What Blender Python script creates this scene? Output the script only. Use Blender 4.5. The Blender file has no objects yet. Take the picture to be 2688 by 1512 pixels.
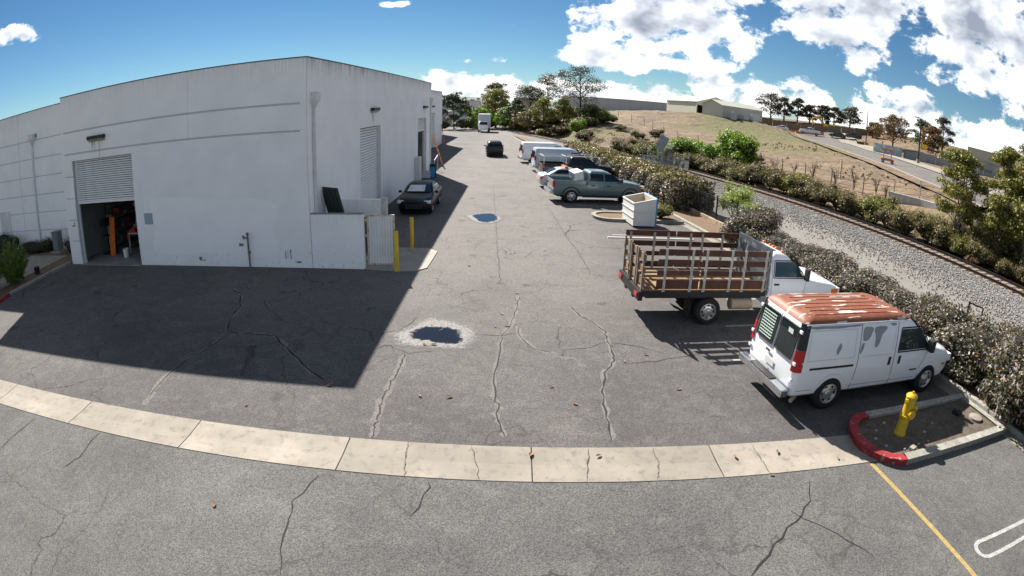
import bpy, bmesh, math, random
import numpy as np
from mathutils import Vector, Matrix, Euler
random.seed(7); rng = np.random.default_rng(7)
scene = bpy.context.scene
COL = scene.collection
PI = math.pi
R_ = math.radians

# ------------------------------------------------------------------ camera (security camera lens, about 107 degrees wide, barrel distortion)
scene.render.engine = 'CYCLES'
cam = bpy.data.cameras.new('camera'); cam_o = bpy.data.objects.new('camera', cam); COL.objects.link(cam_o); scene.camera = cam_o
cam.type = 'PANO'; cam.sensor_fit = 'HORIZONTAL'; cam.sensor_width = 36.0; cam.sensor_height = 20.25
cam.clip_start = 0.05; cam.clip_end = 6000
_t = cam if hasattr(cam, 'panorama_type') else cam.cycles
_t.panorama_type = 'FISHEYE_LENS_POLYNOMIAL'; _t.fisheye_fov = R_(175)
_t.fisheye_polynomial_k0 = 0.0
for _i, _k in enumerate((-0.05001287145845504, -6.370636722720501e-05, 6.1101525300837876e-06, -4.89152811938235e-07)):
    setattr(_t, 'fisheye_polynomial_k%d' % (_i + 1), _k)
CAM_H = 5.7
cam_o.matrix_world = Matrix(((0.99958060, -0.02895648, -0.00037278, 0), (0.00884362, 0.31748996, -0.94822039, 0), (0.02757548, 0.94781942, 0.31761289, CAM_H), (0, 0, 0, 1)))

# ------------------------------------------------------------------ sun, sky, exposure
SUN_EL = R_(38.8); SUN_AZ = R_(-24.8)          # azimuth measured from +Y towards +X
to_sun = Vector((math.sin(SUN_AZ) * math.cos(SUN_EL), math.cos(SUN_AZ) * math.cos(SUN_EL), math.sin(SUN_EL)))
sl = bpy.data.lights.new('sun', 'SUN'); sl.energy = 5.0; sl.angle = R_(0.55); sl.color = (1.0, 0.94, 0.86)
so = bpy.data.objects.new('sun', sl); COL.objects.link(so); so.rotation_euler = (-to_sun).to_track_quat('-Z', 'Y').to_euler()
scene.view_settings.view_transform = 'Standard'; scene.view_settings.look = 'None'
scene.view_settings.exposure = 1.32; scene.view_settings.gamma = 1.0
scene.cycles.use_denoising = True
scene.cycles.max_bounces = 8; scene.cycles.diffuse_bounces = 4; scene.cycles.glossy_bounces = 4; scene.cycles.transmission_bounces = 6; scene.cycles.transparent_max_bounces = 10
scene.cycles.sample_clamp_indirect = 6.0

world = bpy.data.worlds.new('World'); scene.world = world; world.use_nodes = True
try: world.cycles.sampling_method = 'MANUAL'; world.cycles.sample_map_resolution = 512
except Exception: pass
def build_sky():
    nt = world.node_tree; nt.nodes.clear(); N = nt.nodes.new; L = nt.links.new; D = math.radians
    def put(sock, v):
        if isinstance(v, (int, float, tuple)): sock.default_value = v
        else: L(v, sock)
    def m(op, a, b=None, c=None, clamp=False):
        n = N('ShaderNodeMath'); n.operation = op; n.use_clamp = clamp
        for i, v in enumerate((a, b, c)):
            if v is not None: put(n.inputs[i], v)
        return n.outputs[0]
    def vm(op, a, b=None, out=0):
        n = N('ShaderNodeVectorMath'); n.operation = op; put(n.inputs[0], a)
        if b is not None: put(n.inputs[1], b)
        return n.outputs[out]
    def mr(v, a, b, c=0.0, d=1.0, smooth=False):
        n = N('ShaderNodeMapRange'); n.interpolation_type = 'SMOOTHSTEP' if smooth else 'LINEAR'; L(v, n.inputs[0])
        for i, q in enumerate((a, b, c, d)): n.inputs[i + 1].default_value = q
        return n.outputs[0]
    out = N('ShaderNodeOutputWorld')
    sky = N('ShaderNodeTexSky'); sky.sky_type = 'NISHITA'; sky.sun_disc = False
    sky.sun_elevation = SUN_EL; sky.sun_rotation = SUN_AZ; sky.altitude = 50; sky.air_density = SKY_AIR; sky.dust_density = 0.0; sky.ozone_density = SKY_OZONE
    bg = N('ShaderNodeBackground'); hs = N('ShaderNodeHueSaturation'); L(sky.outputs[0], hs.inputs['Color']); hs.inputs['Saturation'].default_value = 1.18
    L(vm('MULTIPLY', hs.outputs[0], (.455, .57, .61)), bg.inputs[0]); bg.inputs[1].default_value = SKY_STRENGTH
    tc = N('ShaderNodeTexCoord'); sep = N('ShaderNodeSeparateXYZ'); L(tc.outputs['Generated'], sep.inputs[0])
    x, y, z = sep.outputs
    az = m('ARCTAN2', x, y); el = m('ARCSINE', z)
    p = N('ShaderNodeCombineXYZ'); L(az, p.inputs[0]); L(el, p.inputs[1]); p = p.outputs[0]
    # cumulus masses: azimuth, elevation, half width, half height in degrees
    blobs = [(13.1, 8.6, 9.2, 3.0), (8.2, 5.3, 5.6, 1.3), (18.7, 9.8, 4.8, 2.6), (16, 12.5, 9, 2.2), (17.0, 4.7, 2.0, .8), (20.6, 5.8, 2.3, 1.1),
             (30.8, 11.2, 5.8, 3.3), (34.4, 8.0, 3.3, 1.6), (38.5, 14.5, 6, 2.4), (46.5, 11.8, 6.4, 4.4), (51.5, 10.4, 4.5, 4.6), (46, 16, 8, 3),
             (-6.5, 1.4, 6.5, 1.7), (1.0, 1.2, 6.0, 1.7), (9, 1.2, 5, 1.5), (14.8, 1.4, 4.2, 1.6), (19.3, 2.6, 3.2, 2.1), (24.3, 2.6, 3.2, 2.4), (29, 2.2, 4, 2.4), (35.8, 3.0, 2.6, 3.0), (40, 2.4, 3.6, 2.8), (45, 2.4, 4.0, 2.8), (50.5, 1.8, 4, 2.6),
             (-4.5, 4.35, 1.2, .35), (-2.1, 4.6, .8, .36), (-51.3, 10.6, 2.6, .9), (-12.7, 10.3, 1.4, .3)]
    acc = None
    for (A, E, ra, re) in blobs:
        k_ = 1.35 if ra > 2.7 else 1.9
        q = vm('MULTIPLY', vm('SUBTRACT', p, (D(A), D(E), 0.0)), (1 / D(ra * k_), 1 / D(re * k_), 0.0))
        r2 = vm('DOT_PRODUCT', q, q, 1)
        if ra < 2.7: r2 = m('ADD', r2, .42)
        acc = r2 if acc is None else m('SMOOTH_MIN', acc, r2, .35)
    acc = m('SUBTRACT', 1.0, acc); acc = m('MAXIMUM', acc, -2.0)
    def noise(vec, s, d, r, dist=0.0):
        n = N('ShaderNodeTexNoise'); n.noise_dimensions = '2D'; L(vec, n.inputs['Vector']); n.inputs['Scale'].default_value = s; n.inputs['Detail'].default_value = d; n.inputs['Roughness'].default_value = r; n.inputs['Distortion'].default_value = dist; return n.outputs[0]
    # broken cumulus goes on out of frame, its cover tuned for fill light
    far = m('MAXIMUM', mr(m('ABSOLUTE', az), D(58), D(64)), mr(el, D(17), D(20)))
    wide = m('MULTIPLY_ADD', m('SUBTRACT', noise(p, 2.6, 2, .5), .485), 7.0, 0.0)
    acc = m('MAXIMUM', acc, m('MULTIPLY_ADD', m('SUBTRACT', 1.0, far), -6.0, wide))
    ps = vm('MULTIPLY', p, (1.0, 1.5, 1.0))
    n0 = noise(ps, 12, 8, .62); n1 = noise(vm('ADD', ps, (-.022, .03, 0.0)), 12, 3, .55)
    d0 = m('SUBTRACT', m('MULTIPLY_ADD', m('SUBTRACT', n0, .5), 2.9, acc), .32)
    cov = mr(d0, .0, .42, 0, 1, True)
    high = mr(el, D(4.2), D(7.5), .25, 1.0)
    thick = m('MULTIPLY', mr(d0, .22, 1.25), m('MULTIPLY', high, .72))
    lit = m('SUBTRACT', m('MULTIPLY_ADD', m('SUBTRACT', n0, n1), 1.6, .80), thick)
    cr = N('ShaderNodeValToRGB'); L(lit, cr.inputs[0]); e = cr.color_ramp.elements
    e[0].position = .15; e[0].color = (.22, .25, .31, 1); e[1].position = .92; e[1].color = (.93, .93, .92, 1); q = e.new(.5); q.color = (.50, .53, .58, 1)
    bc = N('ShaderNodeBackground'); L(cr.outputs[0], bc.inputs[0]); bc.inputs[1].default_value = CLOUD_STRENGTH
    mx = N('ShaderNodeMixShader'); L(m('MULTIPLY', cov, mr(el, -.01, .012)), mx.inputs[0]); L(bg.outputs[0], mx.inputs[1]); L(bc.outputs[0], mx.inputs[2]); L(mx.outputs[0], out.inputs[0])
SKY_STRENGTH, SKY_AIR, SKY_OZONE, CLOUD_STRENGTH = 0.052, 0.8, 1.5, 0.67
build_sky()

# ------------------------------------------------------------------ materials
def node_mat(name):
    mt = bpy.data.materials.new(name); mt.use_nodes = True
    return mt, mt.node_tree, mt.node_tree.nodes['Principled BSDF']
MATS = {}
def pm(name, col, rough=.6, metal=0.0, spec=.4, var=None, var2=None, bump=None, coat=0.0, coords='Object', emit=None, col2=None, streak=None, island=0.0, trans=0.0, alpha=1.0, ior=1.45, sheen=0, objrand=0.0):
    """principled material; var=(scale, amount) mottles the colour, var2=(scale, amount, colour) stains it, streak=(scale,amount) vertical dirt, island = per piece variation"""
    if name in MATS: return MATS[name]
    mt, nt, b = node_mat(name); N = nt.nodes.new; L = nt.links.new
    b.inputs['Base Color'].default_value = (*col, 1); b.inputs['Roughness'].default_value = rough; b.inputs['Metallic'].default_value = metal
    b.inputs['Specular IOR Level'].default_value = spec; b.inputs['Coat Weight'].default_value = coat; b.inputs['Coat Roughness'].default_value = .06
    b.inputs['Transmission Weight'].default_value = trans; b.inputs['IOR'].default_value = ior; b.inputs['Alpha'].default_value = alpha
    vec = None
    if var or var2 or bump or streak or coords == 'World':
        if coords == 'World': g = N('ShaderNodeNewGeometry'); vec = g.outputs['Position']
        else: t = N('ShaderNodeTexCoord'); vec = t.outputs['Object']
    c = None
    def mixc(fac, a, bcol):
        n = N('ShaderNodeMix'); n.data_type = 'RGBA'; n.clamp_factor = True
        if isinstance(fac, float): n.inputs[0].default_value = fac
        else: L(fac, n.inputs[0])
        for sock, v in ((n.inputs[6], a), (n.inputs[7], bcol)):
            if isinstance(v, tuple): sock.default_value = (*v, 1)
            else: L(v, sock)
        return n.outputs[2]
    def noise(scale, detail=6, rough_=.6, v=None, lo=.3, hi=.7):
        n = N('ShaderNodeTexNoise'); n.inputs['Scale'].default_value = scale; n.inputs['Detail'].default_value = detail; n.inputs['Roughness'].default_value = rough_
        L(v or vec, n.inputs['Vector'])
        r = N('ShaderNodeMapRange'); L(n.outputs[0], r.inputs[0]); r.inputs[1].default_value = lo; r.inputs[2].default_value = hi
        return r.outputs[0]
    if var:
        s, a = var[:2]; dark = tuple(max(0, v * (1 - a)) for v in col); lite = tuple(min(1, v * (1 + a * .8)) for v in col)
        c = mixc(noise(s), dark, lite)
    if col2:
        c = mixc(noise(col2[0], 5, .55, None, col2[2], col2[3]), c if c is not None else col, col2[1])
    if var2:
        c = mixc(noise(var2[0], 8, .65, None, var2[3] if len(var2) > 3 else .52, var2[4] if len(var2) > 4 else .7), c if c is not None else col, var2[2])
    if streak:
        mp = N('ShaderNodeMapping'); L(vec, mp.inputs[0]); mp.inputs['Scale'].default_value = (streak[0], streak[0], streak[0] * .05)
        f = noise(1.0, 5, .65, mp.outputs[0], .5, .8)
        mm = N('ShaderNodeMath'); mm.operation = 'MULTIPLY'; L(f, mm.inputs[0]); mm.inputs[1].default_value = streak[1]
        c = mixc(mm.outputs[0], c if c is not None else col, streak[2])
    if island:
        g = N('ShaderNodeNewGeometry'); h = N('ShaderNodeHueSaturation')
        mr = N('ShaderNodeMapRange'); L(g.outputs['Random Per Island'], mr.inputs[0]); mr.inputs[3].default_value = 1 - island; mr.inputs[4].default_value = 1 + island
        if c is not None: L(c, h.inputs['Color'])
        else: h.inputs['Color'].default_value = (*col, 1)
        L(mr.outputs[0], h.inputs['Value']); c = h.outputs[0]
    if objrand:
        oi = N('ShaderNodeObjectInfo'); h = N('ShaderNodeHueSaturation'); mr = N('ShaderNodeMapRange'); L(oi.outputs['Random'], mr.inputs[0]); mr.inputs[3].default_value = 1 - objrand; mr.inputs[4].default_value = 1 + objrand
        if c is not None: L(c, h.inputs['Color'])
        else: h.inputs['Color'].default_value = (*col, 1)
        L(mr.outputs[0], h.inputs['Value']); c = h.outputs[0]
    if c is not None: L(c, b.inputs['Base Color'])
    if bump:
        n = N('ShaderNodeTexNoise'); n.inputs['Scale'].default_value = bump[0]; n.inputs['Detail'].default_value = 5; L(vec, n.inputs['Vector'])
        bp = N('ShaderNodeBump'); bp.inputs['Strength'].default_value = bump[1]; bp.inputs['Distance'].default_value = bump[2] if len(bump) > 2 else .01
        L(n.outputs[0], bp.inputs['Height']); L(bp.outputs[0], b.inputs['Normal'])
    if emit: b.inputs['Emission Color'].default_value = (*emit[0], 1); b.inputs['Emission Strength'].default_value = emit[1]
    MATS[name] = mt
    return mt

def leaf_mat(name, cols, rough=.5, trans=.25, spec=.35):
    """foliage: each leaf draws its colour from a ramp"""
    if name in MATS: return MATS[name]
    mt, nt, b = node_mat(name); N = nt.nodes.new; L = nt.links.new
    g = N('ShaderNodeNewGeometry'); r = N('ShaderNodeValToRGB'); L(g.outputs['Random Per Island'], r.inputs[0])
    r.color_ramp.interpolation = 'LINEAR'
    el = r.color_ramp.elements
    for i, (p, c) in enumerate(cols):
        q = el[i] if i < 2 else el.new(p)
        q.position = p; q.color = (*c, 1)
    L(r.outputs[0], b.inputs['Base Color']); b.inputs['Roughness'].default_value = rough; b.inputs['Specular IOR Level'].default_value = spec
    tr = N('ShaderNodeBsdfTranslucent'); L(r.outputs[0], tr.inputs[0])
    mx = N('ShaderNodeMixShader'); mx.inputs[0].default_value = trans
    out = nt.nodes['Material Output']; L(b.outputs[0], mx.inputs[1]); L(tr.outputs[0], mx.inputs[2]); L(mx.outputs[0], out.inputs[0])
    MATS[name] = mt
    return mt

def asphalt_mat(name, base, tint, crack=.5, patch=.4, seed=0.0, bumps=1.0, worn=0.0):
    """asphalt in world metres: aggregate grain, mottling, worn light bloom, hairline cracks"""
    mt, nt, b = node_mat(name); N = nt.nodes.new; L = nt.links.new
    g = N('ShaderNodeNewGeometry'); mp = N('ShaderNodeMapping'); L(g.outputs['Position'], mp.inputs[0]); mp.inputs['Location'].default_value = (seed, seed * 1.7, 0); v = mp.outputs[0]
    def noise(s, d=6, r=.6, lo=.3, hi=.7, vec=None):
        n = N('ShaderNodeTexNoise'); n.inputs['Scale'].default_value = s; n.inputs['Detail'].default_value = d; n.inputs['Roughness'].default_value = r; L(vec or v, n.inputs['Vector'])
        q = N('ShaderNodeMapRange'); L(n.outputs[0], q.inputs[0]); q.inputs[1].default_value = lo; q.inputs[2].default_value = hi; return q.outputs[0]
    def mix(f, a, c, t='MIX'):
        n = N('ShaderNodeMix'); n.data_type = 'RGBA'; n.blend_type = t; n.clamp_factor = True
        if isinstance(f, float): n.inputs[0].default_value = f
        else: L(f, n.inputs[0])
        for s_, q in ((n.inputs[6], a), (n.inputs[7], c)):
            if isinstance(q, tuple): s_.default_value = (*q, 1)
            else: L(q, s_)
        return n.outputs[2]
    def mul(a, k):
        n = N('ShaderNodeMath'); n.operation = 'MULTIPLY'; L(a, n.inputs[0]); n.inputs[1].default_value = k; return n.outputs[0]
    B = tuple(base)
    c = mix(noise(.35, 5, .6), tuple(x * .78 for x in B), tuple(x * 1.2 for x in B))
    c = mix(mul(noise(.16, 7, .65, .48, .72), patch), c, tint)
    c = mix(mul(noise(2.2, 6, .7, .5, .75), .35), c, tuple(min(1, x * 1.5) for x in tint))
    c = mix(mul(noise(1.1, 5, .7, .55, .8), .45), c, tuple(x * .5 for x in B))
    if worn:
        sy = N('ShaderNodeSeparateXYZ'); L(g.outputs['Position'], sy.inputs[0])
        w1 = N('ShaderNodeMapRange'); w1.interpolation_type = 'SMOOTHSTEP'; L(sy.outputs[1], w1.inputs[0]); w1.inputs[1].default_value = 7; w1.inputs[2].default_value = 21
        w2 = N('ShaderNodeMath'); w2.operation = 'MULTIPLY'; L(w1.outputs[0], w2.inputs[0]); L(noise(.5, 6, .6, .1, .5), w2.inputs[1])
        ax = N('ShaderNodeMath'); ax.operation = 'ABSOLUTE'; ad = N('ShaderNodeMath'); ad.operation = 'ADD'; ad.inputs[1].default_value = .6; L(sy.outputs[0], ad.inputs[0]); L(ad.outputs[0], ax.inputs[0])
        w3 = N('ShaderNodeMapRange'); w3.interpolation_type = 'SMOOTHSTEP'; L(ax.outputs[0], w3.inputs[0]); w3.inputs[1].default_value = 2.8; w3.inputs[2].default_value = 6.5; w3.inputs[3].default_value = 1.0; w3.inputs[4].default_value = .2
        w4 = N('ShaderNodeMath'); w4.operation = 'MULTIPLY'; L(w2.outputs[0], w4.inputs[0]); L(w3.outputs[0], w4.inputs[1]); w2 = w4
        c = mix(mul(w2.outputs[0], worn), c, (.150, .138, .129))
    # aggregate
    vo = N('ShaderNodeTexVoronoi'); vo.inputs['Scale'].default_value = 60; L(v, vo.inputs['Vector'])
    hs = N('ShaderNodeSeparateColor'); L(vo.outputs['Color'], hs.inputs[0])
    gr = N('ShaderNodeMapRange'); L(hs.outputs[0], gr.inputs[0]); gr.inputs[3].default_value = .55; gr.inputs[4].default_value = 1.48
    vm = N('ShaderNodeVectorMath'); vm.operation = 'SCALE'; L(c, vm.inputs[0]); L(gr.outputs[0], vm.inputs['Scale']); c = vm.outputs[0]
    # oil drips and old stains
    if worn:
        c = mix(mul(noise(.9, 4, .5, .66, .72), .6), c, (.03, .028, .027))
        c = mix(mul(noise(.45, 8, .75, .58, .7), .4), c, (.07, .066, .066))
    # hairline cracking
    wv = N('ShaderNodeTexNoise'); wv.inputs['Scale'].default_value = 1.3; wv.inputs['Detail'].default_value = 6; L(v, wv.inputs['Vector'])
    va = N('ShaderNodeVectorMath'); va.operation = 'MULTIPLY_ADD'; L(wv.outputs['Color'], va.inputs[0]); va.inputs[1].default_value = (1.1, 1.1, 0); L(v, va.inputs[2])
    ve = N('ShaderNodeTexVoronoi'); ve.feature = 'DISTANCE_TO_EDGE'; ve.inputs['Scale'].default_value = .55; L(va.outputs[0], ve.inputs['Vector'])
    ck = N('ShaderNodeMapRange'); L(ve.outputs['Distance'], ck.inputs[0]); ck.inputs[1].default_value = .004; ck.inputs[2].default_value = .011; ck.inputs[3].default_value = 1; ck.inputs[4].default_value = 0
    cm = N('ShaderNodeMath'); cm.operation = 'MULTIPLY'; L(ck.outputs[0], cm.inputs[0]); L(noise(.22, 4, .6, .45, .65), cm.inputs[1])
    c = mix(mul(cm.outputs[0], crack), c, tuple(x * .3 for x in B))
    if worn:
        v2 = N('ShaderNodeTexVoronoi'); v2.feature = 'DISTANCE_TO_EDGE'; v2.inputs['Scale'].default_value = 1.5; L(va.outputs[0], v2.inputs['Vector'])
        k2 = N('ShaderNodeMapRange'); L(v2.outputs['Distance'], k2.inputs[0]); k2.inputs[1].default_value = .006; k2.inputs[2].default_value = .03; k2.inputs[3].default_value = 1; k2.inputs[4].default_value = 0
        m2 = N('ShaderNodeMath'); m2.operation = 'MULTIPLY'; L(k2.outputs[0], m2.inputs[0]); L(noise(.3, 4, .6, .5, .62), m2.inputs[1])
        c = mix(mul(m2.outputs[0], .7), c, (.05, .047, .046))
    L(c, b.inputs['Base Color']); b.inputs['Roughness'].default_value = .88; b.inputs['Specular IOR Level'].default_value = .25
    nb = N('ShaderNodeTexNoise'); nb.inputs['Scale'].default_value = 55; nb.inputs['Detail'].default_value = 4; nb.inputs['Roughness'].default_value = .7; L(v, nb.inputs['Vector'])
    bp = N('ShaderNodeBump'); bp.inputs['Strength'].default_value = .8 * bumps; bp.inputs['Distance'].default_value = .012; L(nb.outputs[0], bp.inputs['Height'])
    L(bp.outputs[0], b.inputs['Normal'])
    return mt

# ------------------------------------------------------------------ mesh helpers
def link(o, parent=None):
    COL.objects.link(o)
    if parent is not None: o.parent = parent
    return o
def tag(o, label=None, cat=None, group=None, kind=None):
    if label: o['label'] = label
    if cat: o['category'] = cat
    if group: o['group'] = group
    if kind: o['kind'] = kind
    return o
def thing(name, label, cat, loc=(0, 0, 0), rz=0.0, group=None):
    o = bpy.data.objects.new(name, None); o.empty_display_size = .3; COL.objects.link(o)
    o.location = loc; o.rotation_euler = (0, 0, rz)
    return tag(o, label, cat, group)
def np_mesh(name, co, faces_n, idx):
    """co (n,3), idx flat loop vertex list, faces_n verts per face (constant)"""
    me = bpy.data.meshes.new(name); n = len(co); nf = len(idx) // faces_n
    me.vertices.add(n); me.vertices.foreach_set('co', np.ascontiguousarray(co, dtype=np.float32).ravel())
    me.loops.add(len(idx)); me.loops.foreach_set('vertex_index', np.ascontiguousarray(idx, dtype=np.int32))
    me.polygons.add(nf); me.polygons.foreach_set('loop_start', np.arange(0, nf * faces_n, faces_n, dtype=np.int32))
    me.update(calc_edges=True); return me
class MB:
    def __init__(s): s.v = []; s.f = []; s.m = []; s.mi = 0
    def add(s, vs, fs):
        o = len(s.v); s.v += [tuple(p) for p in vs]; s.f += [tuple(i + o for i in f) for f in fs]; s.m += [s.mi] * len(fs); return s
    def box(s, x0, x1, y0, y1, z0, z1):
        return s.add([(x0, y0, z0), (x1, y0, z0), (x1, y1, z0), (x0, y1, z0), (x0, y0, z1), (x1, y0, z1), (x1, y1, z1), (x0, y1, z1)],
                     [(0, 3, 2, 1), (4, 5, 6, 7), (0, 1, 5, 4), (1, 2, 6, 5), (2, 3, 7, 6), (3, 0, 4, 7)])
    def bar(s, a, b, w, h=None, up=(0, 0, 1)):
        """rectangular bar from a to b"""
        h = h or w; a = Vector(a); b = Vector(b); d = (b - a).normalized(); u = Vector(up)
        if abs(d.dot(u)) > .98: u = Vector((1, 0, 0))
        r = d.cross(u).normalized(); u = r.cross(d).normalized(); r *= w / 2; u *= h / 2
        return s.add([a - r - u, a + r - u, a + r + u, a - r + u, b - r - u, b + r - u, b + r + u, b - r + u],
                     [(0, 3, 2, 1), (4, 5, 6, 7), (0, 1, 5, 4), (1, 2, 6, 5), (2, 3, 7, 6), (3, 0, 4, 7)])
    def cyl(s, a, b, r0, r1=None, n=12, cap=True):
        r1 = r0 if r1 is None else r1; a = Vector(a); b = Vector(b); d = (b - a).normalized(); u = Vector((0, 0, 1)) if abs(d.z) < .95 else Vector((1, 0, 0))
        p = d.cross(u).normalized(); q = d.cross(p)
        vs = []
        for c, r in ((a, r0), (b, r1)):
            for i in range(n): t = 2 * PI * i / n; vs.append(c + p * (math.cos(t) * r) + q * (math.sin(t) * r))
        fs = [(i, (i + 1) % n, n + (i + 1) % n, n + i) for i in range(n)]
        if cap: fs += [tuple(range(n - 1, -1, -1)), tuple(range(n, 2 * n))]
        return s.add(vs, fs)
    def tube(s, pts, r, n=8, r_end=None):
        P = [Vector(p) for p in pts]; k = len(P); vs = []; fs = []
        for i, p in enumerate(P):
            d = (P[min(i + 1, k - 1)] - P[max(i - 1, 0)]).normalized(); u = Vector((0, 0, 1)) if abs(d.z) < .9 else Vector((1, 0, 0))
            a = d.cross(u).normalized(); b = d.cross(a); rr = r if r_end is None else r + (r_end - r) * i / max(1, k - 1)
            for j in range(n): t = 2 * PI * j / n; vs.append(p + a * (math.cos(t) * rr) + b * (math.sin(t) * rr))
        for i in range(k - 1):
            for j in range(n): fs.append((i * n + j, i * n + (j + 1) % n, (i + 1) * n + (j + 1) % n, (i + 1) * n + j))
        fs += [tuple(range(n - 1, -1, -1)), tuple(range((k - 1) * n, k * n))]
        return s.add(vs, fs)
    def prism(s, poly, z0, z1):
        n = len(poly)
        return s.add([(x, y, z0) for x, y in poly] + [(x, y, z1) for x, y in poly],
                     [tuple(range(n - 1, -1, -1)), tuple(range(n, 2 * n))] + [(i, (i + 1) % n, n + (i + 1) % n, n + i) for i in range(n)])
    def lathe(s, prof, n=24, axis='z', c=(0, 0, 0)):
        """prof [(r, h)] around the axis through c"""
        vs = []; fs = []
        for r, h in prof:
            for i in range(n):
                t = 2 * PI * i / n; a, b = math.cos(t) * r, math.sin(t) * r
                p = (a, b, h) if axis == 'z' else ((a, h, b) if axis == 'y' else (h, a, b))
                vs.append((p[0] + c[0], p[1] + c[1], p[2] + c[2]))
        k = len(prof)
        for i in range(k - 1):
            for j in range(n):
                q = (i * n + j, i * n + (j + 1) % n, (i + 1) * n + (j + 1) % n, (i + 1) * n + j)
                fs.append(q if axis != 'y' else q[::-1])
        return s.add(vs, fs)
    def sphere(s, c, rx, ry=None, rz=None, n=10, m=6):
        ry = ry or rx; rz = rz or rx
        vs = []; fs = []
        for i in range(m + 1):
            ph = -PI / 2 + PI * i / m
            for j in range(n): t = 2 * PI * j / n; vs.append((c[0] + rx * math.cos(ph) * math.cos(t), c[1] + ry * math.cos(ph) * math.sin(t), c[2] + rz * math.sin(ph)))
        for i in range(m):
            for j in range(n): fs.append((i * n + j, i * n + (j + 1) % n, (i + 1) * n + (j + 1) % n, (i + 1) * n + j))
        return s.add(vs, fs)
    def mesh(s, name, mats, smooth=None):
        me = bpy.data.meshes.new(name); me.from_pydata(s.v, [], s.f)
        for mt in (mats if isinstance(mats, (list, tuple)) else [mats]): me.materials.append(mt)
        if any(s.m): me.polygons.foreach_set('material_index', s.m)
        if smooth:
            me.polygons.foreach_set('use_smooth', [True] * len(me.polygons)); me.set_sharp_from_angle(angle=R_(smooth))
        me.update(); return me
    def build(s, name, mats, parent=None, smooth=None, bevel=0.0, label=None):
        o = bpy.data.objects.new(name, s.mesh(name, mats, smooth)); link(o, parent)
        if bevel:
            bv = o.modifiers.new('bevel', 'BEVEL'); bv.width = bevel; bv.segments = 2; bv.limit_method = 'ANGLE'; bv.angle_limit = R_(40)
        if label: o['label'] = label
        return o
def inst(o, parent=None, loc=None, rz=None, scale=None):
    """copy of one mesh object that shares its data"""
    c = o.copy(); COL.objects.link(c)
    if parent is not None: c.parent = parent
    if loc is not None: c.location = loc
    if rz is not None: c.rotation_euler = (0, 0, rz)
    if scale is not None: c.scale = scale
    return c
KIDS = {}
def kids(o): return [c for c in bpy.data.objects if c.parent == o]
def dup(root, loc, rz=0.0, label=None, group=None, scale=None):
    """copy of a thing with its parts and sub-parts"""
    r = root.copy(); COL.objects.link(r); r.location = loc; r.rotation_euler = (0, 0, rz)
    if scale is not None: r.scale = scale if isinstance(scale, (tuple, list)) else (scale,) * 3
    if label: r['label'] = label
    if group: r['group'] = group
    for ch in kids(root):
        c = ch.copy(); COL.objects.link(c); c.parent = r
        for gch in kids(ch): d = gch.copy(); COL.objects.link(d); d.parent = c
    return r
ORD = 'first second third fourth fifth sixth seventh eighth ninth tenth eleventh twelfth thirteenth fourteenth fifteenth sixteenth seventeenth eighteenth nineteenth twentieth'.split(); ORD += ['twenty-' + w for w in ORD[:9]] + ['thirtieth'] + ['thirty-' + w for w in ORD[:9]] + ['fortieth']
def structure(name, mb, mat, smooth=None):
    o = mb.build(name, mat, None, smooth); o['kind'] = 'structure'; return o
def ribbon(mb, pts, w, z, jitter=0.0, sub=1, wvar=0.0):
    """flat strip along a ground polyline"""
    P = [np.array(p, float) for p in pts]
    if sub > 1:
        Q = []
        for a, b in zip(P[:-1], P[1:]):
            for i in range(sub): Q.append(a + (b - a) * i / sub + (rng.normal(0, jitter, 2) if i or jitter else 0))
        Q.append(P[-1]); P = Q
    vs = []; n = len(P)
    for i, p in enumerate(P):
        d = P[min(i + 1, n - 1)] - P[max(i - 1, 0)]; d = d / (np.linalg.norm(d) + 1e-9); nn = np.array((-d[1], d[0]))
        ww = w * (1 + rng.uniform(-wvar, wvar)) / 2
        if wvar and (i == 0 or i == n - 1): ww *= .3
        vs += [(*(p + nn * ww), z), (*(p - nn * ww), z)]
    mb.add(vs, [(2 * i, 2 * i + 1, 2 * i + 3, 2 * i + 2) for i in range(n - 1)])
# ================================================================== THE SETTING
def kerb_x(y): return 12.85 - 0.13 * y          # the right edge of the yard runs at a slight angle
RAIL = np.array([(27.6, 2), (26.6, 8), (25.5, 14), (24.85, 18), (24.3, 21), (23.5, 25), (22.2, 31.3), (20.55, 39), (19.45, 43), (18.25, 47.5), (16.85, 53), (15.7, 57.5), (14.0, 64), (12.3, 70), (10.0, 78), (7.6, 86), (4.6, 96), (1.0, 108), (-3.2, 122), (-7, 135)])
def rail_x(y): return float(np.interp(y, RAIL[:, 1], RAIL[:, 0]))

m_asphalt = asphalt_mat('asphalt_yard', (.077, .073, .0725), (.150, .138, .129), .95, .6, 0, worn=.75)
m_asphalt2 = asphalt_mat('asphalt_road', (.094, .093, .091), (.14, .138, .13), .7, .45, 31)
m_road3 = asphalt_mat('asphalt_hill_road', (.125, .117, .108), (.155, .147, .135), .2, .4, 11)
m_conc = pm('concrete', (.275, .247, .205), .88, var=(1.1, .2), col2=(.5, (.225, .203, .17), .45, .7), var2=(5, .3, (.15, .135, .115), .52, .74), bump=(60, .25), coords='World', objrand=.1)
m_kerb = pm('kerb_concrete', (.31, .30, .265), .85, var=(2.5, .25), var2=(7, .4, (.13, .13, .125), .5, .75), bump=(40, .3), coords='World', objrand=.15)
m_kerb_red = pm('kerb_red_paint', (.27, .022, .026), .65, var=(3, .4), var2=(7, .5, (.30, .25, .23), .56, .68), coords='World')
m_soil = pm('soil', (.105, .085, .066), .95, var=(6, .4), var2=(18, .5, (.3, .27, .22), .6, .72), bump=(25, .9, .03), coords='World')
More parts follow.
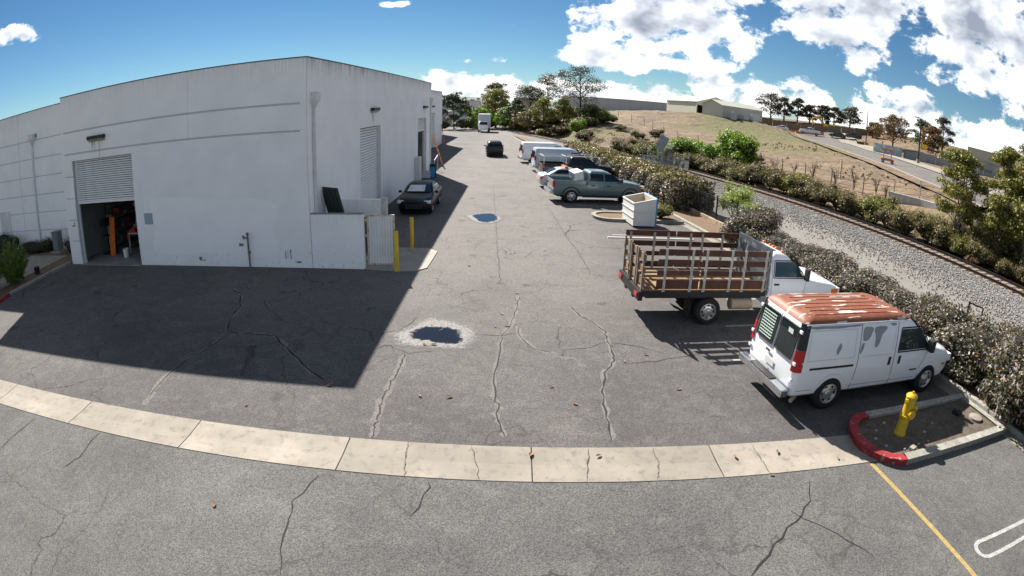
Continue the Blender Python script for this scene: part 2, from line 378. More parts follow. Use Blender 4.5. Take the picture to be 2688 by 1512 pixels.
m_mulch = pm('bark_mulch', (.15, .10, .063), .95, var=(9, .45), var2=(30, .5, (.32, .22, .13), .55, .7), bump=(30, .9, .03), coords='World')
m_dry = pm('dry_earth', (.160, .114, .072), .95, var=(.3, .34), col2=(.03, (.105, .102, .036), .47, .6), var2=(.35, .6, (.095, .064, .042), .54, .66), bump=(.9, 1.0, .45), coords='World')
m_path = pm('gravel_path', (.205, .193, .175), .95, var=(.5, .22), col2=(14, (.15, .142, .132), .45, .65), var2=(2.2, .4, (.17, .155, .14), .5, .7), bump=(30, .5, .02), coords='World')
m_ballast = pm('ballast_bed', (.165, .16, .152), .95, var=(9, .6), bump=(9, 1.0, .08), coords='World')
m_paint_y = pm('yellow_line_paint', (.36, .26, .075), .8, var=(9, .25), var2=(38, .6, (.16, .15, .13), .50, .60), coords='World')
m_paint_w = pm('white_line_paint', (.36, .36, .34), .8, var=(6, .25), var2=(34, .6, (.15, .15, .145), .50, .60), coords='World')
m_crack = pm('crack_filler', (.018, .017, .017), .9)
m_seam = pm('worn_seam', (.14, .13, .122), .95, var=(14, .4), coords='World')

b = MB(); S_ = 4000
b.add([(-S_, -S_, -.35), (S_, -S_, -.35), (S_, S_, -.35), (-S_, S_, -.35)], [(0, 1, 2, 3)])
structure('ground', b, m_dry)
# the yard: one asphalt sheet up to the kerb on the right, running back between the buildings and the hedge
ys = [8.26, 12, 20, 30, 45, 60, 80, 100, 120, 143]
b = MB(); vs = []
for y in ys: vs += [(-20.0 if y < 18.7 else -19.75, y, 0.0), (kerb_x(y), y, 0.0)]
b.add(vs, [(2 * i, 2 * i + 1, 2 * i + 3, 2 * i + 2) for i in range(len(ys) - 1)])
yard = structure('asphalt_yard', b, m_asphalt)
b = MB(); b.add([(-60, -30, -.004), (40, -30, -.004), (40, 7.262, -.004), (-60, 7.262, -.004)], [(0, 1, 2, 3)]).add([(7.36, 7.262, -.004), (13.5, 7.262, -.004), (13.5, 8.27, -.004), (7.36, 8.27, -.004)], [(0, 1, 2, 3)])
front_road = structure('asphalt_road', b, m_asphalt2)
b = MB(); b.add([(-60, 8.2, -.008), (-19.4, 8.2, -.008), (-19.4, 60, -.008), (-60, 60, -.008)], [(0, 1, 2, 3)]); structure('side_ground', b, m_soil)
# cracks, each a ribbon of dark filler that belongs to the sheet it runs over
CRACKS = [[(1.73, 15.51), (1.94, 14.72), (2.32, 14.16), (2.51, 13.61), (2.47, 12.96), (2.49, 12.14), (2.38, 11.71), (2.12, 11.19), (1.96, 10.36), (1.9, 9.31), (1.89, 8.48)], [(2.47, 12.96), (1.82, 12.57), (1.32, 12.43)], [(2.47, 12.96), (3.15, 12.74), (3.73, 12.33)], [(2.61, 11.71), (3.46, 11.83), (4.72, 12.29)], [(0.16, 13.87), (0.26, 13.09), (0.55, 12.5), (1.01, 12.19), (1.46, 11.89), (1.79, 11.48)], [(-0.19, 13.06), (-0.25, 11.89), (-0.34, 10.7), (-0.27, 9.86), (-0.19, 9.62), (-0.21, 9.25), (-0.11, 8.9), (-0.05, 8.57)], [(-9.34, 16.14), (-8.63, 15.61), (-8.14, 14.56), (-8.0, 13.59), (-7.67, 12.74), (-7.17, 12.48), (-6.76, 12.65), (-6.12, 12.55), (-5.5, 11.88), (-4.78, 11.09), (-3.94, 10.32)], [(-7.49, 12.49), (-7.63, 11.68), (-7.82, 10.91), (-7.94, 9.89), (-7.79, 8.83)], [(-3.09, 7.08), (-3.27, 6.35), (-3.24, 5.96), (-3.18, 5.51), (-2.96, 4.73)], [(-1.22, 7.13), (-1.29, 6.67), (-1.41, 6.27)], [(5.28, 6.99), (5.01, 6.4), (4.54, 5.96), (3.98, 5.48), (3.39, 4.91)], [(4.55, 6.16), (5.12, 5.53), (5.56, 4.82)], [(0.28, 16.45), (0.16, 15.38), (0.0, 14.0), (-0.24, 13.05)], [(-10.34, 7.15), (-10.39, 6.4), (-10.34, 5.72)], [(-8.11, 7.19), (-8.01, 6.3), (-8.16, 5.88)], [(-1.5, 38.86), (-0.85, 26.92), (-0.58, 21.03), (-0.38, 17.49)], [(-0.38, 17.49), (1.19, 17.39), (2.9, 17.55), (2.46, 18.98)], [(1.85, 31.71), (2.15, 28.18), (2.29, 24.69), (2.52, 22.63), (2.69, 20.27), (2.73, 18.68)], [(2.29, 24.69), (2.51, 23.92), (3.01, 23.05), (3.57, 22.6), (4.6, 22.58)], [(4.03, 28.14), (3.18, 27.21), (2.73, 26.89), (2.73, 26.29), (2.49, 25.35), (2.29, 24.69)], [(-3.39, 12.95), (-3.14, 13.15), (-2.84, 13.42), (-2.66, 13.77), (-2.56, 14.24)], [(-3.19, 12.1), (-3.07, 12.3), (-2.93, 12.35), (-2.71, 12.16), (-2.39, 11.94), (-2.01, 12.1), (-1.83, 12.07)], [(-4.37, 13.44), (-3.63, 13.12), (-3.38, 12.51)], [(-0.95, 13.25), (-0.24, 13.18), (0.16, 13.39)]]
WIDE = {0: .038, 6: .045, 7: .04, 10: .03, 5: .03, 15: .06, 16: .05, 17: .06, 19: .05, 8: .022}
m_halo = pm('crumbled_edge', (.15, .14, .132), .95, var=(20, .5), coords='World')
for i, c in enumerate(CRACKS):
    b = MB(); road = c[0][1] < 7.2
    L_ = sum(math.dist(p, q) for p, q in zip(c[:-1], c[1:])); seg = max(3, int(L_ / len(c) / .16))
    if i == 15: seg = 30
    ribbon(b, c, WIDE.get(i, .022), .0035 if not road else .001, .022, seg, .5)
    b.build('crack', m_seam if i in (15, 16, 17) else m_crack, front_road if road else yard)
    if not road and i in (0, 5, 6, 7, 4, 12, 19):
        b = MB(); ribbon(b, c, .10, .0022, .03, seg, .8); b.build('crumbled_edge', m_halo, yard)
    if i in (15, 17):
        b = MB(); ribbon(b, c, .022, .0065, .02, seg, .5); b.build('crack', m_crack, yard)
b = MB(); ribbon(b, [(-2.46, 11.92), (-2.47, 10.98), (-2.53, 9.81), (-2.49, 8.88), (-2.43, 8.29)], .17, .003, .02, 6, .25); b.build('worn_seam', m_seam, yard)
b = MB(); ribbon(b, [(-2.46, 11.92), (-2.47, 10.98), (-2.53, 9.81), (-2.47, 8.88), (-2.43, 8.29)], .03, .006, .02, 10, .5); b.build('crack', m_crack, yard)
b = MB(); ribbon(b, [(-7.94, 9.95), (-7.9, 9.3), (-7.78, 8.9), (-7.72, 8.5)], .15, .003, .03, 6, .3); b.build('worn_seam', m_seam, yard)

# concrete swale across the front of the yard: slabs cast 3.2 m long with open joints
gut = MB(); gut.box(-40, 7.6, 7.26, 8.27, -.10, -.012); gut = structure('concrete_gutter', gut, m_crack)
J = [-31.4, -28.2, -25.0, -21.8, -18.6, -15.4, -12.32, -9.21, -6.02, -2.83, .42, 3.69, 7.35]
for a, c in zip(J[:-1], J[1:]):
    b = MB(); g = .011; y0, y1, ym = 7.262, 8.262, 7.76
    b.add([(a + g, y0, .006), (c - g, y0, .006), (c - g, ym, -.012), (a + g, ym, -.012), (a + g, y1, .008), (c - g, y1, .008),
           (a + g, y0, -.08), (c - g, y0, -.08), (c - g, y1, -.08), (a + g, y1, -.08)],
          [(0, 1, 2, 3), (3, 2, 5, 4), (0, 6, 7, 1), (4, 5, 8, 9), (0, 3, 4, 9, 6), (1, 7, 8, 5, 2)])
    b.build('slab', m_conc, gut)
for c in [[(-1.74, 8.25), (-1.75, 7.92), (-1.7, 7.56), (-1.66, 7.27)], [(-0.61, 8.25), (-0.51, 7.71), (-0.44, 7.27)], [(1.44, 8.25), (1.36, 7.73), (1.31, 7.28)], [(2.58, 8.25), (2.6, 7.91), (2.58, 7.62), (2.49, 7.28)], [(4.56, 8.25), (4.58, 7.79), (4.58, 7.28)]]:
    b = MB(); ribbon(b, c, .014, .0105, .012, 6, .6)
    b.build('crack', pm('hairline', (.1, .09, .08), .9), gut)

# puddles: water lying in a shallow ring of pale silt
m_silt = pm('pale_silt', (.29, .285, .275), .9, var=(30, .55), var2=(45, .7, (.12, .115, .11), .42, .58), bump=(50, .6), coords='World')
m_water = pm('puddle_water', (.012, .013, .016), .02, spec=.55, bump=(3, .02, .01), coords='World', ior=1.33)
def blobby(poly, n=4, j=.05):
    P = np.array(poly); k = len(P); Q = []
    for i in range(k):
        p0, p1, p2, p3 = P[i - 1], P[i], P[(i + 1) % k], P[(i + 2) % k]
        for t in np.arange(n) / n:
            q = .5 * (2 * p1 + (p2 - p0) * t + (2 * p0 - 5 * p1 + 4 * p2 - p3) * t * t + (3 * p1 - p0 - 3 * p2 + p3) * t ** 3)
            Q.append(q + rng.normal(0, j, 2))
    return [tuple(q) for q in Q]
def sheet(poly, z): b = MB(); b.add([(x, y, z) for x, y in poly], [tuple(range(len(poly)))]); return b
PU = [[(-2.59, 13.01), (-2.48, 13.39), (-2.29, 13.6), (-1.87, 13.66), (-1.52, 13.6), (-1.26, 13.39), (-1.17, 12.97), (-1.24, 12.61), (-1.62, 12.55), (-2.02, 12.67), (-2.43, 12.77)],
      [(-2.19, 28.57), (-1.71, 29.06), (-1.0, 29.15), (-0.79, 27.67), (-1.17, 26.86), (-1.63, 26.93), (-1.95, 27.79)]]
ring = [[(-2.9, 12.94), (-2.57, 13.57), (-2.21, 14.2), (-1.88, 14.15), (-1.3, 13.84), (-0.92, 13.36), (-1.03, 12.71), (-1.27, 12.34), (-2.16, 12.4), (-2.66, 12.5)],
        [(-2.5, 28.57), (-1.8, 29.3), (-0.9, 29.4), (-0.5, 27.9), (-1.0, 26.6), (-1.8, 26.7), (-2.3, 27.7)]]
def edge_alpha(mt, lo, hi, scale):
    """let a thin sheet break up towards its rim: the rim attribute against noise drives opacity"""
    nt = mt.node_tree; N = nt.nodes.new; L = nt.links.new; b = nt.nodes['Principled BSDF']
    at = N('ShaderNodeAttribute'); at.attribute_name = 'rim'; g = N('ShaderNodeNewGeometry'); n = N('ShaderNodeTexNoise'); n.inputs['Scale'].default_value = scale; n.inputs['Detail'].default_value = 6; n.inputs['Roughness'].default_value = .7; L(g.outputs['Position'], n.inputs['Vector'])
    m1 = N('ShaderNodeMath'); m1.operation = 'MULTIPLY_ADD'; L(n.outputs[0], m1.inputs[0]); m1.inputs[1].default_value = 1.1; L(at.outputs['Fac'], m1.inputs[2])
    r = N('ShaderNodeMapRange'); L(m1.outputs[0], r.inputs[0]); r.inputs[1].default_value = lo; r.inputs[2].default_value = hi; L(r.outputs[0], b.inputs['Alpha'])
def rim_sheet(poly, z, name, mat, parent=None):
    P = np.array(poly); c = P.mean(0); n = len(P); fr = (1.0, .82, .6, .3); vs = []; att = []
    for f in fr: vs += [(*(c + (q - c) * f), z) for q in P]; att += [(1 - f) / .7] * n
    vs.append((*c, z)); att.append(1.0); k = len(fr)
    b = MB(); b.add(vs, [(i * n + j, i * n + (j + 1) % n, (i + 1) * n + (j + 1) % n, (i + 1) * n + j) for i in range(k - 1) for j in range(n)] + [((k - 1) * n + j, (k - 1) * n + (j + 1) % n, k * n) for j in range(n)])
    o = b.build(name, mat, parent); a_ = o.data.attributes.new('rim', 'FLOAT', 'POINT'); a_.data.foreach_set('value', att); return o
edge_alpha(m_silt, .55, .95, 9); edge_alpha(m_water, .58, .80, 7)
for k in range(2):
    grow = lambda poly, f: [tuple(np.mean(poly, 0) + (np.array(q) - np.mean(poly, 0)) * f) for q in poly]
    rim_sheet(blobby(grow(ring[k], 1.22 if k == 0 else 1.05), 5, .03), .0085, 'silt_ring', m_silt, yard)
    o = rim_sheet(blobby(grow(PU[k], 1.0), 5, .02), .0115, 'puddle', m_water); o['kind'] = 'structure'

# kerbs ---------------------------------------------------------------------------------------------------------------
def kerb(name, pts, w, h, mat, parent=None, closed=False, z=0.0, round_=.025):
    """kerb of width w to the left of a polyline, top edge eased"""
    P = [np.array(p, float) for p in pts]; n = len(P); out = []
    for i, p in enumerate(P):
        d = P[(i + 1) % n if closed else min(i + 1, n - 1)] - P[i - 1 if (closed or i) else 0]; d /= np.linalg.norm(d) + 1e-9
        nn = np.array((-d[1], d[0])); out.append((p, p + nn * round_, p + nn * (w - round_), p + nn * w))
    vs = []
    for a, c, d, e in out: vs += [(*a, z - .05), (*a, z + h - round_), (*c, z + h), (*d, z + h), (*e, z + h - round_), (*e, z - .05)]
    b = MB(); fs = []
    m = n if closed else n - 1
    for i in range(m):
        p, q = i * 6, ((i + 1) % n) * 6
        fs += [(p + k, q + k, q + k + 1, p + k + 1) for k in range(5)]
    if not closed: fs += [tuple(range(5, -1, -1)), tuple(range((n - 1) * 6, n * 6))]
    b.add(vs, [f[::-1] for f in fs])
    o = b.build(name, mat, parent, 22)
    if parent is None: o['kind'] = 'structure'
    return o
# right edge of the yard, cast in 3 m lengths; a flat concrete apron runs along its foot
b = MB(); ribbon(b, [(kerb_x(y) - .2, y) for y in (2, 20, 60, 100)], .42, .004); structure('kerb_apron', b, m_conc)
rk = MB(); rk.box(0, .01, 0, .01, -.3, -.29); rk = structure('boundary_kerb', rk, m_kerb)
yy = 1.6
while yy < 62:
    kerb('kerb_length', [(kerb_x(yy + 2.98), yy + 2.98), (kerb_x(yy + .01), yy + .01)], .17, .15, m_kerb, rk); yy += 3.0
# planting strip between kerb and railway
b = MB(); vs = []
for y in (-6, 2, 8, 16, 24, 32, 45, 60, 80, 100, 120): vs += [(kerb_x(y) + .15, y, .10), (kerb_x(y) + 1.65, y, .16)]
b.add(vs, [(2 * i, 2 * i + 1, 2 * i + 3, 2 * i + 2) for i in range(10)]); structure('planting_strip', b, m_mulch)
b = MB(); vs = []
Y_ = list(np.linspace(-6, 120, 40))
for y in Y_: vs += [(kerb_x(y) + 1.6, y, -.02), (rail_x(y) + 6.5, y, -.02)]
b.add(vs, [(2 * i, 2 * i + 1, 2 * i + 3, 2 * i + 2) for i in range(len(Y_) - 1)]); structure('gravel_path', b, m_path)
# low block wall under the fence
rw = thing('retaining_wall', 'low tan block wall along the planting strip under the iron fence', 'wall', (0, 0, 0))
m_block = pm('tan_block', (.36, .27, .18), .9, var=(4, .25), var2=(9, .4, (.2, .15, .1), .52, .8), bump=(25, .5), coords='World', objrand=.2)
for i in range(10):
    y0 = 23.2 + i * 1.22; x0 = kerb_x(y0) + 1.62; x1 = kerb_x(y0 + 1.2) + 1.62
    MB().add([(x0 - .1, y0, 0), (x0 + .1, y0, 0), (x1 + .1, y0 + 1.2, 0), (x1 - .1, y0 + 1.2, 0), (x0 - .1, y0, .36), (x0 + .1, y0, .36), (x1 + .1, y0 + 1.2, .36), (x1 - .1, y0 + 1.2, .36)],
             [(0, 3, 2, 1), (4, 5, 6, 7), (0, 1, 5, 4), (1, 2, 6, 5), (2, 3, 7, 6), (3, 0, 4, 7)]).build('block', m_block, rw, bevel=.015)

# kerbed islands ------------------------------------------------------------------------------------------------------
def island(name, outline, inner, label_soil, red=None):
    n = len(outline)
    for i in range(n):
        a, c = outline[i], outline[(i + 1) % n]
    return
def island_path(cx0, cx1, yc0, yc1, r, yaw_dx):
    """closed outline, clockwise from above so that the kerb lies inside: rounded left end, square right end"""
    pts = []
    for t in np.linspace(-90, -270, 13):
        a = R_(t); pts.append((cx0 + r + r * math.cos(a), (yc0 + yc1) / 2 + (yc1 - yc0) / 2 * math.sin(a)))
    sl = yaw_dx
    L1 = [(x, y) for x, y in pts]
    top = (cx1, yc1 + sl * (cx1 - cx0 - r)); bot = (cx1 + .22, yc0 + sl * (cx1 - cx0 - r))
    return L1, top, bot
hyd_curve, hyd_top, hyd_bot = island_path(6.86, 11.42, 6.98, 8.86, .82, .10)
hi = MB(); full = hyd_curve + [hyd_top, hyd_bot]
hi.add([(x, y, .075) for x, y in full], [tuple(range(len(full)))[::-1]])
hyd_island = structure('hydrant_island', hi, m_soil)
kerb('kerb_length', hyd_curve, -.17, .15, m_kerb_red, hyd_island)
kerb('kerb_length', [hyd_curve[-1], hyd_top], -.17, .15, m_kerb, hyd_island)
mid = tuple(np.array(hyd_curve[0]) * .45 + np.array(hyd_bot) * .55)
kerb('kerb_length', [mid, hyd_curve[0]], -.17, .15, m_kerb, hyd_island)
kerb('kerb_length', [hyd_bot, (mid[0] + .02, mid[1])], -.17, .15, m_kerb, hyd_island)
kerb('kerb_length', [hyd_top, hyd_bot], -.15, .13, m_kerb, hyd_island)
# island by the metal bin
c2, t2, b2 = island_path(4.1, 8.75, 28.15, 30.3, .9, .07)
bi = MB(); f2 = c2 + [t2, b2]; bi.add([(x, y, .085) for x, y in f2], [tuple(range(len(f2)))[::-1]]); bin_island = structure('parking_island', bi, m_mulch)
kerb('kerb_length', c2, -.2, .15, m_conc, bin_island); kerb('kerb_length', [c2[-1], t2], -.2, .15, m_conc, bin_island); kerb('kerb_length', [b2, c2[0]], -.2, .15, m_kerb, bin_island)

# painted lines
def line(name, pts, w, mat, z=.0045): b = MB(); ribbon(b, pts, w, z); o = b.build(name, mat); o['kind'] = 'structure'; return o
line('yellow_line', [(6.88, 7.2), (7.3, 3.3), (7.9, -2)], .11, m_paint_y, .002)
for a, c in [((6.1, 14.15), (10.9, 14.7)), ((7.0, 16.5), (10.6, 16.85)), ((4.55, 25.15), (9.4, 25.55)), ((3.7, 32.45), (8.5, 32.95)), ((2.9, 36.6), (8.0, 37.1)), ((5.5, 11.9), (11.2, 12.4))]:
    line('stall_line', [a, c], .1, m_paint_w)
u = [(12.5, 4.50), (9.5, 4.45), (8.2, 4.41)] + [(7.92 + .21 * math.cos(t), 4.2 + .21 * math.sin(t)) for t in np.linspace(PI / 2, 3 * PI / 2, 9)] + [(8.2, 3.99), (9.14, 4.05), (12.5, 4.15)]
line('stall_line', u, .095, m_paint_w, .002)
# fallen leaves
m_fall = leaf_mat('fallen_leaf', [(0, (.15, .07, .03)), (1, (.28, .18, .09)), (.5, (.22, .11, .05))], .7, .1)
LV = [(-11.01, 16.88), (-8.99, 17.04), (-5.92, 17.73), (1.26, 21.72), (2.82, 22.17), (-0.71, 18.1), (0.16, 16.51), (-0.41, 13.77), (-0.1, 13.85), (-2.08, 12.46), (-1.85, 12.48), (-2.05, 13.63), (-1.79, 13.39), (-1.8, 9.94), (0.89, 10.52), (1.33, 9.82), (3.66, 10.45), (2.68, 11.82), (3.29, 12.21), (1.58, 8.0), (-4.54, 5.93), (0.41, 8.02), (-13.4, 13.53), (-15.33, 11.77), (-14.61, 18.2), (-3.79, 10.16), (4.09, 7.84), (4.59, 7.22), (-5.31, 9.03), (-1.2, 9.95), (-0.26, 14.71), (-1.54, 19.3), (-7.66, 16.5), (-9.89, 13.33), (5.0, 7.9), (6.2, 7.5)]
for x, y in LV:
    b = MB(); s = random.uniform(.05, .085); a = random.uniform(0, 6.28); ca, sa = math.cos(a), math.sin(a)
    prof = [(-1.1, 0), (-.5, .42), (.1, .5), (.55, .3), (1.1, 0), (.55, -.3), (.1, -.5), (-.5, -.42)]
    vs = [(s * (px_ * ca - py_ * sa), s * (px_ * sa + py_ * ca), .012 + s * .5 * abs(py_) + s * .25 * max(0, px_)) for px_, py_ in prof] + [(0, 0, .012)]
    b.add(vs, [(i, (i + 1) % 8, 8) for i in range(8)])
    o = b.build('fallen_leaf', m_fall); o.location = (x, y, .004)
    tag(o, 'small curled brown dead leaf lying loose on the ground', 'leaf', 'dead leaves scattered over the asphalt')
# ================================================================== MAIN WAREHOUSE
def wall_mat(name, col, top, dirt):
    """painted tilt-up concrete: faint mottling, roof-edge runs of black dirt, soiled foot"""
    mt, nt, b = node_mat(name); N = nt.nodes.new; L = nt.links.new
    g = N('ShaderNodeNewGeometry'); sp = N('ShaderNodeSeparateXYZ'); L(g.outputs['Position'], sp.inputs[0])
    def m(op, a, c=None, d=None, cl=False):
        n = N('ShaderNodeMath'); n.operation = op; n.use_clamp = cl
        for i, v in enumerate((a, c, d)):
            if v is None: continue
            if isinstance(v, (int, float)): n.inputs[i].default_value = v
            else: L(v, n.inputs[i])
        return n.outputs[0]
    def noise(vec, s, d=6, r=.6):
        n = N('ShaderNodeTexNoise'); n.inputs['Scale'].default_value = s; n.inputs['Detail'].default_value = d; n.inputs['Roughness'].default_value = r; L(vec, n.inputs['Vector']); return n.outputs[0]
    def mix(f, a, c):
        n = N('ShaderNodeMix'); n.data_type = 'RGBA'; n.clamp_factor = True; L(f, n.inputs[0])
        for s_, q in ((n.inputs[6], a), (n.inputs[7], c)):
            if isinstance(q, tuple): s_.default_value = (*q, 1)
            else: L(q, s_)
        return n.outputs[2]
    c = mix(m('MULTIPLY_ADD', noise(g.outputs['Position'], .8, 6), 2.2, -.6, True), tuple(v * .93 for v in col), tuple(min(1, v * 1.05) for v in col))
    mp = N('ShaderNodeMapping'); L(g.outputs['Position'], mp.inputs[0]); mp.inputs['Scale'].default_value = (15, 15, .55)
    st = noise(mp.outputs[0], 1.0, 7, .7)
    hgt = N('ShaderNodeMapRange'); L(sp.outputs[2], hgt.inputs[0]); hgt.inputs[1].default_value = top - 1.1; hgt.inputs[2].default_value = top; hgt.inputs[3].default_value = 0; hgt.inputs[4].default_value = 1
    run = m('MULTIPLY', m('MULTIPLY', m('MULTIPLY_ADD', st, 4.0, -1.75, True), m('POWER', hgt.outputs[0], 2.4)), dirt)
    c = mix(run, c, (.07, .07, .07))
    c = mix(m('MULTIPLY', m('MULTIPLY_ADD', st, 3, -1.55, True), .05), c, (.28, .28, .29))
    mp2 = N('ShaderNodeMapping'); L(g.outputs['Position'], mp2.inputs[0]); mp2.inputs['Scale'].default_value = (1, 1, 1.4)
    ft = N('ShaderNodeMapRange'); L(sp.outputs[2], ft.inputs[0]); ft.inputs[1].default_value = .0; ft.inputs[2].default_value = 1.1; ft.inputs[3].default_value = 1; ft.inputs[4].default_value = 0
    sp_ = m('MULTIPLY', m('MULTIPLY_ADD', noise(mp2.outputs[0], 7, 8, .75), 9, -5.1, True), ft.outputs[0])
    c = mix(m('MULTIPLY', sp_, .7), c, (.16, .15, .15))
    L(c, b.inputs['Base Color']); b.inputs['Roughness'].default_value = .82; b.inputs['Specular IOR Level'].default_value = .25
    bp = N('ShaderNodeBump'); bp.inputs['Strength'].default_value = .12; bp.inputs['Distance'].default_value = .01; L(noise(g.outputs['Position'], 35, 4), bp.inputs['Height']); L(bp.outputs[0], b.inputs['Normal'])
    return mt
WALL = (.87, .87, .87)
m_wall = wall_mat('painted_wall', WALL, 7.5, .38)
m_wall_side = wall_mat('painted_side_wall', (.87, .87, .88), 7.5, 1.3)
m_groove = pm('groove_shade', (.56, .57, .59), .85)  # darker than the wall paint: the shade of the recess is put into the colour
m_cop = pm('coping', (.06, .09, .085), .6)
m_roof = pm('roof_membrane', (.45, .45, .44), .9)
m_slat = pm('door_steel', (.80, .81, .81), .42, var=(2, .06), streak=(3, .35, (.45, .44, .42)), bump=(4, .04))
m_galv = pm('galvanised_paint', (.66, .67, .68), .5, var=(3, .1), streak=(9, .5, (.42, .34, .27)))
m_lamp = pm('lamp_housing', (.03, .028, .025), .5)
m_lens = pm('lamp_lens', (.32, .28, .2), .25, var=(20, .2))
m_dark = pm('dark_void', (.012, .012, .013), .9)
m_black = pm('black_metal', (.016, .016, .018), .45)
m_grey = pm('grey_metal', (.30, .31, .31), .5, metal=.3, var=(4, .15))
X0, X1, YF, YB, HT = -19.75, -7.16, 18.6, 47.6, 7.5
wh = thing('warehouse', 'pale grey concrete warehouse nearest the camera with roll-up doors', 'building', (0, 0, 0))
T = .05
# backing slabs seen only in the grooves
DX0, DX1, DZ = -19.0, -15.17, 4.6
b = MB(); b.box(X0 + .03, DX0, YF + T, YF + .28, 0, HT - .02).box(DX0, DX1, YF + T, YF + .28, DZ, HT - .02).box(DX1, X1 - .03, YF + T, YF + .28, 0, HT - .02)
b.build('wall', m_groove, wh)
BZ = [(0, 4.88), (4.95, 5.85), (5.92, HT)]
small = [0, 1.055, 2.0, 2.965, 3.93, 4.88]
def panel(x0, x1, z0, z1, y=YF, mat=None, name='wall_panel', par=None): return MB().box(x0, x1, y, y + T, z0, z1).build(name, mat or m_wall, par or wh, bevel=.012)
for z0, z1 in zip(small[:-1], small[1:]): panel(X0, DX0 - .0, z0 + (.022 if z0 else 0), z1 - (.022 if z1 < 4.8 else 0))
panel(DX0 + .002, DX1 - .002, DZ, 4.88)
panel(DX1, X1, 0, 4.88)
for z0, z1 in BZ[1:]:
    for a, c in ((X0, -12.16), (-12.15, X1)): panel(a, c, z0, z1)
# return wall at the left end and the set-back left wing
YL = 21.2
MB().box(X0 - .002, X0 + .2, YF + .02, YL + .1, 0, HT - .004).build('wall', m_wall, wh)
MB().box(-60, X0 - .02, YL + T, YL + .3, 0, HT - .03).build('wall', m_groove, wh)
zs = [0, 1.06, 2.03, 2.98, 3.95, 4.93, 5.91, HT]; xs = [-45, -39.5, -33.2, -26.6, X0 - .004]
for xa, xb in zip(xs[:-1], xs[1:]):
    for z0, z1 in zip(zs[:-1], zs[1:]): panel(xa + .018, xb - (.018 if xb < X0 - .1 else 0), z0 + (.02 if z0 else 0), z1 - (.02 if z1 < 7.4 else 0), YL)
# side wall along the yard with three openings
SD = [(25.55, 29.66, 4.63), (41.25, 45.2, 4.63)]
pts = [YF + .004, SD[0][0], SD[0][1], 30.2, 38.45, SD[1][0], SD[1][1], YB]
def side(y0, y1, z0, z1): return MB().box(X1 - .26, X1, y0, y1, z0, z1).build('wall_panel', m_wall_side, wh, bevel=.012)
side(pts[0], pts[1], 0, HT - .002); side(pts[1], pts[2], SD[0][2], HT - .002); side(pts[2], 30.19, 0, HT - .002); side(30.21, 38.44, 0, HT - .002); side(38.46, pts[5], 0, HT - .002); side(pts[5], pts[6], SD[1][2], HT - .002); side(pts[6], YB, 0, HT - .002)
MB().box(X0 + .3, X1 - .3, YB - .25, YB - .004, 0, HT - .01).build('wall', m_wall_side, wh)
MB().box(X0 + .21, X1 - .27, YF + .29, YB - .26, 6.9, 7.1).build('roof', m_roof, wh); MB().box(-60, X0 + .2, YL + .31, YB - .26, 6.9, 7.1).build('roof', m_roof, wh)
b = MB(); b.box(X0 - .02, X1 + .02, YF - .02, YF + .3, HT + .001, HT + .035).box(X1 - .3, X1 + .02, YF + .3, YB, HT + .001, HT + .035).box(-60, X0 - .02, YL - .02, YL + .3, HT + .001, HT + .035).build('coping', m_cop, wh)
# roll-up doors
def slat_mesh(w, h, mat, axis):
    b = MB(); pr = [(-.03, 0.0), (.03, .004), (.045, h * .2), (.045, h * .5), (.02, h * .74), (-.03, h * .78)]
    vs = []
    for u in (0, w):
        for d, z in pr: vs.append((u, -d, z) if axis == 'x' else (d, u, z))
    n = len(pr); fs = [(i, n + i, n + i + 1, i + 1) if axis == 'x' else (i, i + 1, n + i + 1, n + i) for i in range(n - 1)]
    return b.add(vs, fs if axis == 'x' else [f for f in fs])
def rollup(name, label, w, z0, z1, loc, axis, nsl, par):
    o = bpy.data.objects.new(name, None); link(o, par); o.location = loc; o['label'] = label
    h = (z1 - z0 - .08) / nsl; s0 = None
    me = slat_mesh(w, h, m_slat, axis).mesh('slat', m_slat, 50)
    for i in range(nsl):
        s = bpy.data.objects.new('slat', me); link(s, o); s.location = (0, 0, z0 + .08 + i * h)
    b = MB()
    (b.box(0, w, -.035, .02, z0, z0 + .078) if axis == 'x' else b.box(-.02, .035, 0, w, z0, z0 + .078)); b.build('bottom_bar', m_slat, o)
    t = .07
    for u in (-t, w):
        b = MB(); (b.box(u, u + t, -.05, .06, 0, z1 + .02) if axis == 'x' else b.box(-.06, .05, u, u + t, 0, z1 + .02)); b.build('guide_rail', m_galv, o)
    b = MB(); (b.box(0, w, .04, .06, z0 + .06, z1) if axis == 'x' else b.box(-.06, -.04, 0, w, z0 + .06, z1)); b.build('slat_gap_shadow', m_dark, o)  # near-black sheet that paints the shadow gaps between slats
    return o
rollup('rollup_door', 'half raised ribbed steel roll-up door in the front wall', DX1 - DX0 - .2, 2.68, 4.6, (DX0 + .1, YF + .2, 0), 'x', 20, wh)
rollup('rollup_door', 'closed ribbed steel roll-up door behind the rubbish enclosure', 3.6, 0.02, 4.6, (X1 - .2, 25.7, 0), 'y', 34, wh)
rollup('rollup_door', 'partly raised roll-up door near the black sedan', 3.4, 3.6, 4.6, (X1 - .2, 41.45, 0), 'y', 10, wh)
b = MB(); b.box(X1 - .7, X1 - .6, 41.2, 45.3, .0, 3.7); b.build('door_screen', pm('screen', (.05, .055, .06), .7, var=(2, .2)), wh)
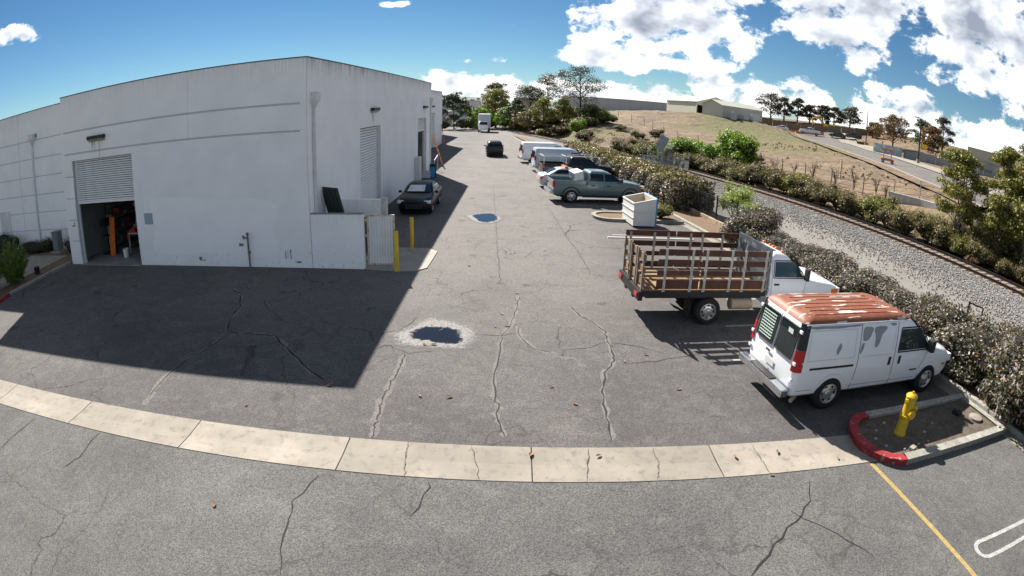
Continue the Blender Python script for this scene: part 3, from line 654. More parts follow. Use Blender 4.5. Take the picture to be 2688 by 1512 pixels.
# wall lamps
def wall_lamp(x, y, z, axis, par, w=1.05):
    o = bpy.data.objects.new('wall_lamp', None); link(o, par); o.location = (x, y, z)
    if axis == 'y': o.rotation_euler = (0, 0, PI / 2)
    MB().box(-w / 2, w / 2, -.2, 0, -.02, .13).build('housing', m_lamp, o, bevel=.015)
    b = MB(); b.add([(-w / 2 + .03, -.20, -.02), (w / 2 - .03, -.20, -.02), (w / 2 - .03, -.02, -.13), (-w / 2 + .03, -.02, -.13), (-w / 2 + .03, -.02, -.02), (w / 2 - .03, -.02, -.02)], [(0, 1, 2, 3)[::-1], (0, 4, 3), (1, 2, 5)]); b.build('lens', m_lens, o)
def drip(x, y, z, axis):
    for k in range(6):
        u = random.uniform(-.4, .4); l = random.uniform(.25, .8); w = random.uniform(.012, .04); q = [(u - w, 0), (u + w, 0), (u + w * .3, -l), (u - w * .3, -l)]
        MB().add([(x + a, y, z + c) if axis == 'x' else (x, y + a, z + c) for a, c in q], [(0, 1, 2, 3)]).build('drip_stain', pm('drip', (.50, .485, .46), .9), wh)
drip(-17.2, YF - .0025, 5.33, 'x'); drip(X1 + .0025, 28.1, 5.33, 'y'); drip(X1 + .0025, 44.1, 5.33, 'y')
wall_lamp(-17.2, YF - .001, 5.44, 'x', wh); wall_lamp(X1 + .001, 28.1, 5.45, 'y', wh, 1.3); wall_lamp(X1 + .001, 44.1, 5.45, 'y', wh, 1.5)
# rain-water heads and downpipes
def downpipe(name, x, y, axis, par, zb):
    o = bpy.data.objects.new(name, None); link(o, par); o.location = (x, y, 0)
    if axis == 'y': o.rotation_euler = (0, 0, PI / 2)
    b = MB(); b.box(-.2, .2, -.24, 0, 5.98, 6.26); b.add([(-.2, -.24, 5.98), (.2, -.24, 5.98), (.2, 0, 5.98), (-.2, 0, 5.98), (-.06, -.12, 5.7), (.06, -.12, 5.7), (.06, 0, 5.7), (-.06, 0, 5.7)], [(0, 4, 5, 1), (1, 5, 6, 2), (2, 6, 7, 3), (3, 7, 4, 0), (4, 7, 6, 5)]); b.build('rainwater_head', m_galv, o)
    MB().box(-.05, .05, -.11, -.01, zb, 5.72).build('pipe', m_galv, o)
    for z in (1.6, 3.4, 5.2):
        if z > zb: MB().box(-.09, .09, -.118, -.002, z, z + .04).build('bracket', m_galv, o)
    b = MB(); b.box(.26, .46, -.03, 0, 6.0, 6.3); b.build('overflow_scupper', m_galv, o); MB().box(.30, .42, -.034, -.028, 6.04, 6.22).build('overflow_opening', m_black, o)
    return o
downpipe('downpipe', X1 + .001, 19.2, 'y', wh, 1.9); downpipe('downpipe', X1 + .001, 47.0, 'y', wh, 0.1); downpipe('downpipe', -25.1, YL - .001, 'x', wh, .25)
# lighter repaint over graffiti, standpipe, small plate, scuffs
b = sheet(blobby([(-14.15, .52), (-14.14, 1.6), (-14.12, 2.7), (-11.5, 2.6), (-8.6, 2.46), (-8.62, 1.4), (-8.66, .46), (-11, .55)], 4, .012), 0)
b.v = [(x, YF - .002, z) for x, z, _ in b.v]; b.f = [f for f in b.f]; b.build('repainted_patch', pm('repaint', (.91, .91, .91), .8, var=(1.5, .03), coords='World'), wh)
b = MB(); b.cyl((0, 0, 0), (0, 0, 1.25), .035).cyl((0, 0, 1.25), (0, 0, 1.33), .05); b.cyl((-.16, 0, 1.14), (.03, 0, 1.14), .025).cyl((-.16, 0, 1.09), (-.16, 0, 1.19), .035).box(-.05, .05, -.01, .1, .55, .6)
o = b.build('standpipe', pm('rusty_pipe', (.16, .15, .145), .6, var=(8, .4), var2=(12, .4, (.2, .1, .05))), None, 40); o.location = (-9.7, YF - .1, 0); tag(o, 'thin grey standpipe with a tap against the front warehouse wall', 'pipe')
MB().box(-14.7, -14.25, YF - .012, YF - .002, 1.7, 2.15).build('wall_plate', pm('plate_blue', (.30, .38, .46), .5), wh)
for (x, z, w, h) in [(-9.95, 1.15, .07, .09), (-10.05, .85, .18, .1), (-8.0, .5, .04, .3), (-8.1, .52, .03, .22), (-8.2, .5, .03, .25), (-7.7, .22, .2, .06), (-12.0, .3, .1, .12), (-11.85, .24, .12, .05), (-19.3, 1.75, .18, .05), (-19.2, 1.83, .05, .14)]:
    b = sheet(blobby([(x - w / 2, z - h / 2), (x - w / 2, z + h / 2), (x + w / 2, z + h / 2), (x + w / 2, z - h / 2)], 3, .012), 0); b.v = [(p, YF - .003, q) for p, q, _ in b.v]; b.build('scuff', pm('scuff', (.2, .19, .19), .9), wh)
# bay behind the raised door: floor, walls, ceiling
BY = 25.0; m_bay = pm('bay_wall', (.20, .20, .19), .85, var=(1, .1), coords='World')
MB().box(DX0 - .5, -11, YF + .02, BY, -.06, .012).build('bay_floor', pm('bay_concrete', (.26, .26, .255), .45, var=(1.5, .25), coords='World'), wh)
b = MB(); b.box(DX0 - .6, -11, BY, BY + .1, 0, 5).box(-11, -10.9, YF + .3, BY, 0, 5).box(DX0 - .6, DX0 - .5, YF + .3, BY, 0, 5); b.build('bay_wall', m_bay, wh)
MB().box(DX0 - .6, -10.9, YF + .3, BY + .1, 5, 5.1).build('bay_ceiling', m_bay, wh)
MB().box(DX0 + .01, DX1 - .01, YF - .14, YF + .02, -.05, .02).build('door_sill', m_kerb, wh)

# things inside the bay
b = MB(); b.lathe([(.0, 0), (.125, 0), (.15, .36), (.155, .36), (.155, .38), (.135, .375), (.115, .02), (0, .02)], 20)
o = b.build('bucket', pm('white_plastic', (.72, .72, .69), .5), None, 40); o.location = (-17.0, 19.75, .012); tag(o, 'white plastic bucket on the floor inside the open warehouse bay', 'bucket')
o = MB().box(-.16, .16, -.02, .02, 0, 1.75).build('orange_board', pm('orange_plastic', (.62, .14, .015), .6, var=(3, .15)), None, bevel=.01); o.location = (-18.1, 20.0, .012); o.rotation_euler = (R_(-9), 0, R_(5)); tag(o, 'tall narrow orange board leaning upright inside the warehouse bay', 'board')
t = thing('workbench', 'steel topped workbench with red tools inside the warehouse bay', 'workbench', (-15.9, 20.6, .012))
MB().box(-1.2, 1.2, -.45, .45, .92, .99).build('bench_top', pm('brushed_steel', (.5, .5, .5), .35, metal=.7, var=(6, .1)), t); MB().box(-1.2, 1.2, .05, .45, 1.22, 1.26).build('upper_shelf', m_grey, t)
for sx in (-1.15, 1.15):
    for sy in (-.4, .4): MB().box(sx - .03, sx + .03, sy - .03, sy + .03, 0, 1.22 if sy > 0 else .92).build('leg', m_grey, t)
MB().box(-1.15, 1.15, -.4, .4, .3, .33).build('lower_shelf', m_dark, t)
b = MB(); b.box(-1.15, -.8, -.35, -.1, .99, 1.12).cyl((-1.1, -.2, 1.12), (-.85, -.1, 1.22), .05).box(-1.22, -1.16, -.46, -.3, .6, 1.0); b.build('red_tool', pm('red_tool', (.45, .02, .02), .4), t)
t = thing('steel_cabinet', 'tall grey steel cabinet at the back of the warehouse bay', 'cabinet', (-17.1, 24.0, .012)); MB().box(-.45, .45, -.3, .3, 0, 2.0).build('carcass', m_grey, t, bevel=.01)
for s in (-1, 1): MB().box(s * .225 - .21, s * .225 + .21, -.325, -.301, .06, 1.95).build('door', pm('cabinet_door', (.24, .25, .25), .5), t, bevel=.006)
t = thing('drill_press', 'dark floor standing drill press beside the left door jamb', 'machine', (-18.6, 20.35, .012))
MB().box(-.25, .25, -.3, .3, 0, .08).build('base', m_black, t); MB().cyl((0, .1, .08), (0, .1, 1.6), .05).build('column', m_grey, t, 40); MB().box(-.2, .2, -.25, .1, .85, .9).build('table', m_black, t)
b = MB(); b.box(-.16, .16, -.35, .35, 1.35, 1.65).cyl((0, -.2, 1.35), (0, -.2, 1.05), .035).cyl((.16, -.1, 1.45), (.36, -.1, 1.45), .015); b.build('head', m_black, t)
o = MB().box(-.5, .5, -.02, .02, 0, 1.9).build('panel_board', pm('pale_board', (.38, .38, .34), .7), None); o.location = (-16.3, 24.3, .7); o.rotation_euler = (R_(-6), 0, 0); tag(o, 'pale sheet leaning against the rear wall of the warehouse bay', 'board')
b = MB(); b.tube([(0, 0, .0), (.02, -.02, .5), (.1, 0, .9), (.05, 0, 1.3), (.0, .02, 1.45)], .12, 10, .08); b.sphere((0, 0, 1.45), .12); o = b.build('hanging_coat', pm('pale_blue_cloth', (.30, .42, .50), .9), None, 60); o.location = (-18.1, 22.2, .5); tag(o, 'pale blue work coat hanging in the warehouse bay', 'coat')
b = MB()
for k in range(5): b.tube([(0, 0, 0), (.3 * math.sin(k), -.06 * k, -.6), (.8 + .1 * k, -.03 * k, -.9), (1.5, 0, -.4 - .1 * k)], .018, 6)
o = b.build('hanging_hose', m_black, None, 60); o.location = (-18.4, 24.9, 3.0); tag(o, 'black looped hose hanging on the rear bay wall', 'hose')

t = thing('shelf_rack', 'dark steel shelf rack full of parts along the left wall of the bay', 'shelving', (-18.95, 21.9, .012))
for sx in (-.25, .25):
    for sy in (-.9, .9): MB().box(sx - .02, sx + .02, sy - .02, sy + .02, 0, 2.2).build('upright', m_black, t)
for z in (.3, .9, 1.5, 2.1): MB().box(-.27, .27, -.92, .92, z, z + .03).build('shelf', m_grey, t)
for k in range(21):
    z = (.33, .93, 1.53)[k % 3]; y = -.8 + .12 * (k // 3) * 2 + random.uniform(-.05, .05); h = random.uniform(.15, .4); MB().box(-.2, .2, y - .1, y + .12, z, z + h).build('parts_box', pm('partbox_%d' % (k % 4), [(.3, .05, .03), (.05, .09, .16), (.28, .22, .12), (.08, .08, .08)][k % 4], .6), t)
t = thing('stool', 'black workshop stool in the middle of the bay floor', 'stool', (-17.4, 21.6, .012)); MB().cyl((0, 0, .6), (0, 0, .66), .18, n=16).build('seat', m_black, t, 40)
for k in range(4): a = k * PI / 2 + .5; MB().bar((math.cos(a) * .22, math.sin(a) * .22, 0), (math.cos(a) * .12, math.sin(a) * .12, .6), .025).build('leg', m_black, t)
for k, (x, z, w, h, c) in enumerate([(-17.9, 1.7, .5, .7, (.4, .4, .38)), (-15.6, 1.9, .8, .5, (.1, .12, .14)), (-14.6, 1.4, .5, .9, (.35, .3, .2))]):
    o = MB().box(x, x + w, 24.9, 24.98, z, z + h).build('wall_board', pm('wb_%d' % k, c, .6)); tag(o, ['pale notice board on the rear bay wall', 'dark tool board on the rear bay wall', 'tan pin board at the right of the rear bay wall'][k], 'board')

# ---------------------------------------------------------------- rubbish enclosure beside the corner
en = thing('rubbish_enclosure', 'low white walled rubbish enclosure at the warehouse corner', 'enclosure', (0, 0, 0))
m_encl = wall_mat('enclosure_wall', (.87, .87, .87), 2.0, .25)
MB().box(X1 + .012, -5.18, YF, YF + .2, 0, 1.97).build('wall', m_encl, en, bevel=.015)
MB().box(X1 + .012, -5.4, 22.3, 22.5, 0, 1.86).build('wall', m_encl, en, bevel=.015)
MB().box(-5.4, -5.18, 22.28, 22.52, 0, 1.92).build('post', pm('stained_post', (.6, .58, .56), .8, var=(5, .2), var2=(6, .5, (.35, .05, .05), .6, .7)), en)
b = MB(); b.box(X1 + .011, -5.17, YF - .01, YF + .21, 1.972, 1.99); b.build('cap', pm('cap_dark', (.2, .2, .2), .8), en)
pad = structure('enclosure_pad', MB().prism([(-7.1, 18.82), (-5.2, 18.6), (-3.9, 18.45), (-3.3, 18.55), (-2.99, 18.9), (-2.92, 21.14), (-3.33, 21.62), (-7.1, 21.7)], -.02, .03), pm('pad_concrete', (.30, .275, .24), .85, var=(2, .15), var2=(6, .4, (.18, .165, .15), .55, .8), coords='World'))
g = thing('enclosure_gate', 'white ribbed steel gate with rusty frame beside the yellow bollard', 'gate', (-5.08, 18.75, .14), R_(6))
m_rust_frame = pm('rusty_frame', (.58, .49, .40), .6, var=(6, .15), var2=(7, .5, (.34, .12, .06), .53, .66))
b = MB(); W_, H_ = .98, 1.78; b.box(0, W_, -.02, .03, 0, .05).box(0, W_, -.02, .03, H_ - .05, H_).box(0, .05, -.02, .03, .05, H_ - .05).box(W_ - .05, W_, -.02, .03, .05, H_ - .05); b.build('frame', m_rust_frame, g)
m_sheet = pm('white_sheet_steel', (.70, .71, .71), .5, var=(3, .08), var2=(9, .4, (.4, .33, .28), .64, .75))
for k in range(9):
    x = .055 + k * .0965; b = MB(); b.add([(x, .0, .05), (x + .03, -.022, .05), (x + .065, -.022, .05), (x + .0925, .0, .05), (x, .0, H_ - .05), (x + .03, -.022, H_ - .05), (x + .065, -.022, H_ - .05), (x + .0925, .0, H_ - .05)], [(0, 1, 5, 4), (1, 2, 6, 5), (2, 3, 7, 6)]); b.build('rib', m_sheet, g)
for z in (.2, 1.0, 1.55): MB().cyl((-.04, .0, z), (-.04, .0, z + .1), .03).build('hinge', m_rust_frame, g, 40)
# green lidded skip behind the wall
sk = thing('dumpster', 'dark green dumpster with one ribbed lid propped open inside the enclosure', 'dumpster', (-6.35, 20.55, .03))
m_green = pm('dumpster_green', (.022, .045, .04), .5, var=(4, .2)); m_lid = pm('dumpster_lid', (.045, .055, .052), .5)
b = MB(); b.add([(-.75, -.9, .15), (.75, -.9, .15), (.75, .9, .15), (-.75, .9, .15), (-.75, -1.0, 1.25), (.75, -1.0, 1.25), (.75, 1.0, 1.25), (-.75, 1.0, 1.25)], [(0, 3, 2, 1), (0, 1, 5, 4), (1, 2, 6, 5), (2, 3, 7, 6), (3, 0, 4, 7), (4, 5, 6, 7)]); b.build('bin_body', m_green, sk)
def lid(parent, w, l, loc, rot):
    o = bpy.data.objects.new('lid', None); link(o, parent); o.location = loc; o.rotation_euler = rot
    MB().box(0, l, -w / 2, w / 2, 0, .03).build('lid_plate', m_lid, o)
    for k in range(6): y = -w / 2 + .06 + k * (w - .12) / 5; MB().box(.03, l - .03, y - .035, y + .035, .03, .065).build('lid_rib', m_lid, o)
    return o
lid(sk, .95, 1.5, (-.78, -.5, 1.27), (0, 0, 0)); lid(sk, .95, 1.5, (-.25, -.2, 1.27), (0, R_(-108), R_(60)))
for sx in (-.55, .55):
    for sy in (-.7, .7): MB().cyl((sx, sy - .04, .08), (sx, sy + .04, .08), .08).build('caster', m_black, sk, 40)
m_yel = pm('bollard_yellow', (.62, .42, .045), .55, var=(3, .12), var2=(7, .6, (.05, .04, .03), .66, .7))
for k, (x, y, h, lab) in enumerate([(-4.0, 18.52, 1.42, 'yellow steel bollard standing against the white enclosure gate'), (-4.0, 21.5, 1.3, 'yellow steel bollard standing in front of the black sedan')]):
    b = MB(); b.lathe([(0, 0), (.085, 0), (.085, h - .05), (.07, h - .015), (.0, h)], 18); o = b.build('bollard', m_yel, None, 50); o.location = (x, y, .0); tag(o, lab, 'bollard', 'yellow bollards by the enclosure')

# ---------------------------------------------------------------- row of further warehouses down the yard
def plain_warehouse(label, x, y0, y1, h, doors):
    w = thing('warehouse', label, 'building', (0, 0, 0))
    k = 0; e = [y0] + [v for d in doors for v in (d[0], d[1])] + [y1]
    for i in range(0, len(e), 2):
        MB().box(x - .3, x, e[i], e[i + 1], 0, h).build('wall_panel', m_wall_side, w)
    for d in doors:
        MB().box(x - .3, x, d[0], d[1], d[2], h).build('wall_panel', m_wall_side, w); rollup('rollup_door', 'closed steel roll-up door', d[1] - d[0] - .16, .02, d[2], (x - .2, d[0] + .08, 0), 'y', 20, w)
    MB().box(x - 12, x - .31, y0, y0 + .3, 0, h - .004).build('wall', m_wall_side, w); MB().box(x - 12, x - .31, y1 - .3, y1, 0, h - .004).build('wall', m_wall_side, w)
    MB().box(x - 12, x - .31, y0 + .31, y1 - .31, h - .6, h - .4).build('roof', m_roof, w); MB().box(x - 12, x + .02, y0 - .02, y1 + .02, h + .001, h + .035).build('coping', m_cop, w)
    wall_lamp(x + .001, (doors[-1][0] + doors[-1][1]) / 2, 5.4, 'y', w, 1.4)
    return w
plain_warehouse('pale warehouse set back behind the first, with orange ladders against it', -10.6, 47.62, 80.9, 7.5, [(54, 58, 4.6), (70, 74, 4.6)])
plain_warehouse('furthest pale warehouse at the end of the yard', -13.8, 81, 105.5, 7.5, [(88, 92, 4.6), (97, 101, 4.6)])
# ================================================================== VEHICLES  (local frame: x forward, y left, origin on the ground under the rear axle)
m_tyre = pm('tyre_rubber', (.012, .012, .013), .75, bump=(60, .2))
m_rim = pm('steel_rim', (.48, .48, .47), .32, metal=.75, var=(10, .12), var2=(9, .4, (.2, .17, .14), .58, .75))
m_glass = pm('tinted_glass', (.012, .018, .02), .04, spec=.6)
m_glass2 = pm('clear_dark_glass', (.02, .035, .04), .03, spec=.7)
m_trim = pm('black_trim', (.022, .022, .024), .5)
m_gap = pm('panel_gap', (.03, .03, .032), .8)
m_red = pm('red_lens', (.40, .012, .015), .2, spec=.6)
m_amber = pm('amber_lens', (.65, .16, .02), .25, spec=.6)
m_head = pm('headlamp', (.72, .74, .74), .12, spec=.7)
m_chrome = pm('chrome', (.62, .63, .65), .18, metal=.9, var=(6, .15))
m_under = pm('underbody', (.015, .014, .013), .85)
def contour(L):
    z, xr, xf, w, cr, cf = L[:6]; bf = L[6] if len(L) > 6 else .06; br = L[7] if len(L) > 7 else .03
    cr = min(cr, w * .95); cf = min(cf, w * .95); P = []; k = 5
    for cx, cy, c, a0, wh_ in ((xf - cf, -(w - cf), cf, -90, 'f'), (xf - cf, w - cf, cf, 0, 'f'), (xr + cr, w - cr, cr, 90, 'r'), (xr + cr, -(w - cr), cr, 180, 'r')):
        for i in range(k + 1):
            a = R_(a0 + 90 * i / k); x = cx + c * math.cos(a); y = cy + c * math.sin(a)
            x += -bf * (y / w) ** 2 * max(0, (x - (xf - cf)) / max(cf, .01)) if wh_ == 'f' else br * (y / w) ** 2 * max(0, ((xr + cr) - x) / max(cr, .01))
            P.append((x, y, z))
    # mid points on the flat front and rear so that the bow shows
    return P
class Body:
    def __init__(s, levels): s.L = sorted(levels, key=lambda l: l[0]); s.z = [l[0] for l in s.L]
    def W(s, z): return float(np.interp(z, s.z, [l[3] for l in s.L]))
    def XF(s, z): return float(np.interp(z, s.z, [l[2] for l in s.L]))
    def XR(s, z): return float(np.interp(z, s.z, [l[1] for l in s.L]))
    def mb(s):
        b = MB(); vs = []; n = None; fs = []
        for l in s.L: c = contour(l); n = len(c); vs += c
        for i in range(len(s.L) - 1):
            for j in range(n): fs.append((i * n + j, i * n + (j + 1) % n, (i + 1) * n + (j + 1) % n, (i + 1) * n + j))
        fs += [tuple(range(n - 1, -1, -1)), tuple(range((len(s.L) - 1) * n, len(s.L) * n))]
        return b.add(vs, fs)
    def side(s, quad, sd, eps=.004, nz=5):
        """quad ((xb0,xb1,zb),(xt0,xt1,zt)) as a curved pane on side sd"""
        (a0, a1, zb), (t0, t1, zt) = quad; vs = []
        for i in range(nz + 1):
            f = i / nz; z = zb + (zt - zb) * f; y = sd * (s.W(z) + eps); vs += [(a0 + (t0 - a0) * f, y, z), (a1 + (t1 - a1) * f, y, z)]
        return MB().add(vs, [(2 * i, 2 * i + 1, 2 * i + 3, 2 * i + 2) if sd < 0 else (2 * i, 2 * i + 2, 2 * i + 3, 2 * i + 1) for i in range(nz)])
    def side_line(s, mb, pts, sd, w=.012, eps=.0035):
        for (xa, za), (xb, zb) in zip(pts[:-1], pts[1:]):
            n = max(1, int(abs(zb - za) / .12)); d = math.hypot(xb - xa, zb - za) + 1e-9; nx, nz = -(zb - za) / d * w / 2, (xb - xa) / d * w / 2
            for i in range(n):
                q = []
                for f, sg in ((i / n, 1), (i / n, -1), ((i + 1) / n, -1), ((i + 1) / n, 1)):
                    x = xa + (xb - xa) * f + nx * sg; z = za + (zb - za) * f + nz * sg; q.append((x, sd * (s.W(z) + eps), z))
                mb.add(q, [(0, 1, 2, 3)])
        return mb
    def end(s, front, yb, yt, zb, zt, eps=.01, y0b=None, y0t=None, ny=6, nz=4):
        """pane on the front or rear face between two heights"""
        vs = []
        for i in range(nz + 1):
            f = i / nz; z = zb + (zt - zb) * f; w = s.W(z)
            hi_ = yb + (yt - yb) * f; lo_ = -hi_ if y0b is None else y0b + (y0t - y0b) * f
            for j in range(ny + 1):
                y = lo_ + (hi_ - lo_) * j / ny
                vs.append((s.XF(z) + eps, y, z + eps * .4) if front else (s.XR(z) - eps, y, z + eps * .2))
        m = ny + 1
        return MB().add(vs, [(i * m + j, i * m + j + 1, (i + 1) * m + j + 1, (i + 1) * m + j) for i in range(nz) for j in range(ny)])
def cut_arches(o, arches, w):
    """wheel openings cut through a body"""
    b = MB()
    for x, z, r in arches: b.cyl((x, -w, z), (x, w, z), r, n=28)
    c = b.build('cutter', m_under); md = o.modifiers.new('arch', 'BOOLEAN'); md.object = c; md.operation = 'DIFFERENCE'; md.solver = 'EXACT'
    dg = bpy.context.evaluated_depsgraph_get(); me = bpy.data.meshes.new_from_object(o.evaluated_get(dg)); o.modifiers.clear()
    me.polygons.foreach_set('use_smooth', [True] * len(me.polygons)); me.set_sharp_from_angle(angle=R_(32))
    o.data = me; bpy.data.objects.remove(c)
WH = {}
def wheel_mesh(r, w, style):
    key = (round(r, 3), round(w, 3), style)
    if key in WH: return WH[key]
    ri = r * .6
    b = MB(); b.lathe([(ri, w / 2), (r * .8, w / 2 + .01), (r * .95, w / 2 - .01), (r, w / 2 - .045), (r, -w / 2 + .045), (r * .95, -w / 2 + .01), (r * .8, -w / 2 - .01), (ri, -w / 2)], 32, 'y')
    ty = b.mesh('wheel', m_tyre, 50)
    b = MB(); o = -w / 2
    b.lathe([(ri + .006, o - .004), (ri - .012, o - .006), (ri - .03, o + .035), (ri * .82, o + .05), (ri * .62, o + .018), (ri * .42, o + .012), (ri * .34, o - .02), (ri * .2, o - .028), (0, o - .028)], 28, 'y')
    b.mi = 1; n = {'van': 6, 'truck': 8, 'alloy': 5, 'far': 5}.get(style, 5)
    for k in range(n):
        t = 2 * PI * k / n; cx, cz = ri * .71 * math.cos(t), ri * .71 * math.sin(t); rr = ri * (.15 if style in ('van', 'truck') else .2)
        vs = [(cx + rr * math.cos(u) * (1 if style != 'van' else 1.1), o + .022, cz + rr * math.sin(u)) for u in np.linspace(0, 2 * PI, 11)[:-1]]
        b.add(vs, [tuple(range(10))])
    rm = b.mesh('rim', [m_rim, m_dark], 40)
    WH[key] = (ty, rm); return WH[key]
def add_wheel(par, x, y, r, w, style='alloy'):
    ty, rm = wheel_mesh(r, w, style); o = bpy.data.objects.new('wheel', ty); link(o, par); o.location = (x, y, r)
    if y > 0: o.rotation_euler = (0, 0, PI)
    link(bpy.data.objects.new('rim', rm), o)
    return o

# ------------------------------------------------------------------ white cargo van with peeling red roof
def white_van(loc, rz):
    v = thing('cargo_van', 'white cargo van with peeling rust red roof parked beside the hydrant', 'van', loc, rz)
    m_van = pm('van_white', (.74, .76, .79), .28, spec=.5, coat=.35, var=(.9, .04), var2=(3.5, .2, (.5, .5, .48), .66, .85))
    B = Body([(.34, -1.02, 4.2, .86, .12, .25), (.42, -1.09, 4.32, .955, .14, .3), (.6, -1.12, 4.42, 1.0, .15, .32), (.86, -1.12, 4.45, 1.005, .15, .32), (1.0, -1.115, 4.40, 1.005, .15, .32, .1), (1.08, -1.11, 4.28, 1.0, .15, .32, .1), (1.16, -1.1, 3.95, .995, .15, .3, .1), (1.24, -1.09, 3.55, .985, .15, .25, .1), (1.30, -1.085, 3.40, .975, .15, .2, .09),
              (1.5, -1.06, 3.12, .95, .15, .2, .09), (1.75, -1.02, 2.79, .905, .15, .2, .09), (1.93, -.985, 2.53, .865, .16, .25, .09)])
    body = B.mb().build('body', m_van, v, 32); cut_arches(body, [(0, .39, .465), (3.43, .39, .465)], 1.3)
    mt, nt, bs = node_mat('peeling_roof'); N = nt.nodes.new; Lk = nt.links.new
    tc = N('ShaderNodeTexCoord'); mp = N('ShaderNodeMapping'); Lk(tc.outputs['Object'], mp.inputs[0]); mp.inputs['Scale'].default_value = (.9, 4.2, 1)
    n1 = N('ShaderNodeTexNoise'); n1.inputs['Scale'].default_value = 1.5; n1.inputs['Detail'].default_value = 3; Lk(mp.outputs[0], n1.inputs['Vector'])
    st = N('ShaderNodeMapRange'); Lk(n1.outputs[0], st.inputs[0]); st.inputs[1].default_value = .6; st.inputs[2].default_value = .612
    n2 = N('ShaderNodeTexNoise'); n2.inputs['Scale'].default_value = 9; n2.inputs['Detail'].default_value = 8; Lk(tc.outputs['Object'], n2.inputs['Vector'])
    rr = N('ShaderNodeValToRGB'); Lk(n2.outputs[0], rr.inputs[0]); rr.color_ramp.elements[0].position = .3; rr.color_ramp.elements[0].color = (.15, .042, .018, 1); rr.color_ramp.elements[1].position = .7; rr.color_ramp.elements[1].color = (.245, .075, .032, 1)
    mx = N('ShaderNodeMix'); mx.data_type = 'RGBA'; Lk(st.outputs[0], mx.inputs[0]); Lk(rr.outputs[0], mx.inputs[6]); mx.inputs[7].default_value = (.52, .50, .44, 1); Lk(mx.outputs[2], bs.inputs['Base Color']); bs.inputs['Roughness'].default_value = .6
    Rf = Body([(1.93, -.985, 2.53, .865, .16, .25, .09), (1.99, -.955, 2.42, .835, .17, .25, .09), (2.045, -.90, 2.25, .76, .2, .3, .09), (2.075, -.80, 2.05, .6, .25, .3), (2.085, -.7, 1.9, .4, .25, .25)])
    roof = Rf.mb().build('roof', mt, v, 40)
    for y in (-.62, -.42, -.22, 0, .22, .42, .62):
        zt = 2.083 if abs(y) < .5 else 2.067
        b = MB(); b.add([(-.68, y - .022, zt - .02), (1.85, y - .022, zt - .02), (1.85, y + .022, zt - .02), (-.68, y + .022, zt - .02), (-.6, y - .01, zt + .013), (1.75, y - .01, zt + .013), (1.75, y + .01, zt + .013), (-.6, y + .01, zt + .013)], [(4, 5, 6, 7), (0, 1, 5, 4), (1, 2, 6, 5), (2, 3, 7, 6), (3, 0, 4, 7)]); b.build('roof_rib', mt, roof)
    # glazing
    for sd in (-1, 1):
        B.side(((2.02, 3.26, 1.24), (2.06, 2.78, 1.74)), sd, .006).build('window', m_glass2, v)
        B.side_line(MB(), [(2.0, 1.21), (3.32, 1.21), (2.80, 1.77), (2.04, 1.77), (2.0, 1.21)], sd, .035, .004).build('window_seal', m_trim, v)
    B.end(True, .80, .72, 1.34, 1.88, .012).build('windscreen', m_glass2, v)
    for y0, y1, nm in ((.07, .74, 'caged rear window'), (-.74, -.07, 'plain rear window')):
        w_ = B.end(False, y1, y1 - (.05 if y1 > .3 else 0), 1.18, 1.82, .012, y0, y0 + (.05 if y0 < -.3 else 0)).build('window', m_glass, v); w_['label'] = nm
        b = MB(); q = [(y0, 1.16), (y1, 1.16), (y1, 1.84), (y0, 1.84), (y0, 1.16)]
        for (ya, za), (yb, zb) in zip(q[:-1], q[1:]): b.bar((B.XR(za) - .01, ya, za), (B.XR(zb) - .01, yb, zb), .035, .02)
        b.build('window_seal', m_trim, v)
        if y0 > 0:
            b = MB()
            for k in range(9): z = 1.24 + k * .065; b.bar((B.XR(z) - .02, y0 + .06, z), (B.XR(z) - .02, y1 - .08, z), .022, .012)
            for k in range(7): y = y0 + .08 + k * .085; b.bar((B.XR(1.24) - .022, y, 1.22), (B.XR(1.78) - .022, y, 1.78), .008, .008)
            b.build('window_guard', pm('pale_guard', (.42, .52, .47), .5), v)
    MB().box(-1.085, -1.082, -.62, -.44, 1.66, 1.76).build('sticker', pm('sticker', (.5, .6, .55), .6), v)
    # door gaps, trim, handles
    for sd in (-1, 1):
        for pl_, w_ in (([(1.93, .42), (1.90, .8), (1.90, 1.9)], .016), ([(3.02, .42), (3.0, .75), (3.18, 1.12), (3.35, 1.28)], .012), ([(.62, .42), (.66, 1.0), (.66, 1.92)], .016), ([(-.95, .52), (-.5, .52)], .01), ([(.5, .52), (2.95, .5)], .009)): B.side_line(MB(), pl_, sd, w_).build('door_gap', m_gap, v)
        B.side_line(MB(), [(-.72, 1.02), (.55, 1.02)], sd, .05, .006).build('slide_rail', m_trim, v)
        for x in (1.74, 2.1):
            y = sd * (B.W(1.0) + .012); MB().box(x - .04, x + .04, min(y, y + sd * .012), max(y, y + sd * .012), .93, 1.13).build('door_handle', m_trim, v, bevel=.01)
        # arch lips
        for ax in (0, 3.43):
            b = MB(); vs = []
            for t in np.linspace(R_(8), R_(172), 17):
                for rr_, e in ((.465, .0), (.495, .014), (.535, .002)):
                    x, z = ax + rr_ * math.cos(t), .39 + rr_ * math.sin(t); vs.append((x, sd * (B.W(z) + e), z))
            b.add(vs, [(3 * i + k, 3 * i + k + 1, 3 * i + k + 4, 3 * i + k + 3) for i in range(16) for k in range(2)]); b.build('wheel_arch', m_van, v, 60)
        y = sd * 1.04; b = MB(); b.box(3.1, 3.18, min(sd * .95, y), max(sd * .95, y), 1.22, 1.27).box(3.05, 3.2, min(y, y + sd * .2), max(y, y + sd * .2), 1.2, 1.5); b.build('mirror', m_trim, v, bevel=.02)
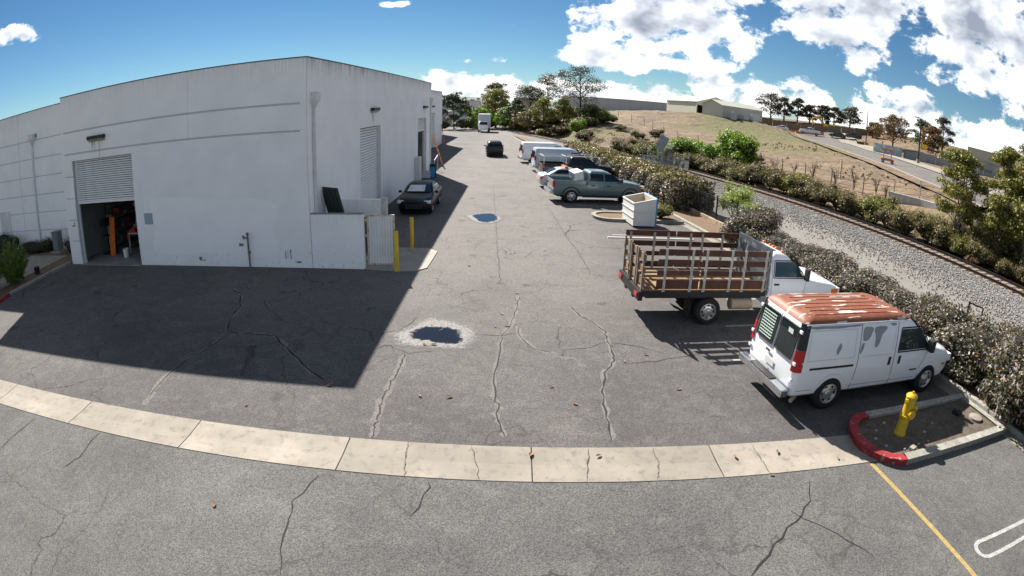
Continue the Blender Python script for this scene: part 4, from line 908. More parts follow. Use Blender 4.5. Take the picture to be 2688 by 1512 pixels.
        b = MB(); b.add([(-1.125, sd * .84, .96), (-1.115, sd * .94, .96), (-1.0, sd * 1.012, .96), (-.93, sd * 1.012, .96), (-1.085, sd * .84, 1.42), (-1.07, sd * .92, 1.42), (-.96, sd * .972, 1.42), (-.9, sd * .972, 1.42)], [(0, 1, 5, 4), (1, 2, 6, 5), (2, 3, 7, 6)]); b.build('tail_light', m_red, v, 60)
        b = MB(); b.add([(-1.085, sd * .84, 1.425), (-1.07, sd * .925, 1.425), (-.96, sd * .975, 1.425), (-.9, sd * .975, 1.425), (-.995, sd * .74, 1.96), (-.975, sd * .80, 1.96), (-.88, sd * .862, 1.96), (-.82, sd * .866, 1.96)], [(0, 1, 5, 4), (1, 2, 6, 5), (2, 3, 7, 6)]); b.build('corner_trim', m_trim, v, 60)
        MB().box(4.2, 4.4, min(sd * .62, sd * .97), max(sd * .62, sd * .97), .78, .98).build('headlight', m_head, v, bevel=.02)
        B.side_line(MB(), [(-.82, 1.2), (.52, 1.2), (.52, 1.82), (-.78, 1.82), (-.82, 1.2)], sd, .014).build('panel_edge_shadow', pm('van_shadow_line', (.52, .54, .57), .4), v); B.side_line(MB(), [(.78, 1.2), (1.82, 1.2), (1.82, 1.82)], sd, .012).build('panel_edge_shadow', pm('van_shadow_line', (.52, .54, .57), .4), v)  # flat grey lines paint the shadow of pressed panel edges
    # bare grey primer where the paint has come off the side
    m_prim = pm('bare_primer', (.26, .28, .31), .6, var=(5, .1))
    def flake(poly, nm='paint_loss'):
        P = [q for q in blobby(poly, 3, .006)]; c = np.mean(P, 0); vs = [(x, -(B.W(z) + .0045), z) for x, z in P] + [(c[0], -(B.W(c[1]) + .0045), c[1])]
        n = len(P); MB().add(vs, [(i, (i + 1) % n, n) for i in range(n)]).build(nm, m_prim, v)
    flake([(-.02, 1.43), (.06, 1.55), (.09, 1.44), (.02, 1.28), (-.04, 1.36)]); flake([(.74, 1.83), (1.02, 1.83), (1.0, 1.7), (.92, 1.58), (.78, 1.55), (.73, 1.6)]); flake([(1.1, 1.83), (1.5, 1.83), (1.36, 1.66), (1.25, 1.42), (1.14, 1.4), (1.13, 1.6)]); flake([(.71, 1.48), (.79, 1.5), (.77, 1.38), (.72, 1.26), (.69, 1.3)]); flake([(-.85, 1.905), (.6, 1.905), (.58, 1.875), (.1, 1.86), (-.4, 1.85), (-.8, 1.865)]); flake([(1.6, 1.9), (1.8, 1.9), (1.78, 1.84), (1.64, 1.86)])
    b = MB(); b.add([(B.XR(.5) - .004, -.012, .5), (B.XR(.5) - .004, .012, .5), (B.XR(1.9) - .008, .012, 1.9), (B.XR(1.9) - .008, -.012, 1.9)], [(0, 1, 2, 3)]); b.build('rear_door_gap', m_gap, v)
    b = MB(); b.box(-1.34, -1.13, -.98, .98, .40, .58); b.build('rear_bumper', m_chrome, v, bevel=.03); MB().box(-1.33, -1.14, -.45, .45, .582, .6).build('bumper_step', m_trim, v)
    b = MB(); b.box(4.32, 4.55, -.96, .96, .40, .62); b.build('front_bumper', m_trim, v, bevel=.05); MB().box(4.38, 4.46, -.6, .6, .68, .95).build('grille', m_trim, v, bevel=.02)
    MB().box(-.9, 4.1, -.8, .8, .28, .5).build('underbody', m_under, v)
    MB().cyl((-.55, -.62, .3), (-.95, -.9, .26), .045).build('exhaust_pipe', pm('exhaust', (.4, .33, .26), .6, var=(9, .3)), v, 40)
    for x in (0, 3.43):
        for y in (-.885, .885): add_wheel(v, x, y, .39, .26, 'van')
    for sd in (-1, 1):
        for z in (.75, 1.1, 1.75): y_ = sd * (B.W(z) - .13); MB().box(B.XR(z) - .018, B.XR(z) + .02, min(y_, y_ + sd * .1), max(y_, y_ + sd * .1), z, z + .07).build('door_hinge', m_van, v, bevel=.01)
        b = MB(); b.tube([(-.93, sd * .868, 1.945), (0, sd * .872, 1.948), (1.5, sd * .872, 1.948), (2.3, sd * .868, 1.94)], .014, 6); b.build('drip_rail', m_van, v, 60)
        y_ = sd * (B.W(.62) + .004); MB().box(3.98, 4.12, min(y_, y_ + sd * .008), max(y_, y_ + sd * .008), .72, .78).build('side_marker', m_amber, v)
        y_ = sd * (B.W(.72) + .003); MB().box(2.62, 2.9, min(y_, y_ + sd * .006), max(y_, y_ + sd * .006), .70, .735).build('badge', m_trim, v)
    MB().box(-1.14, -1.12, .04, .2, .98, 1.03).build('rear_handle', m_trim, v, bevel=.008)
    b = MB(); b.tube([(3.36, -.1, 1.36), (3.1, -.5, 1.56)], .01, 5); b.build('wiper', m_trim, v); b = MB(); b.tube([(3.36, .45, 1.36), (3.1, .05, 1.56)], .01, 5); b.build('wiper', m_trim, v)
    MB().box(-1.122, -1.118, -.18, .18, .72, .86).build('number_plate', pm('plate_white', (.6, .6, .58), .5), v)
    return v
white_van((6.72, 10.36, 0), R_(6.5))

# ------------------------------------------------------------------ flatbed stake truck
def stake_truck(loc, rz):
    v = thing('stake_bed_truck', 'white stake bed truck with brown wooden side racks beside the van', 'truck', loc, rz)
    m_cab = pm('cab_white', (.74, .76, .79), .25, coat=.4, var=(1, .03)); m_wood = pm('stake_wood', (.075, .033, .021), .75, var=(2.5, .3), streak=(8, .6, (.125, .066, .042)), bump=(20, .3), objrand=.35); m_pale = pm('pale_wood', (.27, .165, .08), .75, var=(2, .3), bump=(20, .3), objrand=.25); m_stake = pm('grey_stake', (.34, .34, .31), .5, metal=.2, var=(6, .25), var2=(9, .4, (.25, .2, .16)))
    B = Body([(.50, 1.95, 4.55, .88, .06, .25), (.62, 1.92, 4.70, .97, .06, .28), (.95, 1.92, 4.74, .985, .06, .28), (1.12, 1.92, 4.70, .98, .06, .28, .1), (1.2, 1.92, 4.5, .975, .06, .3, .1), (1.30, 1.92, 3.8, .96, .06, .3, .1), (1.36, 1.92, 3.42, .945, .06, .2, .09), (1.42, 1.92, 3.32, .935, .06, .2, .09),
              (1.85, 1.95, 2.86, .845, .08, .2, .09), (1.98, 1.97, 2.70, .81, .1, .2, .09), (2.05, 2.02, 2.55, .74, .14, .25, .08), (2.08, 2.12, 2.4, .55, .2, .2)])
    body = B.mb().build('cab', m_cab, v, 32); cut_arches(body, [(3.75, .42, .47)], 1.3)
    for sd in (-1, 1):
        B.side(((2.12, 3.2, 1.40), (2.14, 2.82, 1.84)), sd, .006).build('window', m_glass2, v)
        B.side_line(MB(), [(2.09, 1.37), (3.26, 1.37), (2.84, 1.87), (2.11, 1.87), (2.09, 1.37)], sd, .03, .004).build('window_seal', m_trim, v)
        B.side_line(MB(), [(2.04, .62), (2.04, 1.9)], sd).build('door_gap', m_gap, v); B.side_line(MB(), [(3.2, .62), (3.3, 1.35)], sd).build('door_gap', m_gap, v)
        y = sd * (B.W(1.2) + .01); MB().box(2.12, 2.3, min(y, y + sd * .02), max(y, y + sd * .02), 1.16, 1.21).build('door_handle', m_trim, v)
        b = MB(); b.box(3.15, 3.2, min(sd * .93, sd * 1.15), max(sd * .93, sd * 1.15), 1.4, 1.44).box(3.12, 3.22, min(sd * 1.05, sd * 1.25), max(sd * 1.05, sd * 1.25), 1.36, 1.72); b.build('mirror', m_trim, v, bevel=.02)
        MB().box(4.5, 4.72, min(sd * .62, sd * .96), max(sd * .62, sd * .96), .86, 1.08).build('headlight', m_head, v, bevel=.02); MB().box(4.35, 4.62, min(sd * .93, sd * .99), max(sd * .93, sd * .99), .88, 1.06).build('indicator', m_amber, v)
    B.end(True, .80, .70, 1.46, 1.92, .012).build('windscreen', m_glass2, v)
    b = MB(); b.box(4.7, 4.78, -.58, .58, .72, 1.08); b.build('grille', m_chrome, v, bevel=.02); MB().box(4.62, 4.9, -.98, .98, .42, .64).build('front_bumper', m_chrome, v, bevel=.03)
    for y in (-.6, -.2, 0, .2, .6): MB().sphere((2.5, y, 2.085), .075, .05, .04, 10, 6).build('roof_marker_lamp', m_amber, v, 60)
    for y_ in (-.45, .3): MB().box(-2.1, 4.3, y_, y_ + .15, .62, .85).build('chassis_rail', m_under, v)
    b = MB(); b.box(-2.0, 1.8, -1.08, 1.08, .86, 1.0).box(-1.9, 1.7, -1.0, 1.0, .78, .86); b.build('bed_frame', m_black, v)
    for k in range(9): y = -1.04 + k * .2325; MB().box(-2.02, 1.8, y, y + .222, 1.001, 1.04).build('deck_plank', m_pale, v)
    # near and far racks
    def rack(y, boards, segs, stakes, sd, top):
        for z0, z1 in boards:
            for xa, xb in segs: MB().box(xa, xb, y - .018, y + .018, z0, z1).build('side_board', m_wood, v, bevel=.006)
        for x in stakes: MB().box(x - .038, x + .038, min(y + sd * .019, y + sd * .047), max(y + sd * .019, y + sd * .047), 1.0, top).build('stake', m_stake, v)
    rack(-1.08, [(1.07, 1.34), (1.46, 1.6), (1.73, 1.9), (2.02, 2.18)], [(-1.66, -.42), (-.38, 1.76)], [-1.45, -.68, -.26, .52, .95, 1.66], -1, 2.2)
    rack(1.08, [(1.07, 1.25), (1.42, 1.56), (1.72, 1.88), (2.02, 2.2)], [(-2.0, -.4), (-.36, 1.76)], [-1.85, -1.1, -.65, .1, .5, 1.2], -1, 2.15)
    # rear racks of paler boards with grey posts
    for y0, y1 in ((-1.0, -.38), (-.34, .3), (.34, 1.0)):
        for z0, z1 in ((1.1, 1.34), (1.46, 1.64), (1.78, 1.98)): MB().box(-2.0, -1.965, y0, y1, z0, z1).build('tail_board', m_pale, v, bevel=.006)
        for y in (y0 + .06, y1 - .06): MB().box(-2.05, -2.002, y - .03, y + .03, 1.0, 2.06).build('stake', pm('weathered_post', (.22, .19, .165), .8, var=(5, .3)), v)
    # bulkhead behind the cab with expanded metal screen
    m_bulk = pm('bulkhead_steel', (.10, .12, .135), .45, metal=.4, var=(3, .35), var2=(6, .5, (.32, .35, .37), .55, .7))
    b = MB(); b.box(1.80, 1.85, -1.08, 1.08, 1.04, 1.5).box(1.80, 1.85, -1.08, -.75, 1.5, 2.26).box(1.80, 1.85, .75, 1.08, 1.5, 2.26).box(1.80, 1.85, -.75, .75, 2.02, 2.26); b.build('bulkhead', m_bulk, v)
    b = MB()
    for k in range(-10, 22):
        y = -.75 + k * .075; a = (1.825, max(-.75, y), 1.5 + max(0, -.75 - y)); 
        c = (1.825, min(.75, y + .52), 2.02 - max(0, y + .52 - .75))
        if c[2] > a[2] and c[1] > a[1]: b.bar(a, c, .016, .016)
    b.build('mesh_screen', m_bulk, v)
    b = MB(); b.cyl((.72, -.95, .6), (1.4, -.95, .6), .17, n=18); b.build('fuel_tank', pm('tank_dust', (.36, .29, .2), .6, var=(4, .2)), v, 40)
    MB().box(-2.12, -2.0, -1.05, 1.05, .72, .98).build('rear_sill', m_black, v)
    for sd in (-1, 1):
        MB().box(-2.15, -2.121, min(sd * .7, sd * .95), max(sd * .7, sd * .95), .8, .92).build('tail_light', m_red, v)
        add_wheel(v, 0, sd * .98, .40, .22, 'truck'); add_wheel(v, 0, sd * .72, .40, .22, 'truck'); add_wheel(v, 3.75, sd * .86, .40, .24, 'truck')
        MB().box(-.6, -.58, min(sd * .65, sd * 1.05), max(sd * .65, sd * 1.05), .25, .85).build('mud_flap', m_under, v)
    MB().cyl((0, -.9, .4), (0, .9, .4), .07).build('axle', m_under, v, 40)
    b = MB(); b.tube([(1.2, .4, 1.12), (.6, .3, 1.1), (.2, .5, 1.1), (.9, .7, 1.12)], .06, 8); 
    o = MB().box(-1.4, 1.4, -.03, .03, 0, .05).build('pale_pole', pm('pole_white', (.6, .6, .57), .5), None); tag(o, 'long pale pole lying along the top of the truck rack', 'pole')
    M_ = Matrix.Translation(Vector(loc)) @ Matrix.Rotation(rz, 4, 'Z') @ Matrix.Translation(Vector((-1.15, 1.14, 1.9))); o.matrix_world = M_
    return v
stake_truck((5.42, 15.3, 0), R_(4.5))

# ------------------------------------------------------------------ cars and pickups from a few shapes
def wheels4(v, wb, tr, r, w, style='alloy'):
    for x in (0, wb):
        for s in (-1, 1): add_wheel(v, x, s * tr, r, w, style)
def car(name, label, cat, kind, colour, loc, rz, group=None, far=False, metal=.3, extras=None):
    v = thing(name, label, cat, loc, rz, group); key = 'paint_%.3f_%.3f_%.3f' % colour
    mp_ = pm(key, colour, .3, metal=metal, coat=.6 if sum(colour) > .1 else .12, spec=.4 if sum(colour) > .1 else .2)
    if kind in ('sedan', 'suv'):
        if kind == 'sedan':
            wb, tr, wr = 2.7, .77, .32
            lo = [(.22, -.85, 3.5, .82, .2, .3), (.34, -.98, 3.62, .87, .25, .35), (.55, -1.03, 3.66, .90, .28, .4, .12), (.72, -1.02, 3.62, .905, .28, .42, .14), (.82, -.99, 3.45, .90, .28, .42, .14), (.90, -.95, 3.0, .885, .28, .4, .12), (.96, -.86, 2.55, .865, .28, .3, .1), (1.0, -.7, 2.42, .85, .28, .25, .1)]
            hi_ = [(.97, -.55, 2.42, .82, .2, .2, .1), (1.12, -.30, 2.12, .78, .2, .2, .1), (1.3, .05, 1.72, .69, .22, .22, .08), (1.40, .30, 1.45, .62, .25, .25, .08), (1.45, .55, 1.2, .48, .25, .25)]
            gl = [((-.1, 1.02, 1.03), (.28, 1.0, 1.33)), ((1.08, 2.05, 1.03), (1.06, 1.52, 1.33))]
            ws = (.70, .56, 1.04, 1.36); rwz = (1.04, 1.36)
        else:
            wb, tr, wr = 2.7, .79, .36
            lo = [(.26, -.8, 3.45, .84, .2, .3), (.4, -.9, 3.58, .9, .2, .35), (.7, -.93, 3.62, .93, .22, .4, .12), (.9, -.92, 3.58, .93, .22, .4, .12), (1.0, -.9, 3.35, .92, .22, .4, .12), (1.08, -.88, 2.75, .90, .22, .3, .1), (1.12, -.86, 2.6, .89, .22, .25, .1)]
            hi_ = [(1.1, -.84, 2.55, .87, .15, .2, .1), (1.4, -.7, 2.1, .78, .15, .2, .1), (1.6, -.55, 1.75, .70, .18, .22, .1), (1.68, -.4, 1.5, .6, .2, .25)]
            gl = [((-.6, .2, 1.16), (-.45, .18, 1.52)), ((.26, 1.12, 1.16), (.24, 1.1, 1.52)), ((1.18, 2.25, 1.16), (1.16, 1.75, 1.52))]
            ws = (.74, .62, 1.17, 1.58); rwz = (1.17, 1.55)
        Lo = Body(lo); Hi = Body(hi_)
        body = Lo.mb().build('body', mp_, v, 34); cut_arches(body, [(0, wr, wr + .07), (wb, wr, wr + .07)], 1.2)
        Hi.mb().build('cabin', mp_, v, 34)
        for sd in (-1, 1):
            for q in gl: Hi.side(q, sd, .008).build('window', m_glass, v)
            y = sd * (Lo.W(.9) + .02); MB().box(wb - .68, wb - .52, min(y, y + sd * .17), max(y, y + sd * .17), .98, 1.1).build('mirror', mp_, v, bevel=.02)
            xf = Lo.XF(.68); MB().box(xf - .42, xf - .12, min(sd * .52, sd * .87), max(sd * .52, sd * .87), .62, .78).build('headlight', m_head, v, bevel=.03)
            xr = Lo.XR(.75); MB().box(xr + .02, xr + .3, min(sd * .55, sd * .88), max(sd * .55, sd * .88), .70, .84).build('tail_light', m_red, v, bevel=.02)
            if not far:
                Lo.side_line(MB(), [(1.04, .34), (1.04, .95)], sd).build('door_gap', m_gap, v); Lo.side_line(MB(), [(2.1, .34), (2.2, .9)], sd).build('door_gap', m_gap, v); Lo.side_line(MB(), [(.22, .6), (.2, .95)], sd).build('door_gap', m_gap, v)
                for x in (.35, 1.2): yy_ = sd * (Lo.W(.82) + .005); MB().box(x, x + .16, min(yy_, yy_ + sd * .02), max(yy_, yy_ + sd * .02), .83, .86).build('door_handle', mp_, v)
        Hi.end(True, ws[0], ws[1], ws[2], ws[3], .012).build('windscreen', m_glass2, v); Hi.end(False, ws[0] - .05, ws[1] - .02, rwz[0], rwz[1], .012).build('rear_window', m_glass, v)
        MB().box(Lo.XF(.5) - .14, Lo.XF(.5) - .004, -.45, .45, .36, .58).build('grille', m_trim, v, bevel=.02)
        MB().box(-.7, wb + .6, -.7, .7, .18, .32).build('underbody', m_under, v); wheels4(v, wb, tr, wr, .2)
    elif kind == 'pickup':
        wb, tr, wr = 3.7, .86, .41
        lo = [(.46, -1.05, 4.45, .9, .06, .3), (.56, -1.1, 4.62, .97, .08, .35), (.9, -1.12, 4.70, 1.0, .08, .38, .1), (1.12, -1.12, 4.66, .995, .08, .4, .12)]
        hood = [(1.12, 3.0, 4.64, .985, .05, .4, .12), (1.2, 3.0, 4.5, .97, .05, .4, .14), (1.28, 3.0, 4.1, .93, .05, .4, .14), (1.34, 3.0, 3.5, .88, .05, .3, .1), (1.36, 3.0, 3.3, .8, .05, .2, .1)]
        cab = [(1.12, .92, 3.45, .985, .06, .12, .06), (1.3, .94, 3.36, .96, .06, .15, .08), (1.36, .95, 3.26, .945, .06, .15, .09), (1.6, 1.0, 2.88, .87, .08, .2, .09), (1.82, 1.06, 2.5, .79, .1, .22, .09), (1.91, 1.14, 2.3, .72, .15, .25, .08), (1.945, 1.3, 2.1, .5, .2, .25)]
        Lo = Body(lo); Hd = Body(hood); Hi = Body(cab)
        body = Lo.mb().build('body', mp_, v, 34); cut_arches(body, [(0, wr, wr + .11), (wb, wr, wr + .11)], 1.3)
        Hd.mb().build('hood', mp_, v, 34); Hi.mb().build('cab', mp_, v, 34)
        [MB().box(*q, 1.121, 1.38).build('bed_side', mp_, v, bevel=.02) for q in ((-1.11, .9, -.99, -.9), (-1.11, .9, .9, .99), (.84, .91, -.899, .899))]; MB().box(-1.13, -1.07, -.899, .899, 1.121, 1.37).build('tailgate', mp_, v, bevel=.02)
        MB().box(-1.06, .83, -.89, .89, 1.1, 1.126).build('bed_floor', m_trim, v)
        for sd in (-1, 1):
            Hi.side(((1.12, 1.98, 1.36), (1.2, 1.96, 1.78)), sd, .008).build('window', m_glass, v); Hi.side(((2.06, 3.12, 1.36), (2.04, 2.52, 1.78)), sd, .008).build('window', m_glass, v)
            y = sd * .97; MB().box(2.98, 3.14, min(y, y + sd * .24), max(y, y + sd * .24), 1.32, 1.54).build('mirror', m_trim, v, bevel=.03)
            MB().box(4.3, 4.62, min(sd * .68, sd * .985), max(sd * .68, sd * .985), .98, 1.15).build('headlight', m_head, v, bevel=.02); MB().box(4.28, 4.42, min(sd * .975, sd * .995), max(sd * .975, sd * .995), .95, 1.15).build('indicator', m_amber, v)
            MB().box(-1.15, -.98, min(sd * .86, sd * 1.01), max(sd * .86, sd * 1.01), 1.0, 1.33).build('tail_light', m_red, v, bevel=.02)
            if not far:
                Lo.side_line(MB(), [(2.02, .6), (2.02, 1.12)], sd).build('door_gap', m_gap, v); Lo.side_line(MB(), [(3.1, .6), (3.12, 1.12)], sd).build('door_gap', m_gap, v); Lo.side_line(MB(), [(.98, .7), (1.0, 1.12)], sd).build('door_gap', m_gap, v); Lo.side_line(MB(), [(.9, .5), (.9, 1.12)], sd, .02).build('door_gap', m_gap, v)
                for x in (1.2, 2.14): yy_ = sd * (Lo.W(1.1) + .004); MB().box(x, x + .24, min(yy_, yy_ + sd * .03), max(yy_, yy_ + sd * .03), 1.06, 1.11).build('door_handle', m_trim, v)
                MB().box(.7, 3.0, min(sd * .8, sd * 1.0), max(sd * .8, sd * 1.0), .36, .43).build('running_board', m_trim, v, bevel=.02)
                for ax in (0, wb):
                    b = MB(); vs = []
                    for t in np.linspace(R_(10), R_(170), 15):
                        for rr_, e in ((wr + .11, .0), (wr + .14, .02), (wr + .19, .003)): x, z = ax + rr_ * math.cos(t), wr + rr_ * math.sin(t); vs.append((x, sd * (Lo.W(z) + e), z))
                    b.add(vs, [(3 * i + k, 3 * i + k + 1, 3 * i + k + 4, 3 * i + k + 3) for i in range(14) for k in range(2)]); b.build('wheel_arch', m_trim, v, 60)
        Hi.end(True, .82, .66, 1.4, 1.84, .012).build('windscreen', m_glass2, v); Hi.end(False, .8, .64, 1.4, 1.8, .01).build('rear_window', m_glass, v)
        MB().box(4.55, 4.72, -.62, .62, .72, 1.1).build('grille', m_trim, v, bevel=.03); MB().box(4.55, 4.8, -.95, .95, .5, .7).build('front_bumper', mp_, v, bevel=.04); MB().box(-1.3, -1.12, -.95, .95, .55, .76).build('rear_bumper', m_chrome, v, bevel=.03)
        MB().box(-.8, 4.3, -.7, .7, .36, .55).build('underbody', m_under, v); wheels4(v, wb, tr, wr, .28)
    elif kind == 'van':
        wb, tr, wr = 3.43, .86, .36
        B = Body([(.34, -1.05, 4.2, .9, .1, .25), (.5, -1.12, 4.42, 1.0, .12, .3), (1.0, -1.12, 4.4, 1.0, .12, .3, .1), (1.12, -1.1, 4.1, 1.0, .12, .3, .1), (1.3, -1.1, 3.4, .98, .12, .2, .1), (1.9, -1.05, 2.6, .9, .12, .2, .09), (2.02, -1.0, 2.4, .83, .15, .25), (2.08, -.85, 2.1, .6, .2, .25)])
        body = B.mb().build('body', mp_, v, 34); cut_arches(body, [(0, wr, wr + .08), (wb, wr, wr + .08)], 1.3)
        for sd in (-1, 1):
            B.side(((2.05, 3.2, 1.26), (2.08, 2.8, 1.75)), sd, .008).build('window', m_glass, v); MB().box(-1.14, -1.0, min(sd * .85, sd * 1.0), max(sd * .85, sd * 1.0), 1.0, 1.4).build('tail_light', m_red, v)
            B.end(False, .72 if sd > 0 else -.08, .7 if sd > 0 else -.08, 1.2, 1.8, .012, .08 if sd > 0 else -.72, .08 if sd > 0 else -.7).build('window', m_glass, v); MB().box(3.05, 3.15, min(sd * .98, sd * 1.2), max(sd * .98, sd * 1.2), 1.22, 1.5).build('mirror', m_trim, v)
            MB().box(4.2, 4.42, min(sd * .6, sd * .96), max(sd * .6, sd * .96), .78, .98).build('headlight', m_head, v)
        B.end(True, .8, .72, 1.36, 1.86, .012).build('windscreen', m_glass, v); MB().box(-1.3, -1.12, -.96, .96, .4, .58).build('rear_bumper', m_chrome, v, bevel=.03); MB().box(4.35, 4.52, -.9, .9, .4, .62).build('front_bumper', m_trim, v, bevel=.03); MB().box(-.9, 4.1, -.8, .8, .28, .45).build('underbody', m_under, v); wheels4(v, wb, tr, wr, .24)
    if extras: extras(v)
    return v
# black sedan nosed towards the camera by the side wall
def sunshade(v):
    b = MB(); vs = []
    for i in range(6):
        f = i / 5; z = 1.06 + .26 * f; x = 2.24 - .62 * f * .93 + .03
        for y in (-.58 + .1 * f, .36 - .02 * f): vs.append((x, y, z + .02))
    MB().add(vs, [(2 * i, 2 * i + 1, 2 * i + 3, 2 * i + 2) for i in range(5)]).build('sunshade', pm('sunshade_white', (.62, .66, .64), .35, var=(3, .2)), v)
car('sedan', 'black sedan with a white windscreen sunshade parked along the warehouse side wall', 'car', 'sedan', (.004, .0042, .005), (-5.12, 31.75, 0), R_(-90), metal=0.0, extras=sunshade)
# grey-green crew cab pickup
def bed_box(v):
    o = MB(); o.box(-.3, .8, -.8, .8, 1.15, 1.16); b = MB(); b.add([(.42, -.78, 1.2), (.82, -.78, 1.2), (.82, .78, 1.2), (.42, .78, 1.2), (.18, -.78, 1.78), (.72, -.78, 1.93), (.72, .78, 1.93), (.18, .78, 1.78)], [(0, 3, 2, 1), (4, 5, 6, 7), (0, 1, 5, 4), (1, 2, 6, 5), (2, 3, 7, 6), (3, 0, 4, 7)]); b.build('tool_box', pm('white_box', (.66, .67, .68), .4), v, bevel=.02)
car('pickup_truck', 'grey green crew cab pickup parked nose to the hedge behind the metal bin', 'pickup', 'pickup', (.125, .19, .205), (3.22, 34.15, 0), R_(8), metal=.25, extras=bed_box)
def light_bar(v):
    b = MB(); b.box(.75, 1.0, -.62, .62, 1.46, 1.56)
    b.build('light_bar', m_amber, v, bevel=.03)
car('sedan', 'silver sedan with an amber light bar on its roof behind the grey green pickup', 'car', 'sedan', (.5, .52, .53), (2.6, 39.6, 0), R_(8), extras=light_bar)
def pipe_rack(v):
    b = MB()
    for s in (-.9, .9):
        b.bar((-1.0, s, 1.38), (-1.0, s, 1.95), .05).bar((.7, s, 1.38), (.7, s, 1.95), .05).bar((-1.2, s, 1.95), (3.2, s, 1.98), .05)
    b.bar((-1.0, -.9, 1.95), (-1.0, .9, 1.95), .05).bar((.7, -.9, 1.95), (.7, .9, 1.95), .05); b.build('ladder_rack', pm('rack_white', (.6, .62, .63), .4), v)
car('pickup_truck', 'black pickup with a pale ladder rack beside the silver sedan', 'pickup', 'pickup', (.02, .022, .025), (3.0, 43.4, 0), R_(8), extras=pipe_rack)
car('cargo_van', 'pale blue grey cargo van parked far down the hedge', 'van', 'van', (.48, .54, .60), (2.6, 49.5, 0), R_(8), metal=.0)
car('cargo_van', 'white cargo van furthest along the hedge row', 'van', 'van', (.7, .72, .74), (1.6, 56.5, 0), R_(8), metal=.0)
car('suv', 'dark grey sport utility car standing in the far lane of the yard', 'car', 'suv', (.03, .032, .035), (-2.3, 62, 0), R_(95), far=True)
# box truck at the end of the yard
t = thing('box_truck', 'white box truck standing at the far end of the yard', 'truck', (-6.6, 118, 0), R_(-90)); m_bx = pm('box_white', (.70, .72, .74), .45, var=(1, .05))
MB().box(-2.2, 2.2, -1.2, 1.2, 1.0, 3.75).build('cargo_box', m_bx, t, bevel=.04); MB().box(2.2, 2.24, -1.05, 1.05, 2.3, 3.6).build('box_front_panel', pm('panel_blue', (.42, .46, .54), .4), t)
Bc = Body([(.5, 2.3, 4.1, .95, .05, .2), (1.2, 2.3, 4.15, 1.0, .05, .2), (1.5, 2.3, 4.0, .98, .05, .2), (2.2, 2.3, 3.4, .9, .05, .2), (2.35, 2.35, 3.1, .8, .1, .2)]); Bc.mb().build('cab', m_bx, t, 34); Bc.end(True, .85, .78, 1.6, 2.15, .012).build('windscreen', m_glass, t); MB().box(-2.1, 3.9, -.45, .45, .6, .98).build('chassis', m_under, t)
for x in (-1.2, 3.2):
    for s in (-1, 1): add_wheel(t, x, s * .95, .42, .26, 'far')
# ================================================================== TERRAIN BEYOND THE RAILWAY
CP = np.array([(28.5, 39, .5), (30.5, 30, .5), (33.5, 38, 1.9), (35, 33, 1.9), (36, 27, 1.8), (40, 42, 2.75), (45, 57, 3.15), (56, 91, 3.7), (63, 115, 4.0), (70, 140, 4.4), (49, 42, 3.1), (54, 56, 3.5), (65, 88, 3.9), (74, 112, 4.3), (63, 78, 3.9), (72, 90, 3.9), (80, 82, 4.1), (90, 76, 4.6),
               (84, 118, 4.5), (70, 132, 4.3), (76, 129, 4.8), (82, 125, 5.2), (85, 123, 5.7), (75, 158, 7.7), (90, 150, 8.8), (103, 141, 8.8), (82, 104, 5.6), (98, 112, 8), (96, 131, 7.4), (100, 92, 7.2), (60, 42, 3.9),
               (23.6, 138, 3.6), (27.8, 137, 6.0), (37, 135, 6.4), (43.8, 133, 6.6), (50, 130.6, 6.6), (58, 128, 6.2), (42, 155, 6.6), (55, 140, 6.7), (61.5, 135, 6.4), (64, 133, 5.6), (20, 140, 2.2),
               (33, 112, 3.3), (24.6, 87, 1.5), (45, 117, 4.5), (33, 68, 2.2), (29, 47, 1.2), (25.5, 46, .4), (25, 58, .5), (20, 64, .3), (16, 80, .8), (10, 98, 2.4), (16, 105, 2.8), (2, 115, 1.5), (-8, 131, .2), (12, 110, 3.2), (6, 116, 2.6),
               (-2, 230, 3.5), (30, 222, 5), (60, 215, 7), (150, 200, 10), (150, 80, 10), (120, 20, 6), (-40, 220, 1.0), (60, 10, 3), (40, 0, 1.2), (0, 160, 2.0), (-30, 160, .3), (20, 330, 4), (200, 330, 12), (250, 60, 12), (90, -20, 4)])
_A = np.linalg.norm(CP[:, None, :2] - CP[None, :, :2], axis=2); _n = len(CP)
_M = np.zeros((_n + 1, _n + 1)); _M[:_n, :_n] = _A; _M[:_n, _n] = 1; _M[_n, :_n] = 1
_W = np.linalg.solve(_M + np.diag([1e-6] * _n + [0]), np.append(CP[:, 2], 0))
def hz(x, y):
    x = np.atleast_1d(np.asarray(x, float)); y = np.atleast_1d(np.asarray(y, float))
    d = np.sqrt((x[:, None] - CP[None, :, 0]) ** 2 + (y[:, None] - CP[None, :, 1]) ** 2 + .8)
    z = d @ _W[:_n] + _W[_n]; u = x - np.interp(y, RAIL[:, 1], RAIL[:, 0])
    s = np.clip((u - 3.0) / 6.0, 0, 1); s = s * s * (3 - 2 * s)
    return np.clip(z, -.5, 14) * s
def h1(x, y): return float(hz(x, y)[0])
gy = np.concatenate([np.linspace(-20, 20, 12), np.linspace(22, 160, 93), np.linspace(165, 340, 24)]); gu = np.concatenate([np.linspace(2.2, 90, 70), np.linspace(94, 260, 30)])
GX = np.interp(gy, RAIL[:, 1], RAIL[:, 0])[:, None] + gu[None, :]; GY = np.repeat(gy[:, None], len(gu), 1)
GZ = hz(GX.ravel(), GY.ravel()) + rng.normal(0, .075, GX.size) * np.clip(gu - 6, 0, 6)[None].repeat(len(gy), 0).ravel() / 6 - .02
